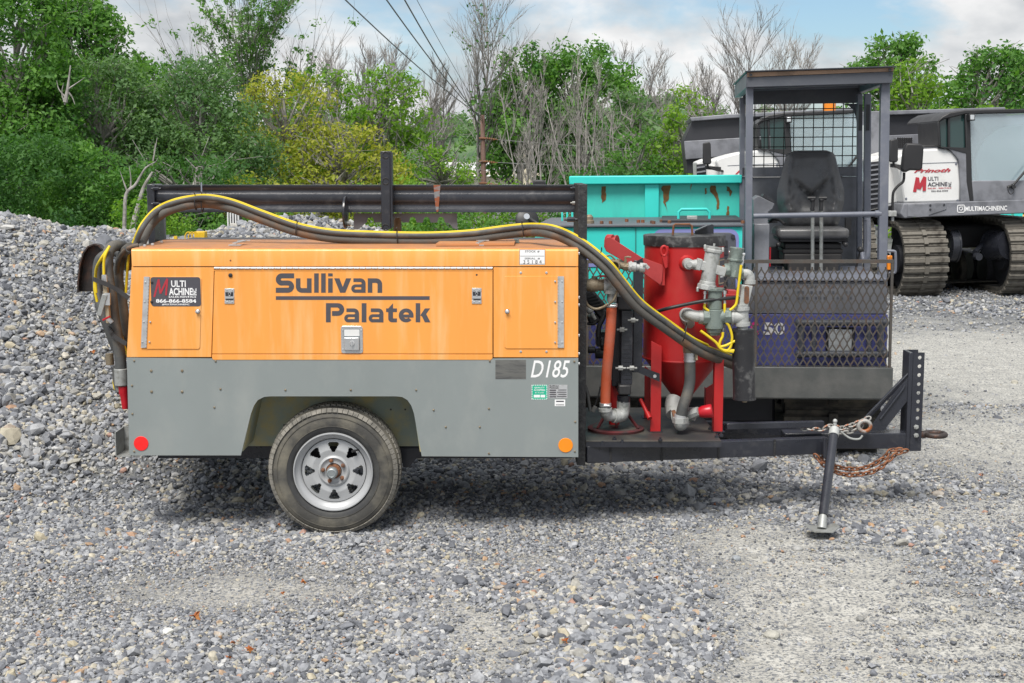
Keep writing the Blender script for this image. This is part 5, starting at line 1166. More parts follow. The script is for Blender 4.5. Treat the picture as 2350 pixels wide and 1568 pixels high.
# yellow control lines round the valves
for i, (p, l_) in enumerate(((((955, 565), (952, 590), (975, 610), (995, 620)), 'yellow line curling from the left fitting of the pressure valve'),
     (((1090, 565), (1090, 610), (1095, 680), (1120, 720), (1140, 790), (1130, 860), (1100, 890), (1060, 870)), 'yellow line dropping between the valve and the silencer'),
     (((1203, 300), (1190, 400), (1180, 480), (1170, 560), (1150, 590), (1125, 610)), 'yellow line descending from the upper right check valve'),
     (((1078, 760), (1075, 790), (1060, 820), (1055, 850), (1075, 880), (1110, 890), (1150, 895)), 'yellow line looping below the pressure valve'),
     (((1060, 860), (1100, 850), (1150, 825), (1158, 822)), 'short yellow line reaching the side of the silencer'),
     (((925, 750), (980, 790), (1030, 830), (1060, 870), (1100, 885), (1155, 885)), 'yellow line leaving the hose bundle below the pressure valve'))):
    hose('control_line', [Q3(x, y, YV - .045) for x, y in p], .0075, M['hose_yellow'], l_, 'hose', n=8)
hose('black_hose', [Q3(*q) for q in ((530, 630, .55), (600, 625, .42), (690, 600, YV - .02), (800, 575, YV - .04), (940, 548, YV - .06), (1090, 530, YV - .04), (1190, 523, YV))], .0098, M['black_plastic'], 'thin black hose crossing the front of the red pot')
m = MB(); m.cyl(Q3(1170, 525, YV), Q3(1190, 522, YV), .012, n=6); m.cyl(Q3(1190, 522, YV), Q3(1230, 522, YV), .009); tag(obj('hose_end_fitting', m, M['galv_light']), 'grey fitting at the right end of the thin black hose', 'fitting')
m = start(); m.bar(Q3(1100, 505, YP), Q3(1165, 510, YP), .12, .06); m.cyl(Q3(1130, 500, YP - .05), Q3(1130, 610, YP - .05), .06); F('side_port', 'red_faded')
# feed hose down the front
m = start(); m.cyl(Q3(848, 790, YV), Q3(848, 845, YV), .026, .026, 16); m.cyl(Q3(848, 845, YV), Q3(848, 862, YV), .033, .033, 16); F('hose_barb', 'cast_green')
m = start(); m.cyl(Q3(848, 858, YV), Q3(849, 900, YV), .036, .034, 8); F('hose_union', 'brass_dirty')
m = start(); m.cyl(Q3(850, 898, YV), Q3(851, 962, YV), .033, .031, 20)
for y in (912, 935, 958): m.lathe([(.034, 0), (.034, .006)], Q3(851, y, YV), (0, 0, 1), 20)
m.cyl(Q3(788, 1325, YV - .02), Q3(782, 1360, YV - .02), .033, n=20); F('hose_clamp', 'alu')
hose('feed_hose', [Q3(*q) for q in ((851, 955, YV), (853, 1030, YV), (850, 1110, YV), (832, 1190, YV - .01), (805, 1270, YV - .02), (790, 1335, YV - .02))], .0305, M['hose_black'], parent=PT, n=16)
m = start(); m.bar(Q3(893, 845, YV - .02), Q3(897, 950, YV - .02), .026, .012); F('valve_tag', 'tan_tape', bevel=.003)
text('tag_wording', 'Marco', 1297.2 + .3357*893, 507.6 + .3357*885, 1297.2 + .3357*903, 507.6 + .3357*935, YV - .034, M['black_print'], PT, rotz=1)
m = start(); m.tube(cr([Q3(785, 1350, YV - .02), Q3(785, 1390, YV - .02), Q3(800, 1385, YV + .03), Q3(830, 1340, YV + .08)], 4), .034, 16); m.lathe([(.044, 0), (.044, .03)], Q3(787, 1380, YV - .02), (0, 0, 1), 6)
m.cyl(Q3(745, 1330, YV + .1), Q3(880, 1320, YV + .05), .052, .038, 20); m.cyl(Q3(830, 1330, YV + .05), Q3(915, 1300, YV), .034, .026, 8); m.tube(cr([Q3(745, 1215, YV + .18), Q3(735, 1260, YV + .15), Q3(745, 1320, YV + .1)], 4), .045, 16)
F('metering_valve', 'cast_grey')
m = start(); m.cyl(Q3(735, 1345, YV + .05), Q3(760, 1340, YV + .05), .042, n=16); F('nipple', 'rusty')
m = start(); m.lathe([(.026, 0), (.034, .02), (.038, .065), (.034, .072), (.012, .074)], Q3(915, 1308, YV), Vector((1, -.2, .18)), 10); F('red_knob', 'red_plastic')

# ================================================================== aftercooler, separator and pipework left of the pot
AC = thing('aftercooler', 'black aftercooler core standing on edge between orange hose and red pot', 'aftercooler', (at(1440, 900, .4).x, .4, zd))
def BX(name, x0, y0, x1, y1, Y0, Y1, mat, par, bevel=.003):
    a = Q3(x0, y0, Y0); b = Q3(x1, y1, Y0); m = MB(); m.box((a.x, Y0, b.z), (b.x, Y1, a.z)); return obj(name, m, M[mat], par, bevel=bevel)
cr_ = BX('core', 385, 610, 458, 1120, .30, .62, 'black_steel', AC)
for k in range(16):
    a = Q3(392, 640 + k * 29, .30); b_ = Q3(450, 640 + k * 29, .30); m = MB(); m.box((a.x, .296, a.z - .003), (b_.x, .30, a.z + .003)); obj('fin', m, M['black_steel'], cr_)
BX('top_tank', 355, 515, 470, 608, .27, .60, 'black_plastic', AC, .008); BX('bottom_tank', 365, 1122, 450, 1190, .27, .60, 'black_plastic', AC, .008)
BX('guard_plate', 325, 600, 383, 1130, .42, .46, 'carrier_dark', AC); BX('guard_plate', 372, 475, 425, 515, .32, .5, 'black_plastic', AC)
BX('mounting_angle', 470, 270, 525, 1035, .36, .42, 'black_steel', AC); BX('mounting_angle', 462, 640, 469, 1035, .38, .60, 'carrier_grey', AC)
m = MB(); m.bar(Q3(505, 1005, .37), Q3(645, 1080, .37), .006, .055) ; m = MB(); m.prism(P2([(1297.2 + .3357 * x, 507.6 + .3357 * y) for x, y in ((510, 992), (645, 1042), (645, 1098), (500, 1035))], .36), .352, .36); br = obj('support_bracket', m, M['black_steel'], AC)
c = Q3(612, 1060, .352); m = MB(); m.lathe([(.010, 0), (.010, .006)], c, (0, -1, 0), 6); obj('bolt', m, M['chrome'], br)
m = MB(); m.prism(P2([(1297.2 + .3357 * x, 507.6 + .3357 * y) for x, y in ((485, 275), (530, 250), (525, 345), (490, 310))], .36), .352, .36); g_ = obj('gusset', m, M['black_steel'], AC)
for x, y in ((388, 742), (378, 1005), (463, 678), (455, 1005)):
    m = MB(); c = Q3(x, y, .285); m.cyl(c - Vector((.028, 0, 0)), c + Vector((.028, 0, 0)), .006, n=8); m.cyl(c - Vector((.012, 0, 0)), c + Vector((.012, 0, 0)), .014, n=6); obj('bolt', m, M['galv_light'], AC)
m = MB(); m.cyl(Q3(400, 1190, .35), Q3(400, 1235, .35), .037, .035, 16); obj('port', m, M['black_steel'], AC)
m = MB(); m.cyl(Q3(398, 1230, .35), Q3(398, 1275, .35), .036, .036, 8); m.tube(cr([Q3(398, 1270, .35), Q3(392, 1320, .34), Q3(365, 1335, .33), Q3(335, 1330, .32)], 5), .034, 18); m.cyl(Q3(355, 1333, .33), Q3(330, 1330, .32), .040, n=18)
m.tube(cr([Q3(335, 1330, .32), Q3(290, 1328, .30), Q3(275, 1305, .28), Q3(275, 1275, .28)], 5), .030, 18); m.cyl(Q3(275, 1300, .28), Q3(274, 1278, .28), .037, n=18); obj('outlet_elbow', m, M['cast_grey'], AC)
hose('air_hose', [Q3(*q) for q in ((318, 565, .22), (312, 700, .22), (300, 850, .23), (286, 1000, .25), (277, 1130, .27), (274, 1265, .28))], .0275, M['hose_orange'], 'orange rubber air hose running down beside the black upright', n=20)
m = MB()
for c, r_ in ((Q3(318, 575, .22), .030), (Q3(274, 1255, .28), .030)): m.lathe([(r_, -.01), (r_ + .002, -.008), (r_ + .002, .008), (r_, .01)], c, (0, 0, 1), 24); m.cyl(c + Vector((-.01, -.03, 0)), c + Vector((.02, -.034, 0)), .006, n=8)
tag(obj('hose_clamp', m, M['chrome']), 'bright steel clamps at both ends of the orange hose', 'clamp')
# pipework
PW_ = thing('air_manifold', 'galvanised pipe tee with brass ball valve and red handle at the compressor outlet', 'pipework', Q3(320, 420, .2))
m = MB(); m.cyl(Q3(88, 437, .2), Q3(140, 437, .2), .026, n=20); m.cyl(Q3(88, 437, .2), Q3(70, 437, .2), .026, n=20); obj('nipple', m, M['galv_light'], PW_)
m = MB(); m.cyl(Q3(138, 437, .2), Q3(170, 437, .2), .030, .034, 20); m.cyl(Q3(170, 437, .2), Q3(222, 437, .2), .037, .037, 12); m.cyl(Q3(222, 437, .2), Q3(268, 437, .2), .032, .032, 20); m.cyl(Q3(200, 410, .2), Q3(200, 385, .2), .012); m.lathe([(.016, 0), (.016, .012)], Q3(200, 392, .2), (0, 0, 1), 6); bv = obj('ball_valve', m, M['brass_dirty'], PW_)
m = MB(); m.bar(Q3(202, 388, .2), Q3(240, 372, .17), .016, .005); obj('handle_arm', m, M['galv_light'], bv)
m = MB(); m.bar(Q3(238, 376, .17), Q3(322, 376, .15), .018, .010); obj('red_handle', m, M['red_plastic'], bv, bevel=.002)
m = MB(); m.cyl(Q3(262, 437, .2), Q3(320, 437, .2), .034, n=20); m.cyl(Q3(262, 437, .2), Q3(280, 437, .2), .040, n=20); m.cyl(Q3(322, 370, .2), Q3(318, 490, .2), .036, n=20); m.cyl(Q3(322, 362, .2), Q3(322, 385, .2), .042, n=20); m.cyl(Q3(318, 470, .2), Q3(318, 494, .2), .042, n=20); obj('tee', m, M['cast_grey'], PW_)
m = MB(); m.cyl(Q3(318, 494, .2), Q3(318, 550, .2), .026, n=20); obj('nipple', m, M['galv_light'], PW_)
m = MB(); m.cyl(Q3(322, 365, .2), Q3(324, 320, .2), .022, n=8); c = Q3(335, 305, .17); m.lathe([(.034, -.05), (.034, .02), (.028, .028), (.022, .028), (.020, -.01)], c, (0, -1, 0), 20); m.cyl(Q3(365, 300, .18), Q3(400, 310, .18), .018, n=12); m.cyl(Q3(395, 310, .18), Q3(430, 312, .18), .021, n=8); obj('cross_fitting', m, M['brass_dirty'], PW_)
m = MB(); m.cyl(Q3(430, 312, .18), Q3(485, 315, .18), .027, .025, 16); m.cyl(Q3(440, 312, .18), Q3(452, 313, .18), .031, n=8); m.cyl(Q3(485, 315, .18), Q3(520, 318, .18), .018, n=12); m.cyl(Q3(508, 317, .18), Q3(545, 320, .18), .026, n=10); m.bar(Q3(545, 300, .18), Q3(570, 325, .18), .02, .02); m.bar(Q3(530, 300, .15), Q3(558, 296, .15), .01, .01); cpq = obj('claw_coupling', m, M['cast_grey'], PW_, bevel=.002)
m = MB(); m.cyl(Q3(410, 300, .18), Q3(412, 262, .18), .008); m.tube([Q3(412, 262, .18), Q3(408, 248, .18), Q3(430, 244, .18), Q3(450, 248, .18)], .005, 6); m.cyl(Q3(365, 280, .18), Q3(366, 258, .18), .009, n=6); m.tube(cr([Q3(222, 233, .15), Q3(280, 238, .15), Q3(310, 236, .15), Q3(340, 262, .15)], 4), .005, 6); obj('gauge_cock', m, M['brass_dirty'], PW_)
hose('whip_cable', [Q3(*q) for q in ((132, 420, .17), (128, 500, .17), (150, 570, .17), (200, 600, .17), (250, 592, .17), (290, 568, .17))], .0075, M['brass_dirty'], 'braided whip check cable looping below the ball valve', 'cable', n=8)
hose('whip_cable', [Q3(*q) for q in ((362, 350, .14), (362, 420, .14), (355, 480, .14), (330, 540, .14), (300, 565, .15))], .0065, M['brass_dirty'], 'braided whip check cable hanging in front of the pipe tee', 'cable', n=8)
# moisture separator
SP = thing('moisture_separator', 'red moisture separator base with round pan and tripod feet on the deck', 'separator', (Q3(340, 1370, .45).x, .45, zd))
cx0 = Q3(345, 1375, .45)
m = MB(); m.lathe([(.155, .0), (.158, .012), (.15, .016), (.05, .02)], (cx0.x, .45, zd + .001), (0, 0, 1), 48); D('red_dirty', (.13, .022, .025), .6, col2=(.05, .03, .03), sc=9, lo=.45, hi=.65, var=.3); obj('pan', m, M['red_dirty'], SP)
m = MB(); m.lathe([(.13, .0), (.12, .006)], (cx0.x, .45, zd + .0175), (0, 0, 1), 40); obj('pan_floor', m, M['deck_steel'], SP)
m = MB(); m.cyl((Q3(335, 1290, .5).x, .5, zd + .02), (Q3(335, 1290, .5).x, .5, Q3(335, 1080, .5).z), .03, n=20); obj('pot', m, M['red_paint'], SP)
m = MB()
for dx_ in (-.105, .0, .12): m.bar((cx0.x + dx_, .38, zd + .02), (cx0.x + dx_ * .2, .5, zd + .14), .012, .012)
obj('tripod_leg', m, M['red_dirty'], SP)
# electric cable and black air filter behind
hose('electric_cable', [Q3(*q) for q in ((92, 1080, .3), (125, 1110, .3), (150, 1170, .3), (165, 1260, .3), (172, 1300, .3))], .0095, M['hose_black'], 'dark electric cable drooping from behind the upright to the deck', 'cable', n=8)
hose('electric_cable', [Q3(*q) for q in ((240, 1130, .3), (225, 1200, .3), (200, 1270, .3))], .004, M['black_plastic'], 'thin black wire ending in a connector above the deck', 'cable', n=6)
m = MB(); m.bar(Q3(185, 1305, .3), Q3(208, 1265, .3), .025, .022); tag(obj('cable_connector', m, M['hose_black'], bevel=.003), 'grey cable connector lying near the separator pan', 'connector')
AF = thing('air_filter', 'black filter housing with silver lever leaning behind the ball valve', 'filter', Q3(200, 600, .55))
m = MB(); m.bar(Q3(140, 480, .6), Q3(275, 640, .6), .12, .075, up=(0, 0, 1)); m.bar(Q3(155, 680, .6), Q3(250, 650, .6), .1, .05); obj('housing', m, M['black_plastic'], AF, bevel=.012)
m = MB()
for k in range(5): m.bar(Q3(150 + 12*k, 520 + 20*k, .53), Q3(215 + 12*k, 505 + 20*k, .53), .01, .006)
obj('ribs', m, M['black_plastic'], AF)
m = MB(); m.cyl(Q3(172, 615, .5), Q3(205, 672, .5), .013, .009, 12); m.sphere(Q3(170, 613, .5), .02, 12); obj('lever', m, M['cast_grey'], AF)
m = MB(); m.box(Q3(215, 860, .62), Q3(275, 740, .75)); m.cyl(Q3(240, 840, .6), Q3(262, 840, .6), .04, n=8); m.cyl(Q3(205, 905, .6), Q3(270, 905, .6), .03); m.cyl(Q3(155, 880, .6), Q3(205, 880, .6), .02); obj('pump_body', m, M['black_plastic'], AF, bevel=.004)
hose('black_hose', [Q3(*q) for q in ((150, 700, .55), (190, 705, .55), (215, 690, .55))], .008, M['black_plastic'], 'short black hose under the filter housing', n=8)
hose('black_hose', [Q3(*q) for q in ((275, 610, .5), (255, 670, .5), (232, 720, .5), (225, 790, .5))], .014, M['black_plastic'], 'black hose behind the orange hose', n=8)
# ================================================================== tracked carrier behind the trailer
def xf(loc, yaw, roll): return Matrix.Translation(loc) @ Matrix.Rotation(R(yaw), 4, 'Z') @ Matrix.Rotation(R(roll), 4, 'Y')
MC = xf((1.6, 1.75, 0), -6, -.5)
CA = thing('tracked_carrier', 'teal and grey tracked dumper with open operator canopy and mesh guard behind the red pot', 'tracked carrier', (0, 0, 0), baked=False); CA.matrix_world = MC
def bxm(mb, Mx, x0, y0, x1, y1, v0, v1):
    a, b = at(x0, y1, v0, Mx), at(x1, y0, v0, Mx); c, d = at(x0, y0, v0, Mx), at(x1, y1, v0, Mx)
    return mb.box(((a.x + c.x) / 2, v0, (a.z + d.z) / 2), ((b.x + d.x) / 2, v1, (b.z + c.z) / 2))
def CB(name, x0, y0, x1, y1, v0, v1, mat, par=None, bevel=.004, label=None):
    m = MB(); bxm(m, MC, x0, y0, x1, y1, v0, v1); return obj(name, m, M[mat], par or CA, bevel=bevel, label=label)
def c_(x, y, v): return at(x, y, v, MC)
# bumper and guard
xlft = c_(1215, 880, 0).x; xrt = c_(2049, 880, 0).x
zb_, zt_b = c_(1800, 917, 0).z, c_(1800, 843, 0).z
m = MB(); m.prismx([(0, zb_ + .01), (.01, zb_), (.10, zb_), (.10, zt_b), (.0, zt_b)], xlft, xrt); bump = obj('bumper', m, M['bumper_steel'], CA, bevel=.004)
zg = c_(1850, 604, .02).z
gd = MB()
gx = [c_(1735, 700, .02).x, c_(2045, 700, .02).x, c_(1348, 700, .02).x, xlft + .01]
for x in gx: gd.box((x - .008, .005, zt_b + .001), (x + .008, .03, zg))
gd.box((gx[3], .004, zg), (gx[1] + .008, .032, zg + .022)); gd.box((gx[1] - .006, .0042, zb_), (gx[1] + .016, .0302, zt_b + .0005))
grd = obj('guard_frame', gd, M['mesh_steel'], CA)
ex_ = MB(); wd = .0462; hd_ = .098
x = gx[3] + .01; k = 0
while x < gx[1] - wd * .4:
    pts = []; z = zt_b; j = 0
    while z < zg:
        s = 1 if (j + k) % 2 else -1
        pts.append(Vector((x + s * wd * .235, .016, z))); pts.append(Vector((x + s * wd * .235, .018, min(z + hd_ * .14, zg)))); z += hd_ / 2; j += 1
    for a, b in zip(pts[:-1], pts[1:]): ex_.bar(a, b, .0084, .009, up=(0, 1, 0))
    x += wd / 2 ; k += 1
obj('expanded_mesh', ex_, M['mesh_steel'], grd, 0)
# front panels behind the guard
CB('lower_panel', 1460, 722, 2036, 842, .14, .3, 'purple_paint'); CB('lower_panel', 1240, 706, 1459, 842, .16, .3, 'purple_paint')
CB('floor_shadow_plate', 1960, 834, 1962, 836, .2, .3, 'carrier_dark') if 0 else None
CB('upper_panel', 1706, 646, 2036, 720.5, .16, .4, 'carrier_grey'); CB('platform_edge', 1706, 640, 2036, 645.5, .145, 1.3, 'post_grey')
m = MB()
tubeY = .09
for y in (741, 813): m.cyl(c_(1834, y, tubeY), c_(2030, y, tubeY), .022, n=14); m.sphere(c_(1834, y, tubeY), .03, 12); m.sphere(c_(2030, y, tubeY), .03, 12)
for x in (1838, 1868, 1994, 2020): m.cyl(c_(x, 741, tubeY), c_(x, 813, tubeY), .016 if x in (1868, 1994) else .022, n=12)
obj('lamp_guard', m, M['dark_grey_paint'], CA)
hl = CB('headlight', 1896, 752, 1962, 810, .11, .18, 'black_plastic', bevel=.01); m = MB(); bxm(m, MC, 1902, 756, 1955, 806, .100, .1095); obj('lens', m, M['lens'], hl, bevel=.006)
def ctext(s, x0, y0, x1, y1, v, mat, bold=.03, shear=0, par=None, name='wording'): return text(name, s, x0, y0, x1, y1, v, M[mat], par or CA, bold=bold, shear=shear, Mx=MC)
ctext('50', 1752, 740, 1801, 769, .136, 'white_print', .04, name='model_number'); ctext('C', 1722, 738, 1740, 769, .136, 'pink_print', .04, name='model_letter'); ctext('.', 1735, 762, 1742, 769, .136, 'pink_print', .04, name='model_dot')
m = MB()
for row in (0, 1, 2):
    for k in range(16):
        if (k * 7 + row * 5) % 4: bxm(m, MC, 1800 + k * 10, 655 + row * 13, 1805 + k * 10, 661 + row * 13, .1575, .1595)
obj('worn_print', m, M['dark_grey_paint'], CA, 0)
# teal hood
hood = CB('hood', 1228, 521, 1703, 705, .18, 1.45, 'teal_clean', bevel=.008)
m = MB(); p0 = c_(1228, 521, .18); p1 = c_(1703, 521, .18); zh_ = p0.z
m.box((p0.x, .16, zh_ - .003), (p1.x + .01, 1.5, zh_ + .012)); obj('hood_deck', m, M['dark_grey_paint'], hood, bevel=.003)
for x in (1383, 1403, 1437, 1465, 1475, 1496, 1500, 1518, 1536, 1700):
    c = c_(x, 517, .5); m = MB(); m.lathe([(.013, 0), (.013, .018), (.005, .02)], (c.x, .3 + (x * 7 % 10) * .04, zh_ + .012), (0, 0, 1), 6); obj('deck_bolt', m, M['rusty'], hood)
m = MB(); bxm(m, MC, 1458.2, 524, 1459.4, 700, .172, .19); obj('panel_seam', m, M['carrier_dark'], hood)
m = MB(); a, b = c_(1519, 515, .9), c_(1703, 512, .9); m.box((a.x, .5, zh_ + .013), (b.x - .02, 1.3, zh_ + .03)); hh = obj('top_hatch', m, M['carrier_dark'], hood, bevel=.003)
a, b = c_(1557, 512, .7), c_(1628, 512, .7); m = MB(); m.tube([(a.x, .7, zh_ + .02), (a.x, .7, zh_ + .075), (a.x + .02, .7, zh_ + .095), (b.x - .02, .7, zh_ + .095), (b.x, .7, zh_ + .075), (b.x, .7, zh_ + .02)], .010, 8); obj('hatch_handle', m, M['teal_clean'], hh)
m = MB(); q = c_(1588, 510, .56); m.box((q.x - .035, .52, zh_ + .03), (q.x + .035, .6, zh_ + .055)); obj('hatch_latch', m, M['galv_light'], hh, bevel=.003)
def rectm(x0, y0, x1, y1, v, r): return rect(x0, y0, x1, y1, v, MC, r)
m = MB(); m.prism(rectm(1498, 526, 1695, 700, .17, .06), .172, .18); rc_ = obj('recess_border', m, M['lavender_print'], hood)
m = MB(); m.prism(rectm(1508, 534, 1688, 700, .17, .05), .164, .1715); rd = obj('recess_panel', m, M['dark_grey_paint'], hood, bevel=.006)
m = MB(); c = c_(1682, 543, .16); m.lathe([(.014, 0), (.014, .006)], c, (0, -1, 0), 14)
for k in range(7): bxm(m, MC, 1660, 552 + k * 19, 1670, 566 + k * 19, .155, .1635)
obj('recess_slots', m, M['carrier_dark'], rd)
# decal with pale numeral at left
m = MB(); m.prism(P2([(1344, 574), (1352, 574), (1372, 600), (1400, 609), (1384, 612), (1344, 613)], .178, MC), .174, .1785); dcl = obj('decal', m, M['lavender_print'], hood)
ctext('I', 1350, 581, 1366, 599, .172, 'white_paint', .05, par=hood, name='decal_letter')
# bars and small fuel cap at left
for x in (1288, 1299.5, 1311, 1321): CB('grille_bar', x, 487, x + 4, 521, .9, .93, 'teal_clean')
m = MB(); c = c_(1352, 512, .4); m.lathe([(.035, 0), (.035, .02), (.028, .025), (.028, .045), (.015, .06)], (c.x, .4, zh_ + .012), (0, 0, 1), 20); obj('fuel_cap', m, M['brass_dirty'], hood)
# dump bed
bedv = 1.62
bf = MB(); bxm(bf, MC, 1316, 422, 1702, 545, bedv + .05, bedv + 2.4); bed = obj('dump_bed', bf, M['teal_paint'], CA, bevel=.006)
m = MB(); bxm(m, MC, 1306, 403, 1703, 422.5, bedv - .02, bedv + .12); obj('bed_rim', m, M['teal_clean'], bed, bevel=.008)
m = MB(); bxm(m, MC, 1480, 423, 1512, 520, bedv + .01, bedv + .0495); obj('bed_rib', m, M['teal_clean'], bed, bevel=.004)
def rustpatch(pts, name='rust_patch'):
    m = MB(); v = bedv + .047; m.prism(P2(pts, v, MC), v, v + .002); obj(name, m, M['rust_bare'], bed, 0)
D('rust_bare', (.22, .115, .03), .8, col2=(.12, .06, .02), sc=25, lo=.4, hi=.6, var=.3)
def jag(pts, s=1):
    r_ = random.Random(s); out = []
    for (a, b) in zip(pts, pts[1:] + pts[:1]):
        n = max(1, int(abs(a[1]-b[1]) / 4)); 
        for i in range(n):
            t = i / n; out.append((a[0] + (b[0]-a[0])*t + r_.uniform(-1, 1), a[1] + (b[1]-a[1])*t + r_.uniform(-.6, .6)))
    return out
rustpatch(jag([(1381, 428), (1390, 428), (1391, 458), (1382, 466), (1380, 455)])); rustpatch(jag([(1520, 426), (1540, 426), (1536, 440), (1534, 460), (1528, 466), (1532, 488), (1528, 476), (1522, 464), (1522, 440), (1516, 434)], 2))
rustpatch(jag([(1632, 426), (1642, 426), (1646, 445), (1651, 462), (1650, 478), (1644, 482), (1645, 462), (1638, 448), (1630, 440), (1628, 432)], 3)); rustpatch(jag([(1668, 428), (1674, 430), (1680, 440), (1676, 452), (1672, 440), (1668, 438)], 4))
rustpatch(jag([(1669, 472), (1673, 474), (1673, 500), (1669, 508), (1667, 496)], 5)); rustpatch(jag([(1617, 432), (1622, 432), (1622, 444), (1618, 446)], 6))
# chassis mass and tracks
m = MB(); m.box((c_(1352, 950, .4).x, .45, .18), (c_(1780, 950, .4).x, 3.4, zt_b)); obj('chassis', m, M['carrier_dark'], CA, bevel=.02)
m = MB(); m.box((xlft + .02, .18, zb_ + .0), (xrt - .05, 1.5, zt_b + .02)); obj('undertray', m, M['carrier_dark'], CA)
def track(root, u0, u1, v0, length, h, pitch, mat_belt, mat_plate, plate_h, nm='track', chev=True, sprocket=True, tilt=0):
    r = h / 2; us = (u0 + u1) / 2
    prof = []
    for k in range(13): a = R(90 + 180 * k / 12); prof.append((v0 + r + r * cos(a), r + r * sin(a)))
    for k in range(13): a = R(-90 + 180 * k / 12); prof.append((v0 + length - r + r * cos(a), r + r * sin(a)))
    o_ = MB(); n = len(prof)
    inner = [(v0 + r + (r - .05) * cos(R(90 + 180*k/12)), r + (r - .05) * sin(R(90 + 180*k/12))) for k in range(13)] + [(v0 + length - r + (r - .05) * cos(R(-90 + 180*k/12)), r + (r - .05) * sin(R(-90 + 180*k/12))) for k in range(13)]
    vs = [(u0, a, b) for a, b in prof] + [(u1, a, b) for a, b in prof] + [(u0, a, b) for a, b in inner] + [(u1, a, b) for a, b in inner]; fs = []
    for i in range(n):
        j = (i + 1) % n; fs += [(i, n + i, n + j, j), (2*n + j, 3*n + j, 3*n + i, 2*n + i), (i, j, 2*n + j, 2*n + i), (n + j, n + i, 3*n + i, 3*n + j)]
    o_.add(vs, fs); tk = obj(nm, o_, M[mat_belt], root, 50)
    if sprocket:
        for vv in (v0 + r, v0 + length - r): m = MB(); m.cyl((u0 + .12, vv, r), (u1 - .12, vv, r), r - .06, n=28); m.cyl((u0 + .04, vv, r), (u1 - .04, vv, r), r * .4, n=20); obj('idler_wheel', m, M['carrier_dark'], tk)
        for k in range(4): m = MB(); vv = v0 + h + (length - 2 * h) * (k + .5) / 4; m.cyl((u0 + .1, vv, .06 + r * .4), (u1 - .1, vv, .06 + r * .4), r * .42, n=20); obj('road_wheel', m, M['carrier_dark'], tk)
    pl_ = MB(); w2 = (u1 - u0) / 2; dp = pitch * .30
    pl_.prismx([(-dp, .0), (-dp * .7, plate_h), (dp * .7, plate_h), (dp, 0)], -w2 - .01, -.03); pl_.prismx([(-dp, .0), (-dp * .7, plate_h), (dp * .7, plate_h), (dp, 0)], .03, w2 + .01)
    pl_.box((-w2, -pitch * .46, -.002), (w2, pitch * .46, plate_h * .25)); pl_.box((-.03, -dp * 1.3, 0), (.03, dp * 1.3, plate_h * 1.25))
    me = pl_.mesh('track_plate', 0); me.materials.append(M[mat_plate])
    straight = length - 2 * r; per_ = 2 * straight + 2 * pi * r; nn = int(per_ / pitch)
    for i in range(nn):
        s = i * per_ / nn
        if s < pi * r: a = pi / 2 + s / r; p = (v0 + r + r * cos(a), r + r * sin(a)); ang = a
        elif s < pi * r + straight: t = s - pi * r; p = (v0 + r + t, 0); ang = -pi / 2
        elif s < 2 * pi * r + straight: a = -pi / 2 + (s - pi * r - straight) / r; p = (v0 + length - r + r * cos(a), r + r * sin(a)); ang = a
        else: t = s - 2 * pi * r - straight; p = (v0 + length - r - t, 2 * r); ang = pi / 2
        o = bpy.data.objects.new('track_plate', me); COL.objects.link(o); o.parent = tk; o.location = (us, p[0], p[1]); o.rotation_euler = (ang - pi / 2, 0, 0)
    return tk
tu0, tu1 = c_(1800, 950, .35).x, c_(2018, 950, .35).x
track(CA, tu0, tu1, .30, 3.0, .56, .16, 'rubber_track', 'rubber_track', .04)
track(CA, tu0 - 1.62, tu1 - 1.62, .30, 3.0, .56, .16, 'rubber_track', 'rubber_track', .04)
# canopy
v1, v2 = .50, 1.62
def post(xt, yt, xb_, yb_, v, wpx, dv, name='canopy_post'):
    a = c_(xt, yt, v); b = c_(xb_, yb_, v); wm = wpx / 3115 * 9.3; m = MB()
    m.add([(b.x - wm/2, v, b.z), (b.x + wm/2, v, b.z), (b.x + wm/2, v + dv, b.z), (b.x - wm/2, v + dv, b.z), (a.x - wm/2, v, a.z), (a.x + wm/2, v, a.z), (a.x + wm/2, v + dv, a.z), (a.x - wm/2, v + dv, a.z)],
          [(0,3,2,1),(4,5,6,7),(0,1,5,4),(1,2,6,5),(2,3,7,6),(3,0,4,7)]); return obj(name, m, M['post_grey'], CA, bevel=.004)
post(1721, 198, 1717, 640, v1, 16, .06); post(2033, 190, 2026, 640, v1, 19.5, .075)
post(1704, 225, 1703, 620, v2, 13, .05); post(1974, 215, 1973, 640, v2 - .1, 13, .05); post(1992, 215, 1990, 640, v2 - .35, 16, .05)
ra, rb = c_(1713, 168, v1 - .05), c_(2051, 160, v1 - .05)
la, lb_ = c_(1713, 201, v1 - .05), c_(2048, 191, v1 - .05)
m = MB(); dpt = v2 - v1 + .28
def quadbox(A, B, C_, D_, dv):   # A top-left, B top-right, C bottom-right, D bottom-left on a v plane
    m = MB(); vs = [D_, C_, C_ + Vector((0, dv, 0)), D_ + Vector((0, dv, 0)), A, B, B + Vector((0, dv, 0)), A + Vector((0, dv, 0))]
    m.add(vs, [(0,3,2,1),(4,5,6,7),(0,1,5,4),(1,2,6,5),(2,3,7,6),(3,0,4,7)]); return m
ta, tb = c_(1714, 177, v1 - .05), c_(2050, 164, v1 - .05)
obj('roof_fascia', quadbox(ta, tb, lb_, la, .012), M['dark_grey_paint'], CA, bevel=.004)
wa, wb = c_(1715, 167, v1 - .055), c_(2051, 156, v1 - .055)
obj('wood_strip', quadbox(wa + Vector((0, -.006, 0)), wb + Vector((0, -.006, 0)), tb + Vector((0, -.006, .0)), ta + Vector((0, -.006, .0)), .016), M['wood_strip'], CA)
xa_, xb2 = c_(1714, 163, v1 - .06), c_(2052, 152, v1 - .06)
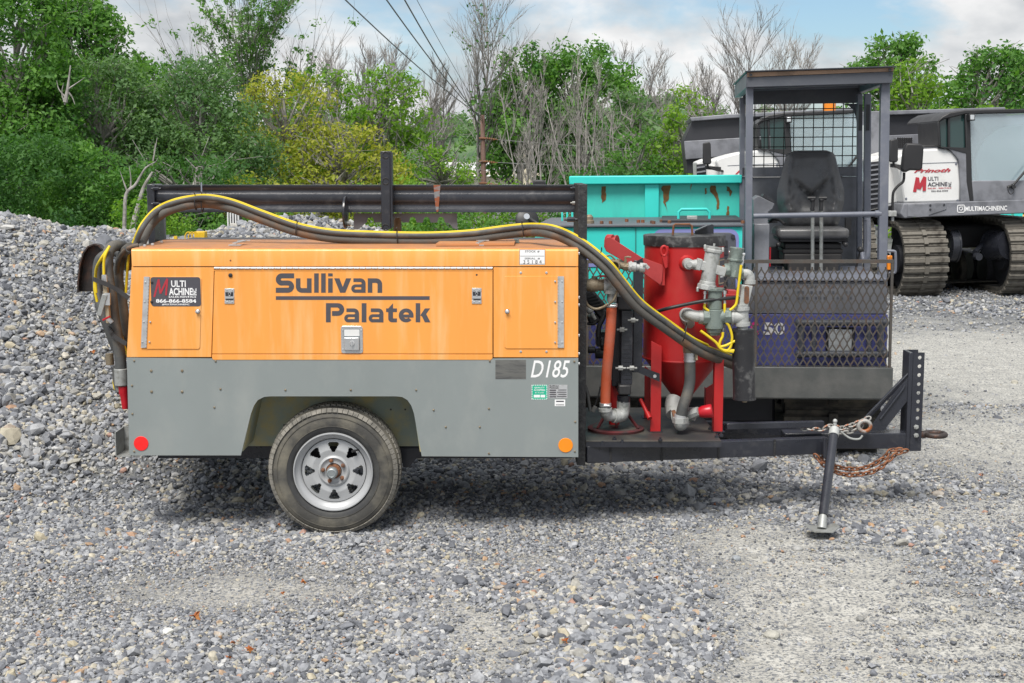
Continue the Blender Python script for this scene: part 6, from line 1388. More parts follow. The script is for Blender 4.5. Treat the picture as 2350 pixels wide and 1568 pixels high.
rfm = quadbox(xa_ + Vector((-.01, -.03, 0)), xb2 + Vector((.01, -.03, 0)), wb + Vector((.01, -.03, .002)), wa + Vector((-.01, -.03, .002)), dpt + .08); roof = obj('canopy_roof', rfm, M['dark_grey_paint'], CA, bevel=.003)
for x, y in ((1723, 172), (2042, 161)): m = MB(); m.lathe([(.010, 0), (.010, .01)], c_(x, y, v1 - .063), (0, -1, 0), 10); obj('strip_bolt', m, M['carrier_dark'], roof)
for dv in (.02, .35, .68, 1.02, dpt - .1):
    m = MB(); y0 = v1 + dv - .03; hgt_ = .055
    m.add([(la.x + .06, y0, la.z + .03), (lb_.x - .07, y0, lb_.z + .03), (lb_.x - .07, y0 + .03, lb_.z + .03), (la.x + .06, y0 + .03, la.z + .03), (la.x + .06, y0, wa.z - .01), (lb_.x - .07, y0, wb.z - .01), (lb_.x - .07, y0 + .03, wb.z - .01), (la.x + .06, y0 + .03, wa.z - .01)],
          [(0,3,2,1),(4,5,6,7),(0,1,5,4),(1,2,6,5),(2,3,7,6),(3,0,4,7)]); obj('roof_rib', m, M['post_grey'], roof)
for s_, p_, q_ in ((0, la, wa), (1, lb_, wb)):
    m = MB(); x0_ = p_.x if not s_ else p_.x - .05; m.box((x0_, v1 - .03, p_.z - .0), (x0_ + .05, v1 + dpt - .06, q_.z - .002)); obj('side_rail', m, M['post_grey'], roof, bevel=.003)
# rear frame: header, panel, mesh window
pA, pB2 = c_(1731, 0, v2).x, c_(1964, 0, v2).x
pA = c_(1731, 300, v2).x; pB2 = c_(1966, 300, v2).x
z_hd0, z_hd1 = c_(1850, 238, v2).z, c_(1850, 205, v2).z
m = MB(); m.box((c_(1704, 300, v2).x, v2, z_hd0), (pB2 + .03, v2 + .04, z_hd1 + .12)); obj('rear_header', m, M['dark_grey_paint'], CA, bevel=.004)
m = MB(); zq0 = c_(1850, 383, v2).z; zq1 = c_(1850, 405, v2).z; zq2 = c_(1850, 640, v2).z
m.box((c_(1704, 300, v2).x, v2, zq1), (pB2 + .03, v2 + .04, zq0)); m.box((c_(1704, 300, v2).x, v2 + .01, zq2), (pB2 + .03, v2 + .03, zq1 - .004)); m.box((c_(1704, 300, v2).x, v2 - .012, zq1 - .002), (pB2 + .03, v2 + .01, zq1 + .006)); obj('rear_panel', m, M['carrier_grey'], CA, bevel=.003)
m = MB(); nx_ = 11; rw = .0038
for k in range(nx_):
    x = pA + (pB2 - pA) * (k + .05) / (nx_ - .6); m.cyl((x, v2 + .02, zq0), (x, v2 + .02, z_hd0), rw, n=6)
for k in range(7):
    z = z_hd0 - (z_hd0 - zq0) * (k + .55) / 6.7; m.cyl((pA - .02, v2 + .013, z), (pB2 + .02, v2 + .013, z), rw, n=6)
obj('window_mesh', m, M['black_plastic'], CA)
m = MB(); cor = [(1966, 238), (1930, 238), (1948, 243), (1958, 252), (1964, 268), (1966, 280)]; m.prism(P2(cor, v2 - .01, MC), v2 - .012, v2 - .002); obj('corner_gusset', m, M['dark_grey_paint'], CA)
for x in (1976, 1993): m = MB(); bxm(m, MC, x - 5, 240, x + 3, 300, v2 - .42, v2 - .40); obj('hanging_plate', m, M['carrier_dark'], CA)
# rail across the front, bulged tube
m = MB(); m.cyl(c_(1729, 496, v1 + .02), c_(2019, 491, v1 + .02), .0175, n=16); m.cyl(c_(2008, 491, v1 + .02), c_(2022, 491, v1 + .02), .024, n=16); obj('front_rail', m, M['post_grey'], CA)
# seat
SV = 1.15
s0, s1 = c_(1784, 470, SV), c_(1940, 470, SV); sx_ = (s0.x + s1.x) / 2; sw = (s1.x - s0.x) / 2; zs0, zs1 = c_(1862, 526, SV).z, c_(1862, 345, SV).z; SH = zs1 - zs0
def wprof(t): 
    pts = [(0, .62), (.04, .80), (.12, .88), (.35, 1.0), (.5, .99), (.7, .86), (.88, .76), (.95, .72), (.985, .62), (1.0, .48)]
    for (a, b), (c, d) in zip(pts[:-1], pts[1:]):
        if t <= c: return b + (d - b) * (t - a) / (c - a)
    return .48
m = MB(); nu, nv = 28, 30; vs = []; fs = []
for lay in (0, 1):
    for j in range(nv + 1):
        t = j / nv
        for i in range(nu + 1):
            u = -1 + 2 * i / nu; wv = wprof(t) * sw; edge = (1 - abs(u) ** 6) * min(1, (1 - t) * 12 + .05) ** .5 * min(1, t * 12 + .05) ** .5
            bol = .045 * math.exp(-((abs(u) - .72) / .20) ** 2) * math.exp(-((t - .33) / .30) ** 2)
            wing = -.02 * math.exp(-((t - (.42 + .35 * abs(u))) / .03) ** 2) * (1 - abs(u)) * (t > .3)
            lum = .03 * math.exp(-((t - .2) / .15) ** 2) * (1 - u * u)
            fold = .008 * sin(t * 34 + abs(u) * 9) * math.exp(-((abs(u) - .65) / .2) ** 2) * math.exp(-((t - .3) / .18) ** 2)
            y = SV + t * .10 + (.02 - (.05 + 1.7 * bol + 1.5 * lum + 2.2 * wing + 2 * fold) * edge) if lay == 0 else SV + t * .10 + .02 + .05 * edge
            vs.append((sx_ + u * wv, y, zs0 + t * SH))
W_ = nu + 1; off_ = (nv + 1) * W_
for j in range(nv):
    for i in range(nu):
        a = j * W_ + i; fs.append((a, a + 1, a + 1 + W_, a + W_)); fs.append((off_ + a + W_, off_ + a + W_ + 1, off_ + a + 1, off_ + a))
for j in range(nv):
    a = j * W_; fs.append((a, a + W_, off_ + a + W_, off_ + a)); a += nu; fs.append((a + W_, a, off_ + a, off_ + a + W_))
for i in range(nu): a = nv * W_ + i; fs.append((a, a + 1, off_ + a + 1, off_ + a)); fs.append((i + 1, i, off_ + i, off_ + i + 1))
m.add(vs, fs); obj('seat_back', m, M['seat_vinyl'], CA, 60)
def cushion(name, x0, y0, x1, y1, va, vb, mat, r=.03, par=None):
    a, b = c_(x0, y1, va), c_(x1, y0, va); m = MB(); m.box((a.x, va, a.z), (b.x, vb, b.z)); o = obj(name, m, M[mat], par or CA, 60); q = o.modifiers.new('bevel', 'BEVEL'); q.width = r; q.segments = 5; return o
cushion('seat_cushion', 1784, 524, 1950, 549, .74, 1.25, 'seat_vinyl', .028); cushion('seat_pan', 1788, 547, 1948, 556, .78, 1.25, 'black_plastic', .008)
for k, (a_, b_, y0, y1) in enumerate(((1800, 1932, 558, 572), (1795, 1936, 571, 583), (1798, 1933, 582, 602), (1808, 1925, 600, 640))): cushion('bellows', a_, y0, b_, y1, .82, 1.2, 'rubber_strap', .014)
for x in (1790, 1935): m = MB(); m.cyl(c_(x, 558, .8), c_(x + (6 if x > 1850 else -4), 562, .74), .012); m.sphere(c_(x + (6 if x > 1850 else -4), 562, .74), .017, 10); obj('seat_knob', m, M['black_plastic'], CA)
# armrest bits and belt
m = MB(); m.tube(cr([c_(1768, 508, 1.0), c_(1775, 503, .95), c_(1790, 506, .9), c_(1800, 515, .85)], 5), .010, 8); m.box(c_(1765, 512, 1.0), c_(1782, 505, 1.08)); m.box(c_(1940, 540, 1.05), c_(1952, 500, 1.1)); obj('seat_belt', m, M['black_plastic'], CA)
# levers
for x, xb_, mt in ((1865, 1864.5, 'galv_light'), (1885, 1884, 'galv_light')):
    m = MB(); m.cyl(c_(x, 484, .62), c_(xb_, 650, .70), .0125, n=12); lv = obj('travel_lever', m, M['lever_steel'] if 'lever_steel' in M else M[mt], CA)
    m = MB(); s_ = 1 if x > 1870 else -1
    P = cr([c_(x - 1, 484, .62), c_(x, 472, .62), c_(x, 464, .62), c_(x + s_ * 1, 457, .62)], 4); m.tube(P, [.0145] * (len(P) - 4) + [.017, .019, .020, .018], 12); m.cyl(c_(x - 9 + s_ * 3, 455, .62), c_(x + 9 + s_ * 3, 455, .62), .0125, n=10); obj('lever_grip', m, M['black_plastic'], lv)
# left console, handle bar and right lever
CB('console', 1730, 514, 1765, 640, .62, 1.1, 'carrier_grey', bevel=.006)
m = MB(); m.prism(P2([(1729, 514), (1729, 458), (1741, 449), (1778, 468), (1773, 480), (1763, 487), (1763, 514)], .72, MC), .72, 1.0); cs = obj('instrument_box', m, M['carrier_grey'], CA, bevel=.005)
m = MB(); a_, b_ = c_(1752, 452, .71), c_(1776, 466, .71); m.bar(a_ + Vector((0, .1, .01)), b_ + Vector((0, .1, .01)), .16, .02, up=(0, 0, 1)); obj('gauge_panel', m, M['carrier_dark'], cs)
CB('red_strip', 1765.5, 568, 1769, 612, .66, .70, 'red_plastic', bevel=.001); CB('floor_recess', 1768, 566, 1800, 640, 1.3, 1.4, 'carrier_dark')
m = MB(); m.tube(cr([c_(1990, 502, .8), c_(1993, 515, .8), c_(1993, 570, .8), c_(1990, 592, .8), c_(1982, 596, .82), c_(1979, 580, .84)], 6), .017, 12); obj('grab_handle', m, M['post_grey'], CA)
m = MB(); m.cyl(c_(1975, 574, .9), c_(1958, 640, .95), .008); m.sphere(c_(1975, 573, .9), .024, 14); obj('ball_lever', m, M['black_plastic'], CA)
CB('orange_marker', 2036.5, 587, 2047.5, 620, .14, .18, 'orange_reflector', bevel=.004)
m = MB(); m.tube(cr([c_(2036, 576, .10), c_(2052, 577, .10), c_(2055, 584, .10), c_(2055, 618, .10), c_(2052, 626, .10), c_(2040, 627, .10)], 5), .009, 8); obj('marker_guard', m, M['post_grey'], CA)
# mirror on a cranked arm at the right post
m = MB(); bxm(m, MC, 2038, 484, 2058, 497, v1 + .02, v1 + .10); bxm(m, MC, 2046, 496, 2052, 508, v1 + .04, v1 + .07); obj('mirror_bracket', m, M['cast_grey'], CA, bevel=.003)
m = MB(); m.tube(cr([c_(2048, 484, v1 + .04), c_(2049, 450, v1 + .04), c_(2052, 438, v1 + .04), c_(2062, 426, v1 + .04), c_(2073, 416, v1 + .04), c_(2075, 396, v1 + .04)], 6), .0095, 10); arm_ = obj('mirror_arm', m, M['black_plastic'], CA)
mo = P2([(2073, 396), (2068, 389), (2073, 345), (2077, 332), (2083, 328.5), (2112, 330), (2119, 336), (2119, 343), (2116, 386), (2112, 392), (2086, 391), (2080, 395)], v1, MC)
m = MB(); m.prism(mo, v1 - .02, v1 + .05); obj('mirror', m, M['black_plastic'], CA, bevel=.012)
# mirror seen over the beam at left and its stalk
m = MB(); m.prism(rect(1222, 413, 1252, 450, 1.2, MC, .03), 1.2, 1.25); mr = obj('mirror', m, M['black_plastic'], CA, bevel=.01)
m = MB(); c = c_(1211, 503, 1.1); m.lathe([(.07, 0), (.085, -.01), (.085, -.05), (.05, -.08)], c, (.3, -1, .35), 24); obj('round_mirror', m, M['black_plastic'], CA)
m = MB(); m.lathe([(.022, 0), (.022, .015)], c_(1208, 498, 1.0), (.3, -1, .35), 14); obj('mirror_cap', m, M['chrome'], CA)
m = MB(); m.tube(cr([c_(1212, 495, 1.1), c_(1220, 505, 1.05), c_(1240, 520, 1.0), c_(1236, 540, 1.0), c_(1237, 560, 1.0)], 5), .012, 8); obj('mirror_stalk', m, M['black_plastic'], CA)

# ================================================================== white crawler dumpers at right
MP = xf((4.9, 13.0, 0), 3, -1.1)
def build_dumper():
    PR_ = thing('crawler_dumper', 'white and black crawler dumper with glazed cab, rightmost, dealer lettering on its hood', 'crawler dumper', (0, 0, 0), 'white crawler dumpers parked behind the trailer', baked=False)
    PR_.matrix_world = MP
    p = lambda x, y, v: at(1955 + .2998 * x, 225.6 + .2998 * y, v, MP)
    def PB(name, x0, y0, x1, y1, v0, v1, mat, par=None, bevel=.01):
        a, b = p(x0, y1, v0), p(x1, y0, v0); m = MB(); m.box((a.x, v0, a.z), (b.x, v1, b.z)); return obj(name, m, M[mat], par or PR_, bevel=bevel)
    def PP(name, pts, v0, v1, mat, par=None, bevel=0):
        m = MB(); m.prism([(lambda q: (q.x, q.z))(p(x, y, v0)) for x, y in pts], v0, v1); return obj(name, m, M[mat], par or PR_, bevel=bevel)
    # chassis sill
    sill = PP('chassis_sill', [(395, 805), (1445, 772), (1445, 860), (1317, 882), (510, 912), (400, 920), (372, 885)], .0, 3.6, 'carrier_grey', bevel=.015)
    PP('sill_plate', [(590, 905), (590, 895), (725, 850), (725, 808), (430, 815), (425, 905), (505, 910)], -.012, -.001, 'carrier_grey', sill, bevel=.004)
    for x, y in ((600, 820), (600, 853), (706, 816)): m = MB(); m.lathe([(.016, 0), (.016, .006)], p(x, y, -.013), (0, -1, 0), 10); obj('sill_hole', m, M['carrier_dark'], sill)
    t1 = at; 
    def tx_(s, x0, y0, x1, y1, v, mat, bold=.02, shear=0, name='wording', par=None):
        return text(name, s, 1955 + .2998*x0, 225.6 + .2998*y0, 1955 + .2998*x1, 225.6 + .2998*y1, v, M[mat], par or PR_, bold=bold, shear=shear, Mx=MP)
    tx_('MULTIMACHINEINC', 868, 822, 1188, 866, -.004, 'white_print', .02, par=sill)
    # camera icon
    m = MB(); c = p(835, 846, -.004); r_ = rrect(c.x - .052, c.z - .052, c.x + .052, c.z + .052, .016, 4); n = len(r_)
    for a_, b_ in zip(r_, r_[1:] + r_[:1]): m.bar((a_[0], -.004, a_[1]), (b_[0], -.004, b_[1]), .012, .004, up=(0, 1, 0))
    m.tube([(c.x + .024 * cos(2*pi*k/18), -.005, c.z + .024 * sin(2*pi*k/18)) for k in range(18)], .0055, 6, closed=True); m.lathe([(.006, 0), (.006, .003)], (c.x + .03, -.003, c.z + .03), (0, -1, 0), 8); obj('camera_icon', m, M['white_print'], sill)
    # hood
    hd = PP('hood', [(398, 805), (360, 560), (330, 470), (345, 440), (470, 405), (545, 390), (640, 385), (720, 388), (770, 410), (805, 445), (818, 490), (832, 640), (832, 794)], .10, 1.9, 'white_paint', bevel=.03)
    PP('hood_side', [(140, 860), (395, 806), (358, 560), (332, 470), (215, 440), (140, 470)], .42, 1.9, 'white_paint', hd, bevel=.02)
    PP('hood_seam', [(420, 500), (818, 488), (818, 491), (420, 503)], .094, .10, 'post_grey', hd)
    gl = PP('louvre_panel', [(140, 490), (213, 482), (213, 835), (142, 850)], .38, .42, 'carrier_dark', hd)
    for k in range(9): PP('louvre', [(142, 510 + k * 37), (213, 500 + k * 37), (213, 512 + k * 37), (142, 522 + k * 37)], .35, .38, 'carrier_grey', gl)
    PP('access_panel', [(232, 480), (350, 560), (362, 790), (240, 812)], .405, .418, 'white_paint', hd, .004)
    for x, y in ((797, 503), (810, 782), (415, 770)): m = MB(); m.lathe([(.018, 0), (.014, .01)], p(x, y, .10), (0, -1, 0), 10); obj('hood_bolt', m, M['post_grey'], hd)
    VH = .094
    tx_('Prinoth', 475, 535, 757, 572, VH, 'red_print', .03, .45, par=hd)
    m = MB()
    for k_, (a_, b_) in enumerate((((480, 718), (502, 606)), ((502, 610), (514, 695)), ((514, 695), (560, 602)), ((558, 605), (554, 710)))): m.bar(p(*a_, VH - .002 * k_), p(*b_, VH - .002 * k_), .05, .002, up=(0, 1, 0))
    obj('red_initial', m, M['red_print'], hd, 0)
    tx_('ULTI', 582, 600, 662, 632, VH, 'slate_print', .02, par=hd); tx_('ACHINE', 580, 641, 732, 676, VH, 'slate_print', .03, par=hd)
    text('wording', 'INC.', 1955 + .2998*738, 225.6 + .2998*640, 1955 + .2998*762, 225.6 + .2998*678, VH, M['slate_print'], hd, bold=.03, Mx=MP, rotz=1)
    tx_('SALES - RENTALS', 580, 682, 762, 695, VH, 'red_print', .03, par=hd); tx_('866-866-8584', 608, 702, 737, 717, VH, 'slate_print', .02, par=hd)
    tx_('Prinoth', 60, 462, 168, 480, .414, 'red_print', .03, .3, par=hd) if 0 else None
    # cab
    cab = PP('cab_frame', [(655, 180), (690, 140), (750, 108), (870, 90), (1445, 78), (1445, 100), (1330, 112), (905, 122), (868, 124), (690, 165), (672, 185)], .05, 1.4, 'black_plastic', bevel=.02)
    PP('corner_pillar', [(868, 122), (905, 122), (920, 640), (932, 788), (905, 790), (880, 640)], .05, .18, 'black_plastic', cab, .01)
    PP('rear_pillar', [(655, 180), (674, 180), (682, 375), (662, 360)], .05, .9, 'black_plastic', cab, .01)
    PP('side_pillar', [(738, 140), (752, 135), (752, 378), (738, 375)], .07, .14, 'black_plastic', cab, .005)
    PP('side_glass', [(674, 182), (738, 142), (738, 375), (682, 370)], .12, .13, 'dark_glass', cab); PP('side_glass', [(752, 136), (868, 122), (880, 378), (752, 378)], .10, .11, 'dark_glass', cab)
    PP('cab_side_panel', [(745, 385), (880, 420), (905, 790), (832, 792), (832, 640), (818, 470)], .06, .16, 'carrier_grey', cab, .01)
    PP('cab_sill', [(660, 362), (682, 372), (880, 380), (880, 422), (745, 386), (700, 384)], .05, .2, 'black_plastic', cab, .006)
    PP('windscreen', [(905, 122), (1445, 100), (1445, 640), (920, 645)], .09, .10, 'glass', cab)
    PP('cab_front_panel', [(920, 632), (1445, 628), (1445, 775), (932, 790)], .04, .2, 'carrier_grey', cab, .01)
    D('liner_reflection', (.66, .70, .69), .6, var=.1) if 'liner_reflection' not in M else None  # pale tone serves the lining and a painted windscreen reflection
    PP('interior_reflection', [(965, 640), (950, 480), (975, 380), (1030, 300), (1110, 240), (1200, 212), (1330, 205), (1445, 200), (1445, 640)], .55, .6, 'liner_reflection', cab)  # white lining whose curved pale outline imitates a reflection in the windscreen
    PP('cab_back', [(690, 180), (1445, 110), (1445, 700), (690, 700)], 1.3, 1.35, 'carrier_grey', cab)
    lp_ = PB('work_lamp', 898, 118, 945, 172, -.06, .04, 'black_plastic', cab, .008); PB('lens', 908, 127, 940, 165, -.072, -.0605, 'lens', lp_, .006)
    m = MB(); m.tube([p(1190, 680, .02), p(1235, 665, .0), p(1317, 570, -.01), p(1420, 440, -.01)], .018, 8); m.bar(p(1225, 660, .0), p(1240, 690, .0), .06, .05); m.tube(cr([p(1200, 680, 0), p(1195, 705, -.02), p(1215, 735, -.02), p(1240, 715, -.02), p(1235, 690, 0)], 5), .006, 6); obj('wiper', m, M['black_plastic'], cab)
    # beacon seen on the roof edge
    m = MB(); q = p(1150, 86, .5); m.lathe([(.10, 0), (.10, .12), (.07, .15)], q, (0, 0, 1), 16); obj('beacon', m, M['orange_reflector'], cab)
    # dump box behind
    bx_ = PP('dump_box', [(-190, 300), (-120, 142), (155, 125), (1180, 92), (1180, 270), (1180, 400), (100, 480), (0, 560), (-170, 560), (-180, 430)], 2.3, 4.0, 'carrier_dark')
    PP('box_rim', [(-130, 120), (155, 100), (1175, 68), (1178, 92), (1178, 98), (155, 132), (-118, 150)], 2.2, 4.1, 'carrier_grey', bx_, .02)
    PP('box_lower_panel', [(-182, 306), (660, 268), (660, 392), (10, 440), (-175, 452)], 2.22, 2.299, 'carrier_grey', bx_, .01)
    gp_ = PB('perforated_grille', 340, 300, 462, 382, 1.95, 2.1, 'carrier_grey', bx_, .01)
    for i in range(7):
        for j in range(5): m = MB(); m.lathe([(.020, 0), (.020, .006)], p(352 + i * 17, 310 + j * 16, 1.945), (0, -1, 0), 8); obj('grille_hole', m, M['dark_interior'], gp_)
    # tracks
    x0, x1 = p(392, 1000, .0).x, p(722, 1000, .0).x
    zt_p = p(600, 958, .0).z
    tk1 = track(PR_, x0, x1, -.10, 4.3, zt_p - .02, .135, 'rubber_track', 'muddy_track', .045)
    xr0 = p(1205, 1000, .0).x; tk2 = track(PR_, xr0, xr0 + (x1 - x0), -.10, 4.3, zt_p - .02, .135, 'rubber_track', 'muddy_track', .045)
    # undercarriage
    PB('undercarriage', 700, 960, 1230, 1150, .9, 3.4, 'dark_interior', bevel=.05)
    m = MB(); m.cyl(p(735, 1130, .3), p(788, 1130, .3), .235, n=32); m.cyl(p(788, 1130, .3), p(796, 1130, .3), .25, n=32); obj('final_drive', m, M['black_steel'], PR_)
    m = MB(); q = p(1085, 1125, .55); q2 = p(1215, 1120, .2); m.cyl(q, q2, .23, n=32); m.lathe([(.238, 0), (.238, .03), (.20, .031), (.19, .0)], q, (q - q2).normalized(), 32)
    dm = obj('hub_drum', m, M['black_steel'], PR_)
    for k in range(6):
        an = R(60 * k + 20); d_ = (q - q2).normalized(); u_ = d_.orthogonal().normalized(); w_ = d_.cross(u_); cc = q + d_ * .03 + (u_ * cos(an) + w_ * sin(an)) * .17
        m = MB(); m.lathe([(.014, 0), (.014, .02)], cc, d_, 8); obj('hub_bolt', m, M['cast_grey'], dm)
    m = MB(); m.cyl(p(950, 1210, .2), p(975, 1215, .1), .055, n=16); m.tube([p(940, 1180, .3), p(1000, 1120, .5)], .04, 10); obj('tow_eye', m, M['black_steel'], PR_)
    for x in (790, 985): m = MB(); m.lathe([(.26, 0), (.30, .02), (.30, .10), (.26, .12)], p(x, 1310, 1.6), (1, -.1, 0), 28); obj('inner_wheel', m, M['rusty'] if 0 else M['rubber_track'], PR_)
    PB('belly_track', 620, 1395, 1230, 1420, 1.0, 1.4, 'rubber_track', bevel=.02)
    # mirrors
    m = MB(); m.prism(P2([(1955+.2998*x, 225.6+.2998*y) for x, y in ((292, 320), (340, 310), (352, 325), (352, 480), (340, 490), (290, 488), (285, 470))], -.3, MP), -.32, -.25); mr = obj('mirror', m, M['black_plastic'], PR_, bevel=.02)
    m = MB(); m.tube(cr([p(318, 485, -.28), p(322, 510, -.25), p(350, 530, -.1), p(380, 545, .1)], 5), .018, 8); m.bar(p(305, 515, -.25), p(372, 525, .0), .05, .05); obj('mirror_arm', m, M['black_plastic'], mr)
    return PR_
DA = build_dumper()
DB = copy_tree(DA); DB.location = Vector((4.9, 13.0, 0)) + Vector((-2.52, .75, -.04)); DB.rotation_euler = (0, R(-1.9), R(-5))
DB['label'] = 'white and black crawler dumper seen through the rear mesh of the operator canopy'
DA['label'] = 'white and black crawler dumper at the right edge with full dealer lettering in view'
DB['baked'] = 0
for o in list(DA.children_recursive):
    if o.name.startswith('beacon'): bpy.data.objects.remove(o)
# ================================================================== woods, wires, far things
def leafmat(name, cols, trans=.46):
    m = bpy.data.materials.new(name); m.use_nodes = True; t = m.node_tree; t.nodes.clear(); n = t.nodes.new; l = t.links.new
    out = n('ShaderNodeOutputMaterial'); ge = n('ShaderNodeNewGeometry'); r = n('ShaderNodeValToRGB'); e = r.color_ramp.elements
    for k, c in enumerate(cols):
        if k >= 2: e.new(0)
        e[k].position = k / (len(cols) - 1); e[k].color = (*c, 1)
    no = n('ShaderNodeTexNoise'); no.inputs['Scale'].default_value = .55; no.inputs['Detail'].default_value = 3; tc_ = n('ShaderNodeTexCoord'); l(tc_.outputs['Object'], no.inputs['Vector'])
    mr_ = n('ShaderNodeMapRange'); mr_.inputs[1].default_value = .3; mr_.inputs[2].default_value = .7; l(no.outputs['Fac'], mr_.inputs[0])
    ma = n('ShaderNodeMath'); ma.operation = 'MULTIPLY_ADD'; l(ge.outputs['Random Per Island'], ma.inputs[0]); ma.inputs[1].default_value = .55; ms = n('ShaderNodeMath'); ms.operation = 'MULTIPLY'; l(mr_.outputs[0], ms.inputs[0]); ms.inputs[1].default_value = .45; l(ms.outputs[0], ma.inputs[2])
    l(ma.outputs[0], r.inputs[0]); d = n('ShaderNodeBsdfPrincipled'); d.inputs['Roughness'].default_value = .55; d.inputs['Specular IOR Level'].default_value = .3; l(r.outputs[0], d.inputs['Base Color']); tr = n('ShaderNodeBsdfTranslucent'); 
    br = n('ShaderNodeMix'); br.data_type = 'RGBA'; br.blend_type = 'MULTIPLY'; br.inputs[0].default_value = 1; l(r.outputs[0], br.inputs[6]); br.inputs[7].default_value = (1.3, 1.5, .6, 1); l(br.outputs[2], tr.inputs[0])
    mi = n('ShaderNodeMixShader'); mi.inputs[0].default_value = trans; l(d.outputs[0], mi.inputs[1]); l(tr.outputs[0], mi.inputs[2]); l(mi.outputs[0], out.inputs[0]); return m
LM = {'green': leafmat('leaf_green', [(.035, .13, .03), (.065, .21, .04), (.11, .29, .055), (.18, .35, .07)]),
      'deep': leafmat('leaf_deep', [(.03, .10, .03), (.055, .16, .04), (.10, .22, .055)]),
      'willow': leafmat('leaf_willow', [(.07, .16, .065), (.12, .235, .09), (.19, .31, .12)]),
      'gold': leafmat('leaf_gold', [(.17, .26, .02), (.30, .36, .03), (.42, .43, .05), (.48, .44, .08)]),
      'lime': leafmat('leaf_lime', [(.08, .22, .02), (.16, .32, .03), (.26, .40, .05)]),
      'far': leafmat('leaf_far', [(.10, .19, .10), (.14, .25, .12), (.22, .32, .16)])}
LD = 3.0
def leaves(centres, radii, per, size, seed, squash=.8, shell=.55):
    """centres (n,3); per = leaves for each unit radius^2; returns V,F of diamond leaves"""
    r = np.random.default_rng(seed); cnt = np.maximum(1, (per * LD * radii ** 2).astype(int)); idx = np.repeat(np.arange(len(centres)), cnt); n = len(idx)
    d = r.normal(size=(n, 3)); d /= np.linalg.norm(d, axis=1)[:, None]; rad = radii[idx] * (shell + (1 - shell) * r.random(n)) * (1 + .25 * r.normal(size=n)); d[:, 2] *= squash
    c = centres[idx] + d * rad[:, None]
    nrm = d * .7 + r.normal(size=(n, 3)) * .6 + np.array([0, -.1, .45]); nrm /= np.linalg.norm(nrm, axis=1)[:, None]
    up = r.normal(size=(n, 3)); u = np.cross(nrm, up); u /= np.linalg.norm(u, axis=1)[:, None]; v = np.cross(nrm, u); s = size * .86 * np.exp(r.normal(0, .3, n))[:, None]
    V = np.stack([c - u * s, c - v * s * .5 , c + u * s, c + v * s * .5 + nrm * s * .15], 1).reshape(-1, 3); F = np.arange(n * 4).reshape(-1, 4); return V, F
def sticks(segs, n=4):
    """segs array (m,8): p0,p1,r0,r1 -> V,F prisms"""
    A = np.array([s[0] for s in segs]); B = np.array([s[1] for s in segs]); r0 = np.array([s[2] for s in segs]); r1 = np.array([s[3] for s in segs]); d = B - A; d /= np.maximum(np.linalg.norm(d, axis=1), 1e-6)[:, None]
    h = np.where(np.abs(d[:, [2]]) < .9, np.array([[0, 0, 1.]]), np.array([[1., 0, 0]])); u = np.cross(d, h); u /= np.linalg.norm(u, axis=1)[:, None]; v = np.cross(d, u); m = len(A); rings = []
    for P, rr in ((A, r0), (B, r1)):
        for k in range(n): a = 2 * pi * k / n; rings.append(P + (u * cos(a) + v * sin(a)) * rr[:, None])
    V = np.stack(rings, 1).reshape(-1, 3); base = np.arange(m)[:, None] * 2 * n; F = np.concatenate([base + np.array([[k, (k + 1) % n, n + (k + 1) % n, n + k]]) for k in range(n)]); return V, F
def branches(base, height_, r0, depth, seed, spread=.45, up=.35, nch=(2, 3), taper=.68, lean=0, first=.22, wig=.14, maxr=None):
    rr = random.Random(seed); segs = []; tips = []
    def grow(p, d, ln_, r, lv):
        n = 3; q = p
        for k in range(n):
            d2 = (d + Vector((rr.gauss(0, wig), rr.gauss(0, wig), rr.gauss(0, wig * .5) + up * .10))).normalized(); q2 = q + d2 * ln_ / n; ra, rb = r * (1 - .28 * k / n), r * (1 - .28 * (k + 1) / n)
            segs.append((tuple(q), tuple(q2), ra, rb)); q, d = q2, d2
            if lv > 0 and k < n - 1 and rr.random() < .75:
                ax_ = Vector((rr.gauss(0, 1), rr.gauss(0, 1), 0)).normalized(); dd = (d + ax_ * spread * rr.uniform(.8, 1.5)).normalized(); grow(q, dd, ln_ * rr.uniform(.5, .75), rb * .55, lv - 1)
        if lv <= 1: tips.append(tuple(q))
        if lv > 0:
            for _ in range(rr.randint(*nch)):
                ax_ = Vector((rr.gauss(0, 1), rr.gauss(0, 1), rr.gauss(0, .3))).normalized(); dd = (d + ax_ * spread * rr.uniform(.5, 1.2)).normalized(); grow(q, dd, ln_ * taper * rr.uniform(.75, 1.15), r * .62, lv - 1)
    tot = sum(taper ** k for k in range(depth + 1)); grow(Vector(base), Vector((lean, 0, 1)).normalized(), height_ / tot, r0, depth); return segs, tips
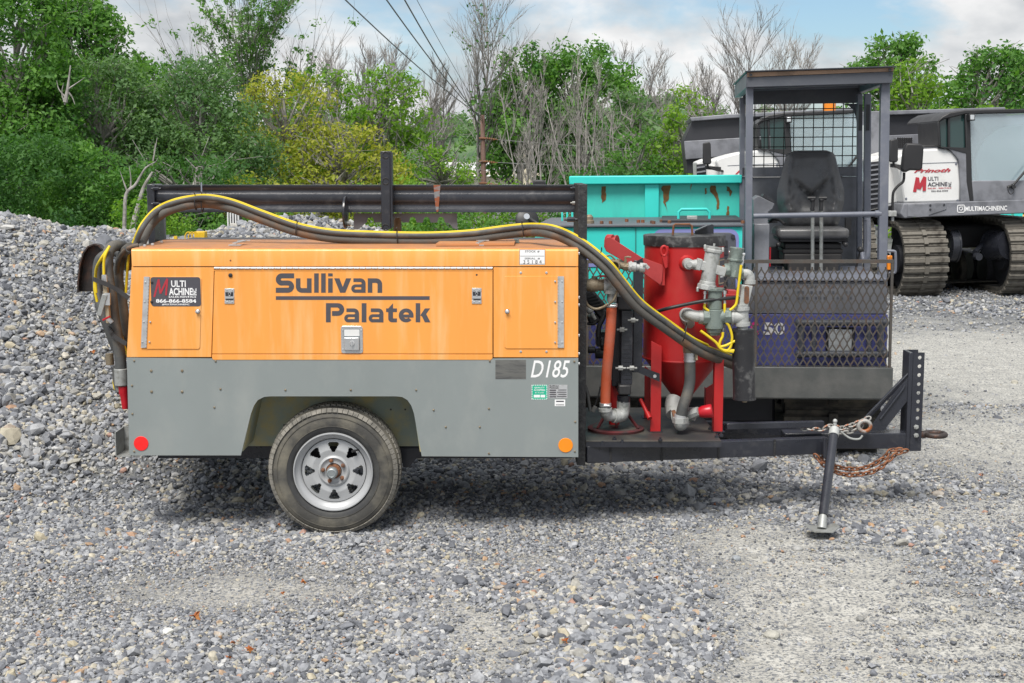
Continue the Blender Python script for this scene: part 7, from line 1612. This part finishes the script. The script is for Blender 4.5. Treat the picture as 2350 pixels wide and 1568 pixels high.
def crown_tree(name, px, ytop, wpx, Yd, leaf, lab, seed, lobes=90, lr=(.5, 1.0), per=150, size=.075, base_z=0, cb=.15, shape='round', cat='tree', bark='bark', group=None, tz=None, gaps=0, trunk=True):
    """crown fills a pixel box: centre px, top ytop, width wpx, standing at depth Yd"""
    top = at(px, ytop, Yd); cx_ = top.x; H = top.z; W = wpx / 3115 * (Yd + 7) / 2; r = np.random.default_rng(seed); C = []; Rr = []
    zlo = H * cb
    while len(C) < lobes:
        t = r.random() ** .8; ang = r.uniform(0, 2 * pi)
        if shape == 'round': wv = sqrt(max(0, 1 - (2 * t - .85) ** 2 / 1.45)) 
        elif shape == 'cone': wv = .25 + .85 * (1 - t) ** .8
        elif shape == 'vase': wv = .45 + .6 * t if t < .7 else .87 * sqrt(max(0, 1 - ((t - .7) / .32) ** 2)) + .05
        else: wv = 1 if t < .75 else sqrt(max(0, 1 - ((t - .75) / .27) ** 2))
        rad = W * wv * (.35 + .65 * sqrt(r.random())); lrad = r.uniform(*lr)
        z = zlo + (H - zlo) * t - lrad * .4
        C.append((cx_ + rad * cos(ang), Yd + rad * sin(ang) * .75, z)); Rr.append(lrad * (1 - .45 * t))
    C = np.array(C); Rr = np.array(Rr); root = thing(name, lab, cat, (cx_, Yd, base_z), group)
    V, F = leaves(C, Rr, per, size, seed + 1); obj('crown', npmesh('crown', V, F, 4, smooth_=False), LM[leaf], root)
    if trunk:
        tr_r = W * .07 + .05; segs = []; rr = random.Random(seed)
        p = Vector((cx_, Yd, base_z)); nseg = 6; trunkpts = [p]
        for k in range(nseg): p = p + Vector((rr.gauss(0, .12), rr.gauss(0, .1), (H * .82 - base_z) / nseg)); trunkpts.append(p)
        for k in range(nseg): segs.append((tuple(trunkpts[k]), tuple(trunkpts[k + 1]), tr_r * (1 - .8 * k / nseg), tr_r * (1 - .8 * (k + 1) / nseg)))
        sel = r.permutation(len(C))[:min(len(C), 60)]
        for i_ in sel:
            c = Vector(C[i_]); k = max(1, min(nseg - 1, int((c.z - base_z) / (H * .82 - base_z) * nseg * .75))); a = trunkpts[k]; mid = a.lerp(c, .5) + Vector((rr.gauss(0, .15), rr.gauss(0, .15), -.1)); segs.append((tuple(a), tuple(mid), tr_r * .38, tr_r * .22)); segs.append((tuple(mid), tuple(c), tr_r * .22, tr_r * .06))
            for _ in range(3):
                e_ = c + Vector((rr.gauss(0, .3), rr.gauss(0, .3), rr.gauss(.1, .22))); segs.append((tuple(mid.lerp(c, .7)), tuple(e_), tr_r * .08, .006))
        V, F = sticks(segs, 5); obj('trunk', npmesh('trunk', V, F, 4), M[bark], root)
    return root
def limb(segs, tips, rr, p, d, ln_, r0, r1, n, wig, up):
    q = Vector(p); d = Vector(d); out = [(q.copy(), d.copy())]
    for k in range(n):
        d = (d + Vector((rr.gauss(0, wig), rr.gauss(0, wig), rr.gauss(0, wig * .5) + up))).normalized(); q2 = q + d * ln_ / n
        segs.append((tuple(q), tuple(q2), r0 + (r1 - r0) * k / n, r0 + (r1 - r0) * (k + 1) / n)); q = q2; out.append((q.copy(), d.copy()))
    return out
def bare_tree(px, ytop, wpx, Yd, lab, seed, depth=5, r0=.09, bark='bark_pale', stems=1, spread=.38, up=.5, leafy=0, leaf='lime', name='bare_tree', per=14, group=None, lean=0, taper=.72, limbs=27, start=.2, wide=1.0):
    top = at(px, ytop, Yd); H = top.z; root = thing(name, lab, 'tree', (top.x, Yd, 0), group); segs = []; tips = []
    rr = random.Random(seed); W = wpx / 3115 * (Yd + 7) / 2; tw = .0058 * (Yd + 7) / 40
    for s in range(stems):
        ln0 = 0 if stems == 1 else (-1 + 2 * (s + .5) / stems) * W * .62 / H + rr.uniform(-.03, .03); Hs = H * (.98 if stems == 1 else rr.uniform(.8, .98))
        R0 = r0 * (1 if stems == 1 else rr.uniform(.5, .8)); tr = limb(segs, tips, rr, (top.x + ln0 * .6, Yd + rr.uniform(-.2, .2) * (stems > 1), 0), (ln0 * 1.4, rr.uniform(-.06, .06), 1), Hs, R0, tw * 1.3, 12, .035, .02)
        nl = int(limbs / (1 if stems == 1 else stems * .55))
        for l_ in range(nl):
            t = start + (.93 - start) * (l_ + rr.random()) / nl; k = t * 12; p, d = tr[int(k)]; p = p.lerp(tr[min(int(k) + 1, 12)][0], k % 1); az = rr.uniform(0, 2 * pi); rad = R0 * (1 - t) * .55 + tw
            Ll = (W * (1.05 if stems == 1 else .5) * (1.15 - .75 * t) + .25) * rr.uniform(.75, 1.25) * 1.55 * wide
            o_ = (.62 if stems == 1 else .42) + .2 * rr.random(); lb = limb(segs, tips, rr, p, (cos(az) * o_ + d.x, sin(az) * o_ + d.y, .75), Ll, rad, tw, 6, .09, .07)
            for s_ in range(8):
                u = .2 + .8 * (s_ + rr.random()) / 8; q, d2 = lb[min(6, int(u * 6))]; a2 = rr.uniform(0, 2 * pi); sb = limb(segs, tips, rr, q, (d2.x + cos(a2) * .42, d2.y + sin(a2) * .42, d2.z + rr.uniform(0, .4)), Ll * .46 * rr.uniform(.6, 1.2), max(rad * .4, tw), tw * .8, 3, .1, .07)
                tips.append(tuple(sb[-1][0])); tips.append(tuple(sb[1][0]))
                for w_ in range(4):
                    q, d3 = sb[rr.randint(1, 3)]; a3 = rr.uniform(0, 2 * pi); limb(segs, tips, rr, q, (d3.x + cos(a3) * .45, d3.y + sin(a3) * .45, d3.z + rr.uniform(-.1, .3)), Ll * .21 * rr.uniform(.6, 1.5), tw * .8, tw * .5, 2, .1, .05)
    V, F = sticks(segs, 3); obj('trunk', npmesh('trunk', V, F, 4), M[bark], root)
    if leafy:
        T_ = np.array(tips); r = np.random.default_rng(seed); T_ = T_[r.random(len(T_)) < leafy]; V, F = leaves(T_, np.full(len(T_), .3), per / .09 / LD, .07, seed, shell=.1); obj('crown', npmesh('crown', V, F, 4, smooth_=False), LM[leaf], root)
    return root
# far hill and wooded ridge
hv = []; hx_ = np.linspace(-160, 200, 90); 
def ridge(y0, base, seed, amp): return base + amp * wob(hx_ * .03, 0 * hx_ + seed, 1, 5)
m = MB(); tops = []
for i_, x in enumerate(hx_): tops.append(8.5 + 3.5 * math.exp(-((x - 25) / 45) ** 2) + 1.2 * sin(x * .09) + .6 * sin(x * .31))
vs = []; ny_ = 8
for j_ in range(ny_ + 1):
    t = j_ / ny_
    for i_, x in enumerate(hx_): vs.append((x, 190 + 60 * t, -1 + (tops[i_] + 1) * sin(t * pi / 2)))
W_ = len(hx_); m.add(vs, [(j_ * W_ + i_, j_ * W_ + i_ + 1, (j_ + 1) * W_ + i_ + 1, (j_ + 1) * W_ + i_) for j_ in range(ny_) for i_ in range(W_ - 1)])
D('hill_grass', (.12, .19, .08), .95, col2=(.06, .12, .05), sc=.12, lo=.4, hi=.6, var=.2, vsc=.05)
obj('hill', m, M['hill_grass'], None, 60, kind='structure')
r = np.random.default_rng(77); n_ = 420; xs_ = r.uniform(-120, 160, n_); tt = r.random(n_); zz_ = np.array([(np.interp(x, hx_, tops) + 1) * sin(t * pi / 2) - 1 for x, t in zip(xs_, tt)]); C = np.stack([xs_, 190 + 60 * tt - 2, zz_ + .8], 1)
V, F = leaves(C, r.uniform(1.3, 2.4, n_), 14, .42, 78); o = obj('far_woodland', npmesh('far_woodland', V, F, 4, smooth_=False), LM['far'], None, kind='stuff'); tag(o, 'far wooded hillside seen hazily between the bare trunks', 'woodland')
# trees, back to front.  (px, ytop, width px, depth)
CT = crown_tree
CT('tall_tree', 20, -70, 260, 25, 'green', 'tall bright green tree at the left edge running out of the top of the picture', 101, 170, (.45, .85), 240, .065, cb=.12, shape='col')
CT('tall_tree', 188, -30, 250, 31, 'green', 'tall green tree with ragged top, second from the left edge', 102, 130, (.5, .95), 160, .08, cb=.3)
CT('broad_tree', 228, 118, 300, 27, 'willow', 'soft grey-green leafy tree before the tall ones at left', 103, 130, (.5, .95), 220, .055, cb=.1)
CT('broad_tree', 345, 132, 190, 36, 'green', 'green tree top showing between two soft grey-green trees', 104, 60, (.5, .9), 150, .085, cb=.3)
CT('broad_tree', 445, 122, 320, 28, 'willow', 'broad soft grey-green tree above the left end of the beam', 105, 140, (.5, .95), 220, .055, cb=.12)
CT('hedge_tree', 60, 300, 300, 21, 'deep', 'dark green undergrowth tree behind the gravel heap at far left', 106, 95, (.35, .6), 330, .05, cb=.05, shape='col', trunk=False)
CT('hedge_tree', 215, 318, 220, 21.5, 'green', 'green vine covered bush tree behind the gravel heap', 107, 80, (.35, .6), 330, .05, cb=.05, shape='col', trunk=False)
CT('hedge_tree', 400, 340, 330, 23, 'deep', 'dark thicket tree behind the left end of the beam', 108, 100, (.35, .65), 260, .05, cb=.05, shape='col')
CT('hedge_tree', 330, 430, 170, 19, 'lime', 'small yellow-green shrub at the foot of the thicket', 109, 40, (.25, .4), 330, .045, cb=.05, shape='col', trunk=False)
bare_tree(575, 40, 230, 42, 'slender open tree with sparse leaves and bare twig tips left of centre', 110, 5, .11, 'bark', 1, .36, .55, leafy=.75, leaf='green', name='slender_tree', per=26, limbs=34, start=.12, wide=1.25)
for k, (px, yt, wd_, Yd, lb) in enumerate(((735, 80, 190, 48, 'bare tree rising behind the golden trees, left one'), (805, 84, 170, 50, 'bare tree rising behind the golden trees, right one'), (885, 88, 180, 50, 'bare tree behind where the second wire passes'), (950, 105, 150, 46, 'bare tree just left of the tallest bare tree'),
        (1005, 150, 110, 44, 'shorter bare tree in front of the tallest one'), (1100, 5, 240, 40, 'tallest bare tree with a few dead leaves, by the utility pole'), (1160, 190, 90, 47, 'thin bare tree right of the utility pole'),
        (1465, 85, 150, 46, 'bare tree right of the dark green tree'), (1550, 135, 130, 48, 'short bare tree top beyond the lime tree'), (1700, 85, 180, 52, 'bare tree top left above the operator canopy'), (1815, 90, 200, 50, 'bare tree top directly above the operator canopy'), (1645, 125, 130, 55, 'thin bare tree left of the operator canopy'))):
    bare_tree(px, yt, wd_, Yd, lb, 200 + k, 6 if k in (5,) else 5, .12 if k == 5 else .09, 'bark' if k % 2 else 'bark_pale', 1 if k in (5, 9) else 2, .34, .6, leafy=.2 if k == 5 else 0, leaf='deep', per=3, group='bare trees in the wood', taper=.75)
CT('golden_tree', 650, 152, 250, 31, 'gold', 'golden yellow-green tree, left one above the beam', 120, 90, (.35, .75), 170, .062, cb=.12, shape='vase')
CT('golden_tree', 790, 275, 300, 30, 'gold', 'low golden yellow tree behind the mast of the trailer', 121, 100, (.35, .7), 190, .06, cb=.1)
CT('golden_tree', 745, 150, 210, 33, 'lime', 'yellow-green tree between the golden tree and the leafy lime one', 155, 75, (.35, .75), 150, .065, cb=.12, shape='vase')
CT('lime_tree', 890, 140, 230, 34, 'lime', 'yellow-green tree with leafy crown just left of the bare trunks', 122, 80, (.35, .75), 150, .07, cb=.15, shape='vase')
CT('hedge_tree', 600, 395, 240, 24, 'gold', 'low golden shrub showing at the beam above the orange roof', 123, 55, (.3, .5), 280, .05, cb=.05, shape='col', trunk=False)
CT('hedge_tree', 1010, 262, 150, 37, 'green', 'open green bushy tree low behind the bare trunks left of the pole', 156, 30, (.35, .6), 90, .07, cb=.15, shape='round')
CT('hedge_tree', 1000, 330, 210, 33, 'lime', 'bushy lime green shrub under the bare trees left of the pole', 124, 60, (.35, .6), 190, .06, cb=.05, shape='round')
CT('hedge_tree', 900, 400, 200, 25, 'lime', 'low lime green bush behind the mast', 125, 50, (.3, .5), 260, .05, cb=.05, shape='col', trunk=False)
CT('hedge_tree', 1170, 395, 180, 27, 'lime', 'low bright bush seen above the beam right of the pole', 126, 45, (.3, .5), 260, .05, cb=.05, shape='col', trunk=False)
CT('hedge_tree', 1060, 478, 330, 20, 'green', 'green bush seen below the beam between mast and right upright', 127, 60, (.25, .4), 330, .045, cb=.05, shape='col', trunk=False)
CT('hedge_tree', 560, 480, 330, 21, 'green', 'green bush seen below the beam above the left part of the roof', 128, 60, (.25, .4), 330, .045, cb=.05, shape='col', trunk=False)
CT('dark_tree', 1200, 88, 180, 40, 'green', 'dark green tree, left half of the pair behind the teal dump bed', 130, 60, (.5, .95), 130, .09, cb=.3)
CT('dark_tree', 1345, 80, 260, 41, 'green', 'large dark green tree behind the teal dump bed', 131, 105, (.5, 1.0), 140, .09, cb=.15)
for k, (px, yt, wd_, lb) in enumerate(((1205, 175, 130, 'grey multi-stemmed leafless shrub tree nearest the pole'), (1330, 130, 190, 'grey multi-stemmed leafless tree fanning out above the teal bed'), (1245, 210, 100, 'thin grey leafless stems between two larger fans'), (1400, 180, 110, 'grey leafless stems at the right of the fan'))):
    bare_tree(px, yt, wd_, 30 + k, lb, 300 + k, 5 if k == 1 else 4, .07, 'bark_pale', 6 if k == 1 else 4, .28, .8, group='leafless stems above the teal bed', taper=.8, limbs=15 if k == 1 else 11, start=.25)
CT('lime_tree', 1585, 190, 175, 31, 'lime', 'bright yellow-green tree left of the operator canopy', 132, 55, (.35, .65), 170, .065, cb=.1)
CT('lime_tree', 1480, 290, 200, 31.5, 'green', 'green bushy tree behind the left corner of the black dump box', 133, 70, (.35, .65), 170, .065, cb=.1)
CT('dark_tree', 1440, 190, 120, 38, 'willow', 'grey-green tree between the fan of stems and the lime tree', 134, 45, (.4, .8), 120, .08, cb=.15)
CT('hedge_tree', 1390, 375, 260, 26, 'deep', 'dark low bush above the teal dump bed', 135, 60, (.3, .5), 230, .055, cb=.05, shape='col', trunk=False)
CT('maple_tree', 2060, 72, 230, 34, 'green', 'rounded maple tree right behind the canopy post, its top bristling', 140, 75, (.45, .85), 150, .085, cb=.2)
CT('maple_tree', 2105, 125, 160, 29, 'lime', 'lighter green tree in front of the maple above the white hood', 141, 60, (.4, .7), 190, .065, cb=.15)
CT('maple_tree', 2290, 100, 280, 31, 'green', 'broad green tree at the right edge above the crawler cab', 142, 110, (.45, .85), 170, .075, cb=.15)
CT('maple_tree', 2400, 60, 180, 38, 'green', 'green tree partly cut by the right edge of the picture', 143, 60, (.5, .9), 140, .085, cb=.15)
CT('hedge_tree', 2215, 230, 330, 27, 'lime', 'low leafy green belt directly above the black dump boxes', 144, 80, (.35, .6), 200, .06, cb=.05, shape='col', trunk=False)
CT('tall_tree', -190, -20, 280, 27, 'green', 'tall green tree standing beyond the left edge of the yard', 151, 110, (.5, .9), 170, .075, cb=.05)
CT('broad_tree', -420, 90, 300, 30, 'willow', 'grey-green tree furthest left along the edge of the yard', 152, 90, (.5, .9), 150, .075, cb=.05)
CT('maple_tree', 2620, 90, 260, 33, 'green', 'green tree standing beyond the right edge of the yard', 153, 90, (.5, .9), 140, .08, cb=.08)
CT('maple_tree', 2860, 120, 280, 35, 'willow', 'grey-green tree furthest right along the edge of the yard', 154, 80, (.5, .9), 130, .08, cb=.05)
# leaning grey trunks and dead limbs in the thicket at left
def snag(pts, r0, lab, Yd, twigs=()):
    m = MB(); P = cr([at(x, y, Yd) for x, y in pts], 4); m.tube(P, [r0 * (1 - .75 * i / (len(P) - 1)) for i in range(len(P))], 7)
    for tw in twigs: P = cr([at(x, y, Yd) for x, y in tw], 3); m.tube(P, [r0 * .45 * (1 - .8 * i / (len(P) - 1)) for i in range(len(P))], 5)
    tag(obj('dead_trunk', m, M['bark_pale']), lab, 'dead tree')
snag([(292, 640), (298, 560), (305, 520), (318, 470), (330, 430), (350, 395)], .085, 'leaning grey trunk left of the left upright', 20)
snag([(284, 640), (286, 500), (290, 445), (310, 425), (325, 400), (335, 385), (356, 372)], .04, 'forked pale dead limb in the thicket at left', 18.2, [((292, 440), (283, 415), (275, 392)), ((300, 432), (300, 405), (296, 380))])
snag([(150, 235), (156, 200), (162, 150)], .05, 'pale dead snag high among the soft green trees', 23.4, [((156, 205), (175, 192), (195, 178)), ((152, 225), (135, 205), (130, 185)), ((150, 240), (142, 215), (146, 190)), ((155, 210), (165, 222), (172, 240))])
# utility pole, wires
UP = thing('utility_pole', 'reddish brown utility pole with insulators behind the beam', 'utility pole', (at(1110, 400, 38).x, 38, 0)); uy = 38
m = MB(); m.cyl((at(1112, 600, uy).x, uy, 0), at(1107, 264, uy), .10, .075, 12); obj('pole', m, M['utility_pole'], UP)
for y in (318, 371, 421):
    m = MB(); c = at(1108, y, uy); m.cyl(c + Vector((-.12, -.09, 0)), c + Vector((.12, -.09, 0)), .035, n=8)
    for k in range(4): m.cyl(c + Vector((.14 + .07 * k, -.09, -.01 - .01 * k)), c + Vector((.17 + .07 * k, -.09, -.012 - .01 * k)), .05, n=8)
    m.cyl(c + Vector((.1, -.09, 0)), c + Vector((.5, -.09, -.04)), .015, n=6); obj('insulator', m, M['rusty'], UP)
def wire(a, b, sag, r, lab):
    P = [a.lerp(b, t / 24) - Vector((0, 0, sag * 4 * (t / 24) * (1 - t / 24))) for t in range(25)]; m = MB(); m.tube(P, r, 5); tag(obj('overhead_wire', m, M['wire']), lab, 'wire')
tp = at(1107, 268, uy)
wire(at(700, -90, 12), tp, .15, .0125, 'overhead wire entering the top of the picture furthest left'); wire(at(845, -60, 13), tp + Vector((0, 0, -.08)), .15, .0125, 'second overhead wire from the left crossing the sky'); wire(at(895, -60, 13), tp + Vector((0, 0, -.16)), .15, .0125, 'third overhead wire from the left'); wire(at(925, -60, 16), tp + Vector((.05, 0, .05)), .1, .006, 'faint thin wire right of the three thick ones')
for y, y2, l_ in ((319, 352, 'upper level wire running right from the pole'), (372, 383, 'middle level wire running right from the pole'), (422, 424, 'lowest wire running right from the pole')): wire(at(1122, y, uy), at(1800, y2, 37), .1, .009, l_)
wire(at(1108, 318, uy), at(960, 545, 34), .0, .008, 'guy wire slanting down left from the pole')
# far buildings
B1 = thing('tall_shed', 'tall cream clad building half hidden by trunks right of the pole', 'building', (at(1215, 380, 95).x, 95, 0))
a, b_ = at(1172, 395, 95), at(1243, 300, 95); m = MB(); m.box((a.x, 95, 0), (b_.x, 101, b_.z)); obj('wall', m, M['cladding'], B1)
m = MB(); m.box((a.x - .15, 94.8, b_.z), (b_.x + .15, 101.2, b_.z + .25)); obj('roof', m, M['post_grey'], B1)
for k in range(9):
    x = a.x + (b_.x - a.x) * (k + .5) / 9; m = MB(); m.box((x - .03, 94.93, 0), (x + .03, 95, b_.z)); obj('cladding_rib', m, M['cladding'], B1)
B2 = thing('low_shed', 'long low white roofed shed glimpsed through the shrubs left of the pole', 'building', (at(1100, 395, 80).x, 80, 0))
a, b_ = at(1018, 400, 80), at(1185, 372, 80); m = MB(); m.box((a.x, 80, 0), (b_.x, 88, b_.z - .6)); obj('wall', m, M['cladding'], B2)
m = MB(); m.add([(a.x - .2, 79.6, b_.z - .9), (b_.x + .2, 79.6, b_.z - .9), (b_.x + .2, 84, b_.z), (a.x - .2, 84, b_.z), (b_.x + .2, 88.4, b_.z - .9), (a.x - .2, 88.4, b_.z - .9)], [(0, 1, 2, 3), (3, 2, 4, 5)]); obj('roof', m, M['white_paint'], B2)
# small things under the beam: yellow hose reel, white plant
YR = thing('yellow_light_stand', 'small yellow frame with looped yellow cable standing beyond the orange roof', 'equipment', at(450, 560, 6))
m = MB(); a = at(445, 532, 6); b_ = at(470, 552, 6); m.box((a.x, 6, b_.z), (b_.x, 6.12, a.z)); obj('box', m, M['yellow_paint'], YR, bevel=.006)
m = MB()
for k in range(3): c = at(433 + k * 8, 545, 5.95); m.tube([c + Vector((.035 * cos(t), 0, .05 * sin(t))) for t in [2*pi*j/14 for j in range(14)]], .006, 6, closed=True)
m.box((a.x - .2, 6.02, 0), (a.x - .17, 6.05, b_.z + .04)); m.box((b_.x - .04, 6.13, 0), (b_.x - .01, 6.16, b_.z)); obj('cable_loop', m, M['yellow_paint'], YR)
WS = thing('white_rig', 'bit of white and black machinery standing behind the far gravel heap under the beam', 'machinery', at(540, 530, 13))
m = MB(); a, b_ = at(522, 478, 13.5), at(548, 560, 13.5)
for x_ in (0, .25, .5, .75, 1): m.box((a.x + (b_.x - a.x) * x_ - .009, 13.5, 0), (a.x + (b_.x - a.x) * x_ + .009, 13.55, a.z - .04 * (x_ * 7 % 2))); 
obj('frame', m, M['white_paint'], WS)
m = MB(); m.box((a.x + .04, 13.56, .6), (b_.x - .02, 13.9, a.z - .1)); obj('body', m, M['black_plastic'], WS)
FM = thing('far_machine', 'orange and teal machine part glimpsed under the rightmost crawler chassis', 'machinery', at(2290, 480, 24))
m = MB(); a, b_ = at(2215, 498, 24), at(2600, 520, 24); m.box((a.x, 24, b_.z), (b_.x, 25.5, a.z)); obj('body', m, M['orange_paint'], FM)
m = MB(); a, b_ = at(2280, 490, 23.8), at(2320, 512, 23.8); m.box((a.x, 23.8, b_.z), (b_.x, 23.99, a.z)); m.box((a.x + .5, 23.9, 0), (a.x + .7, 24.2, a.z)); m.box((a.x + 2.5, 23.9, 0), (a.x + 2.7, 24.2, a.z)); obj('panel', m, M['teal_clean'], FM)
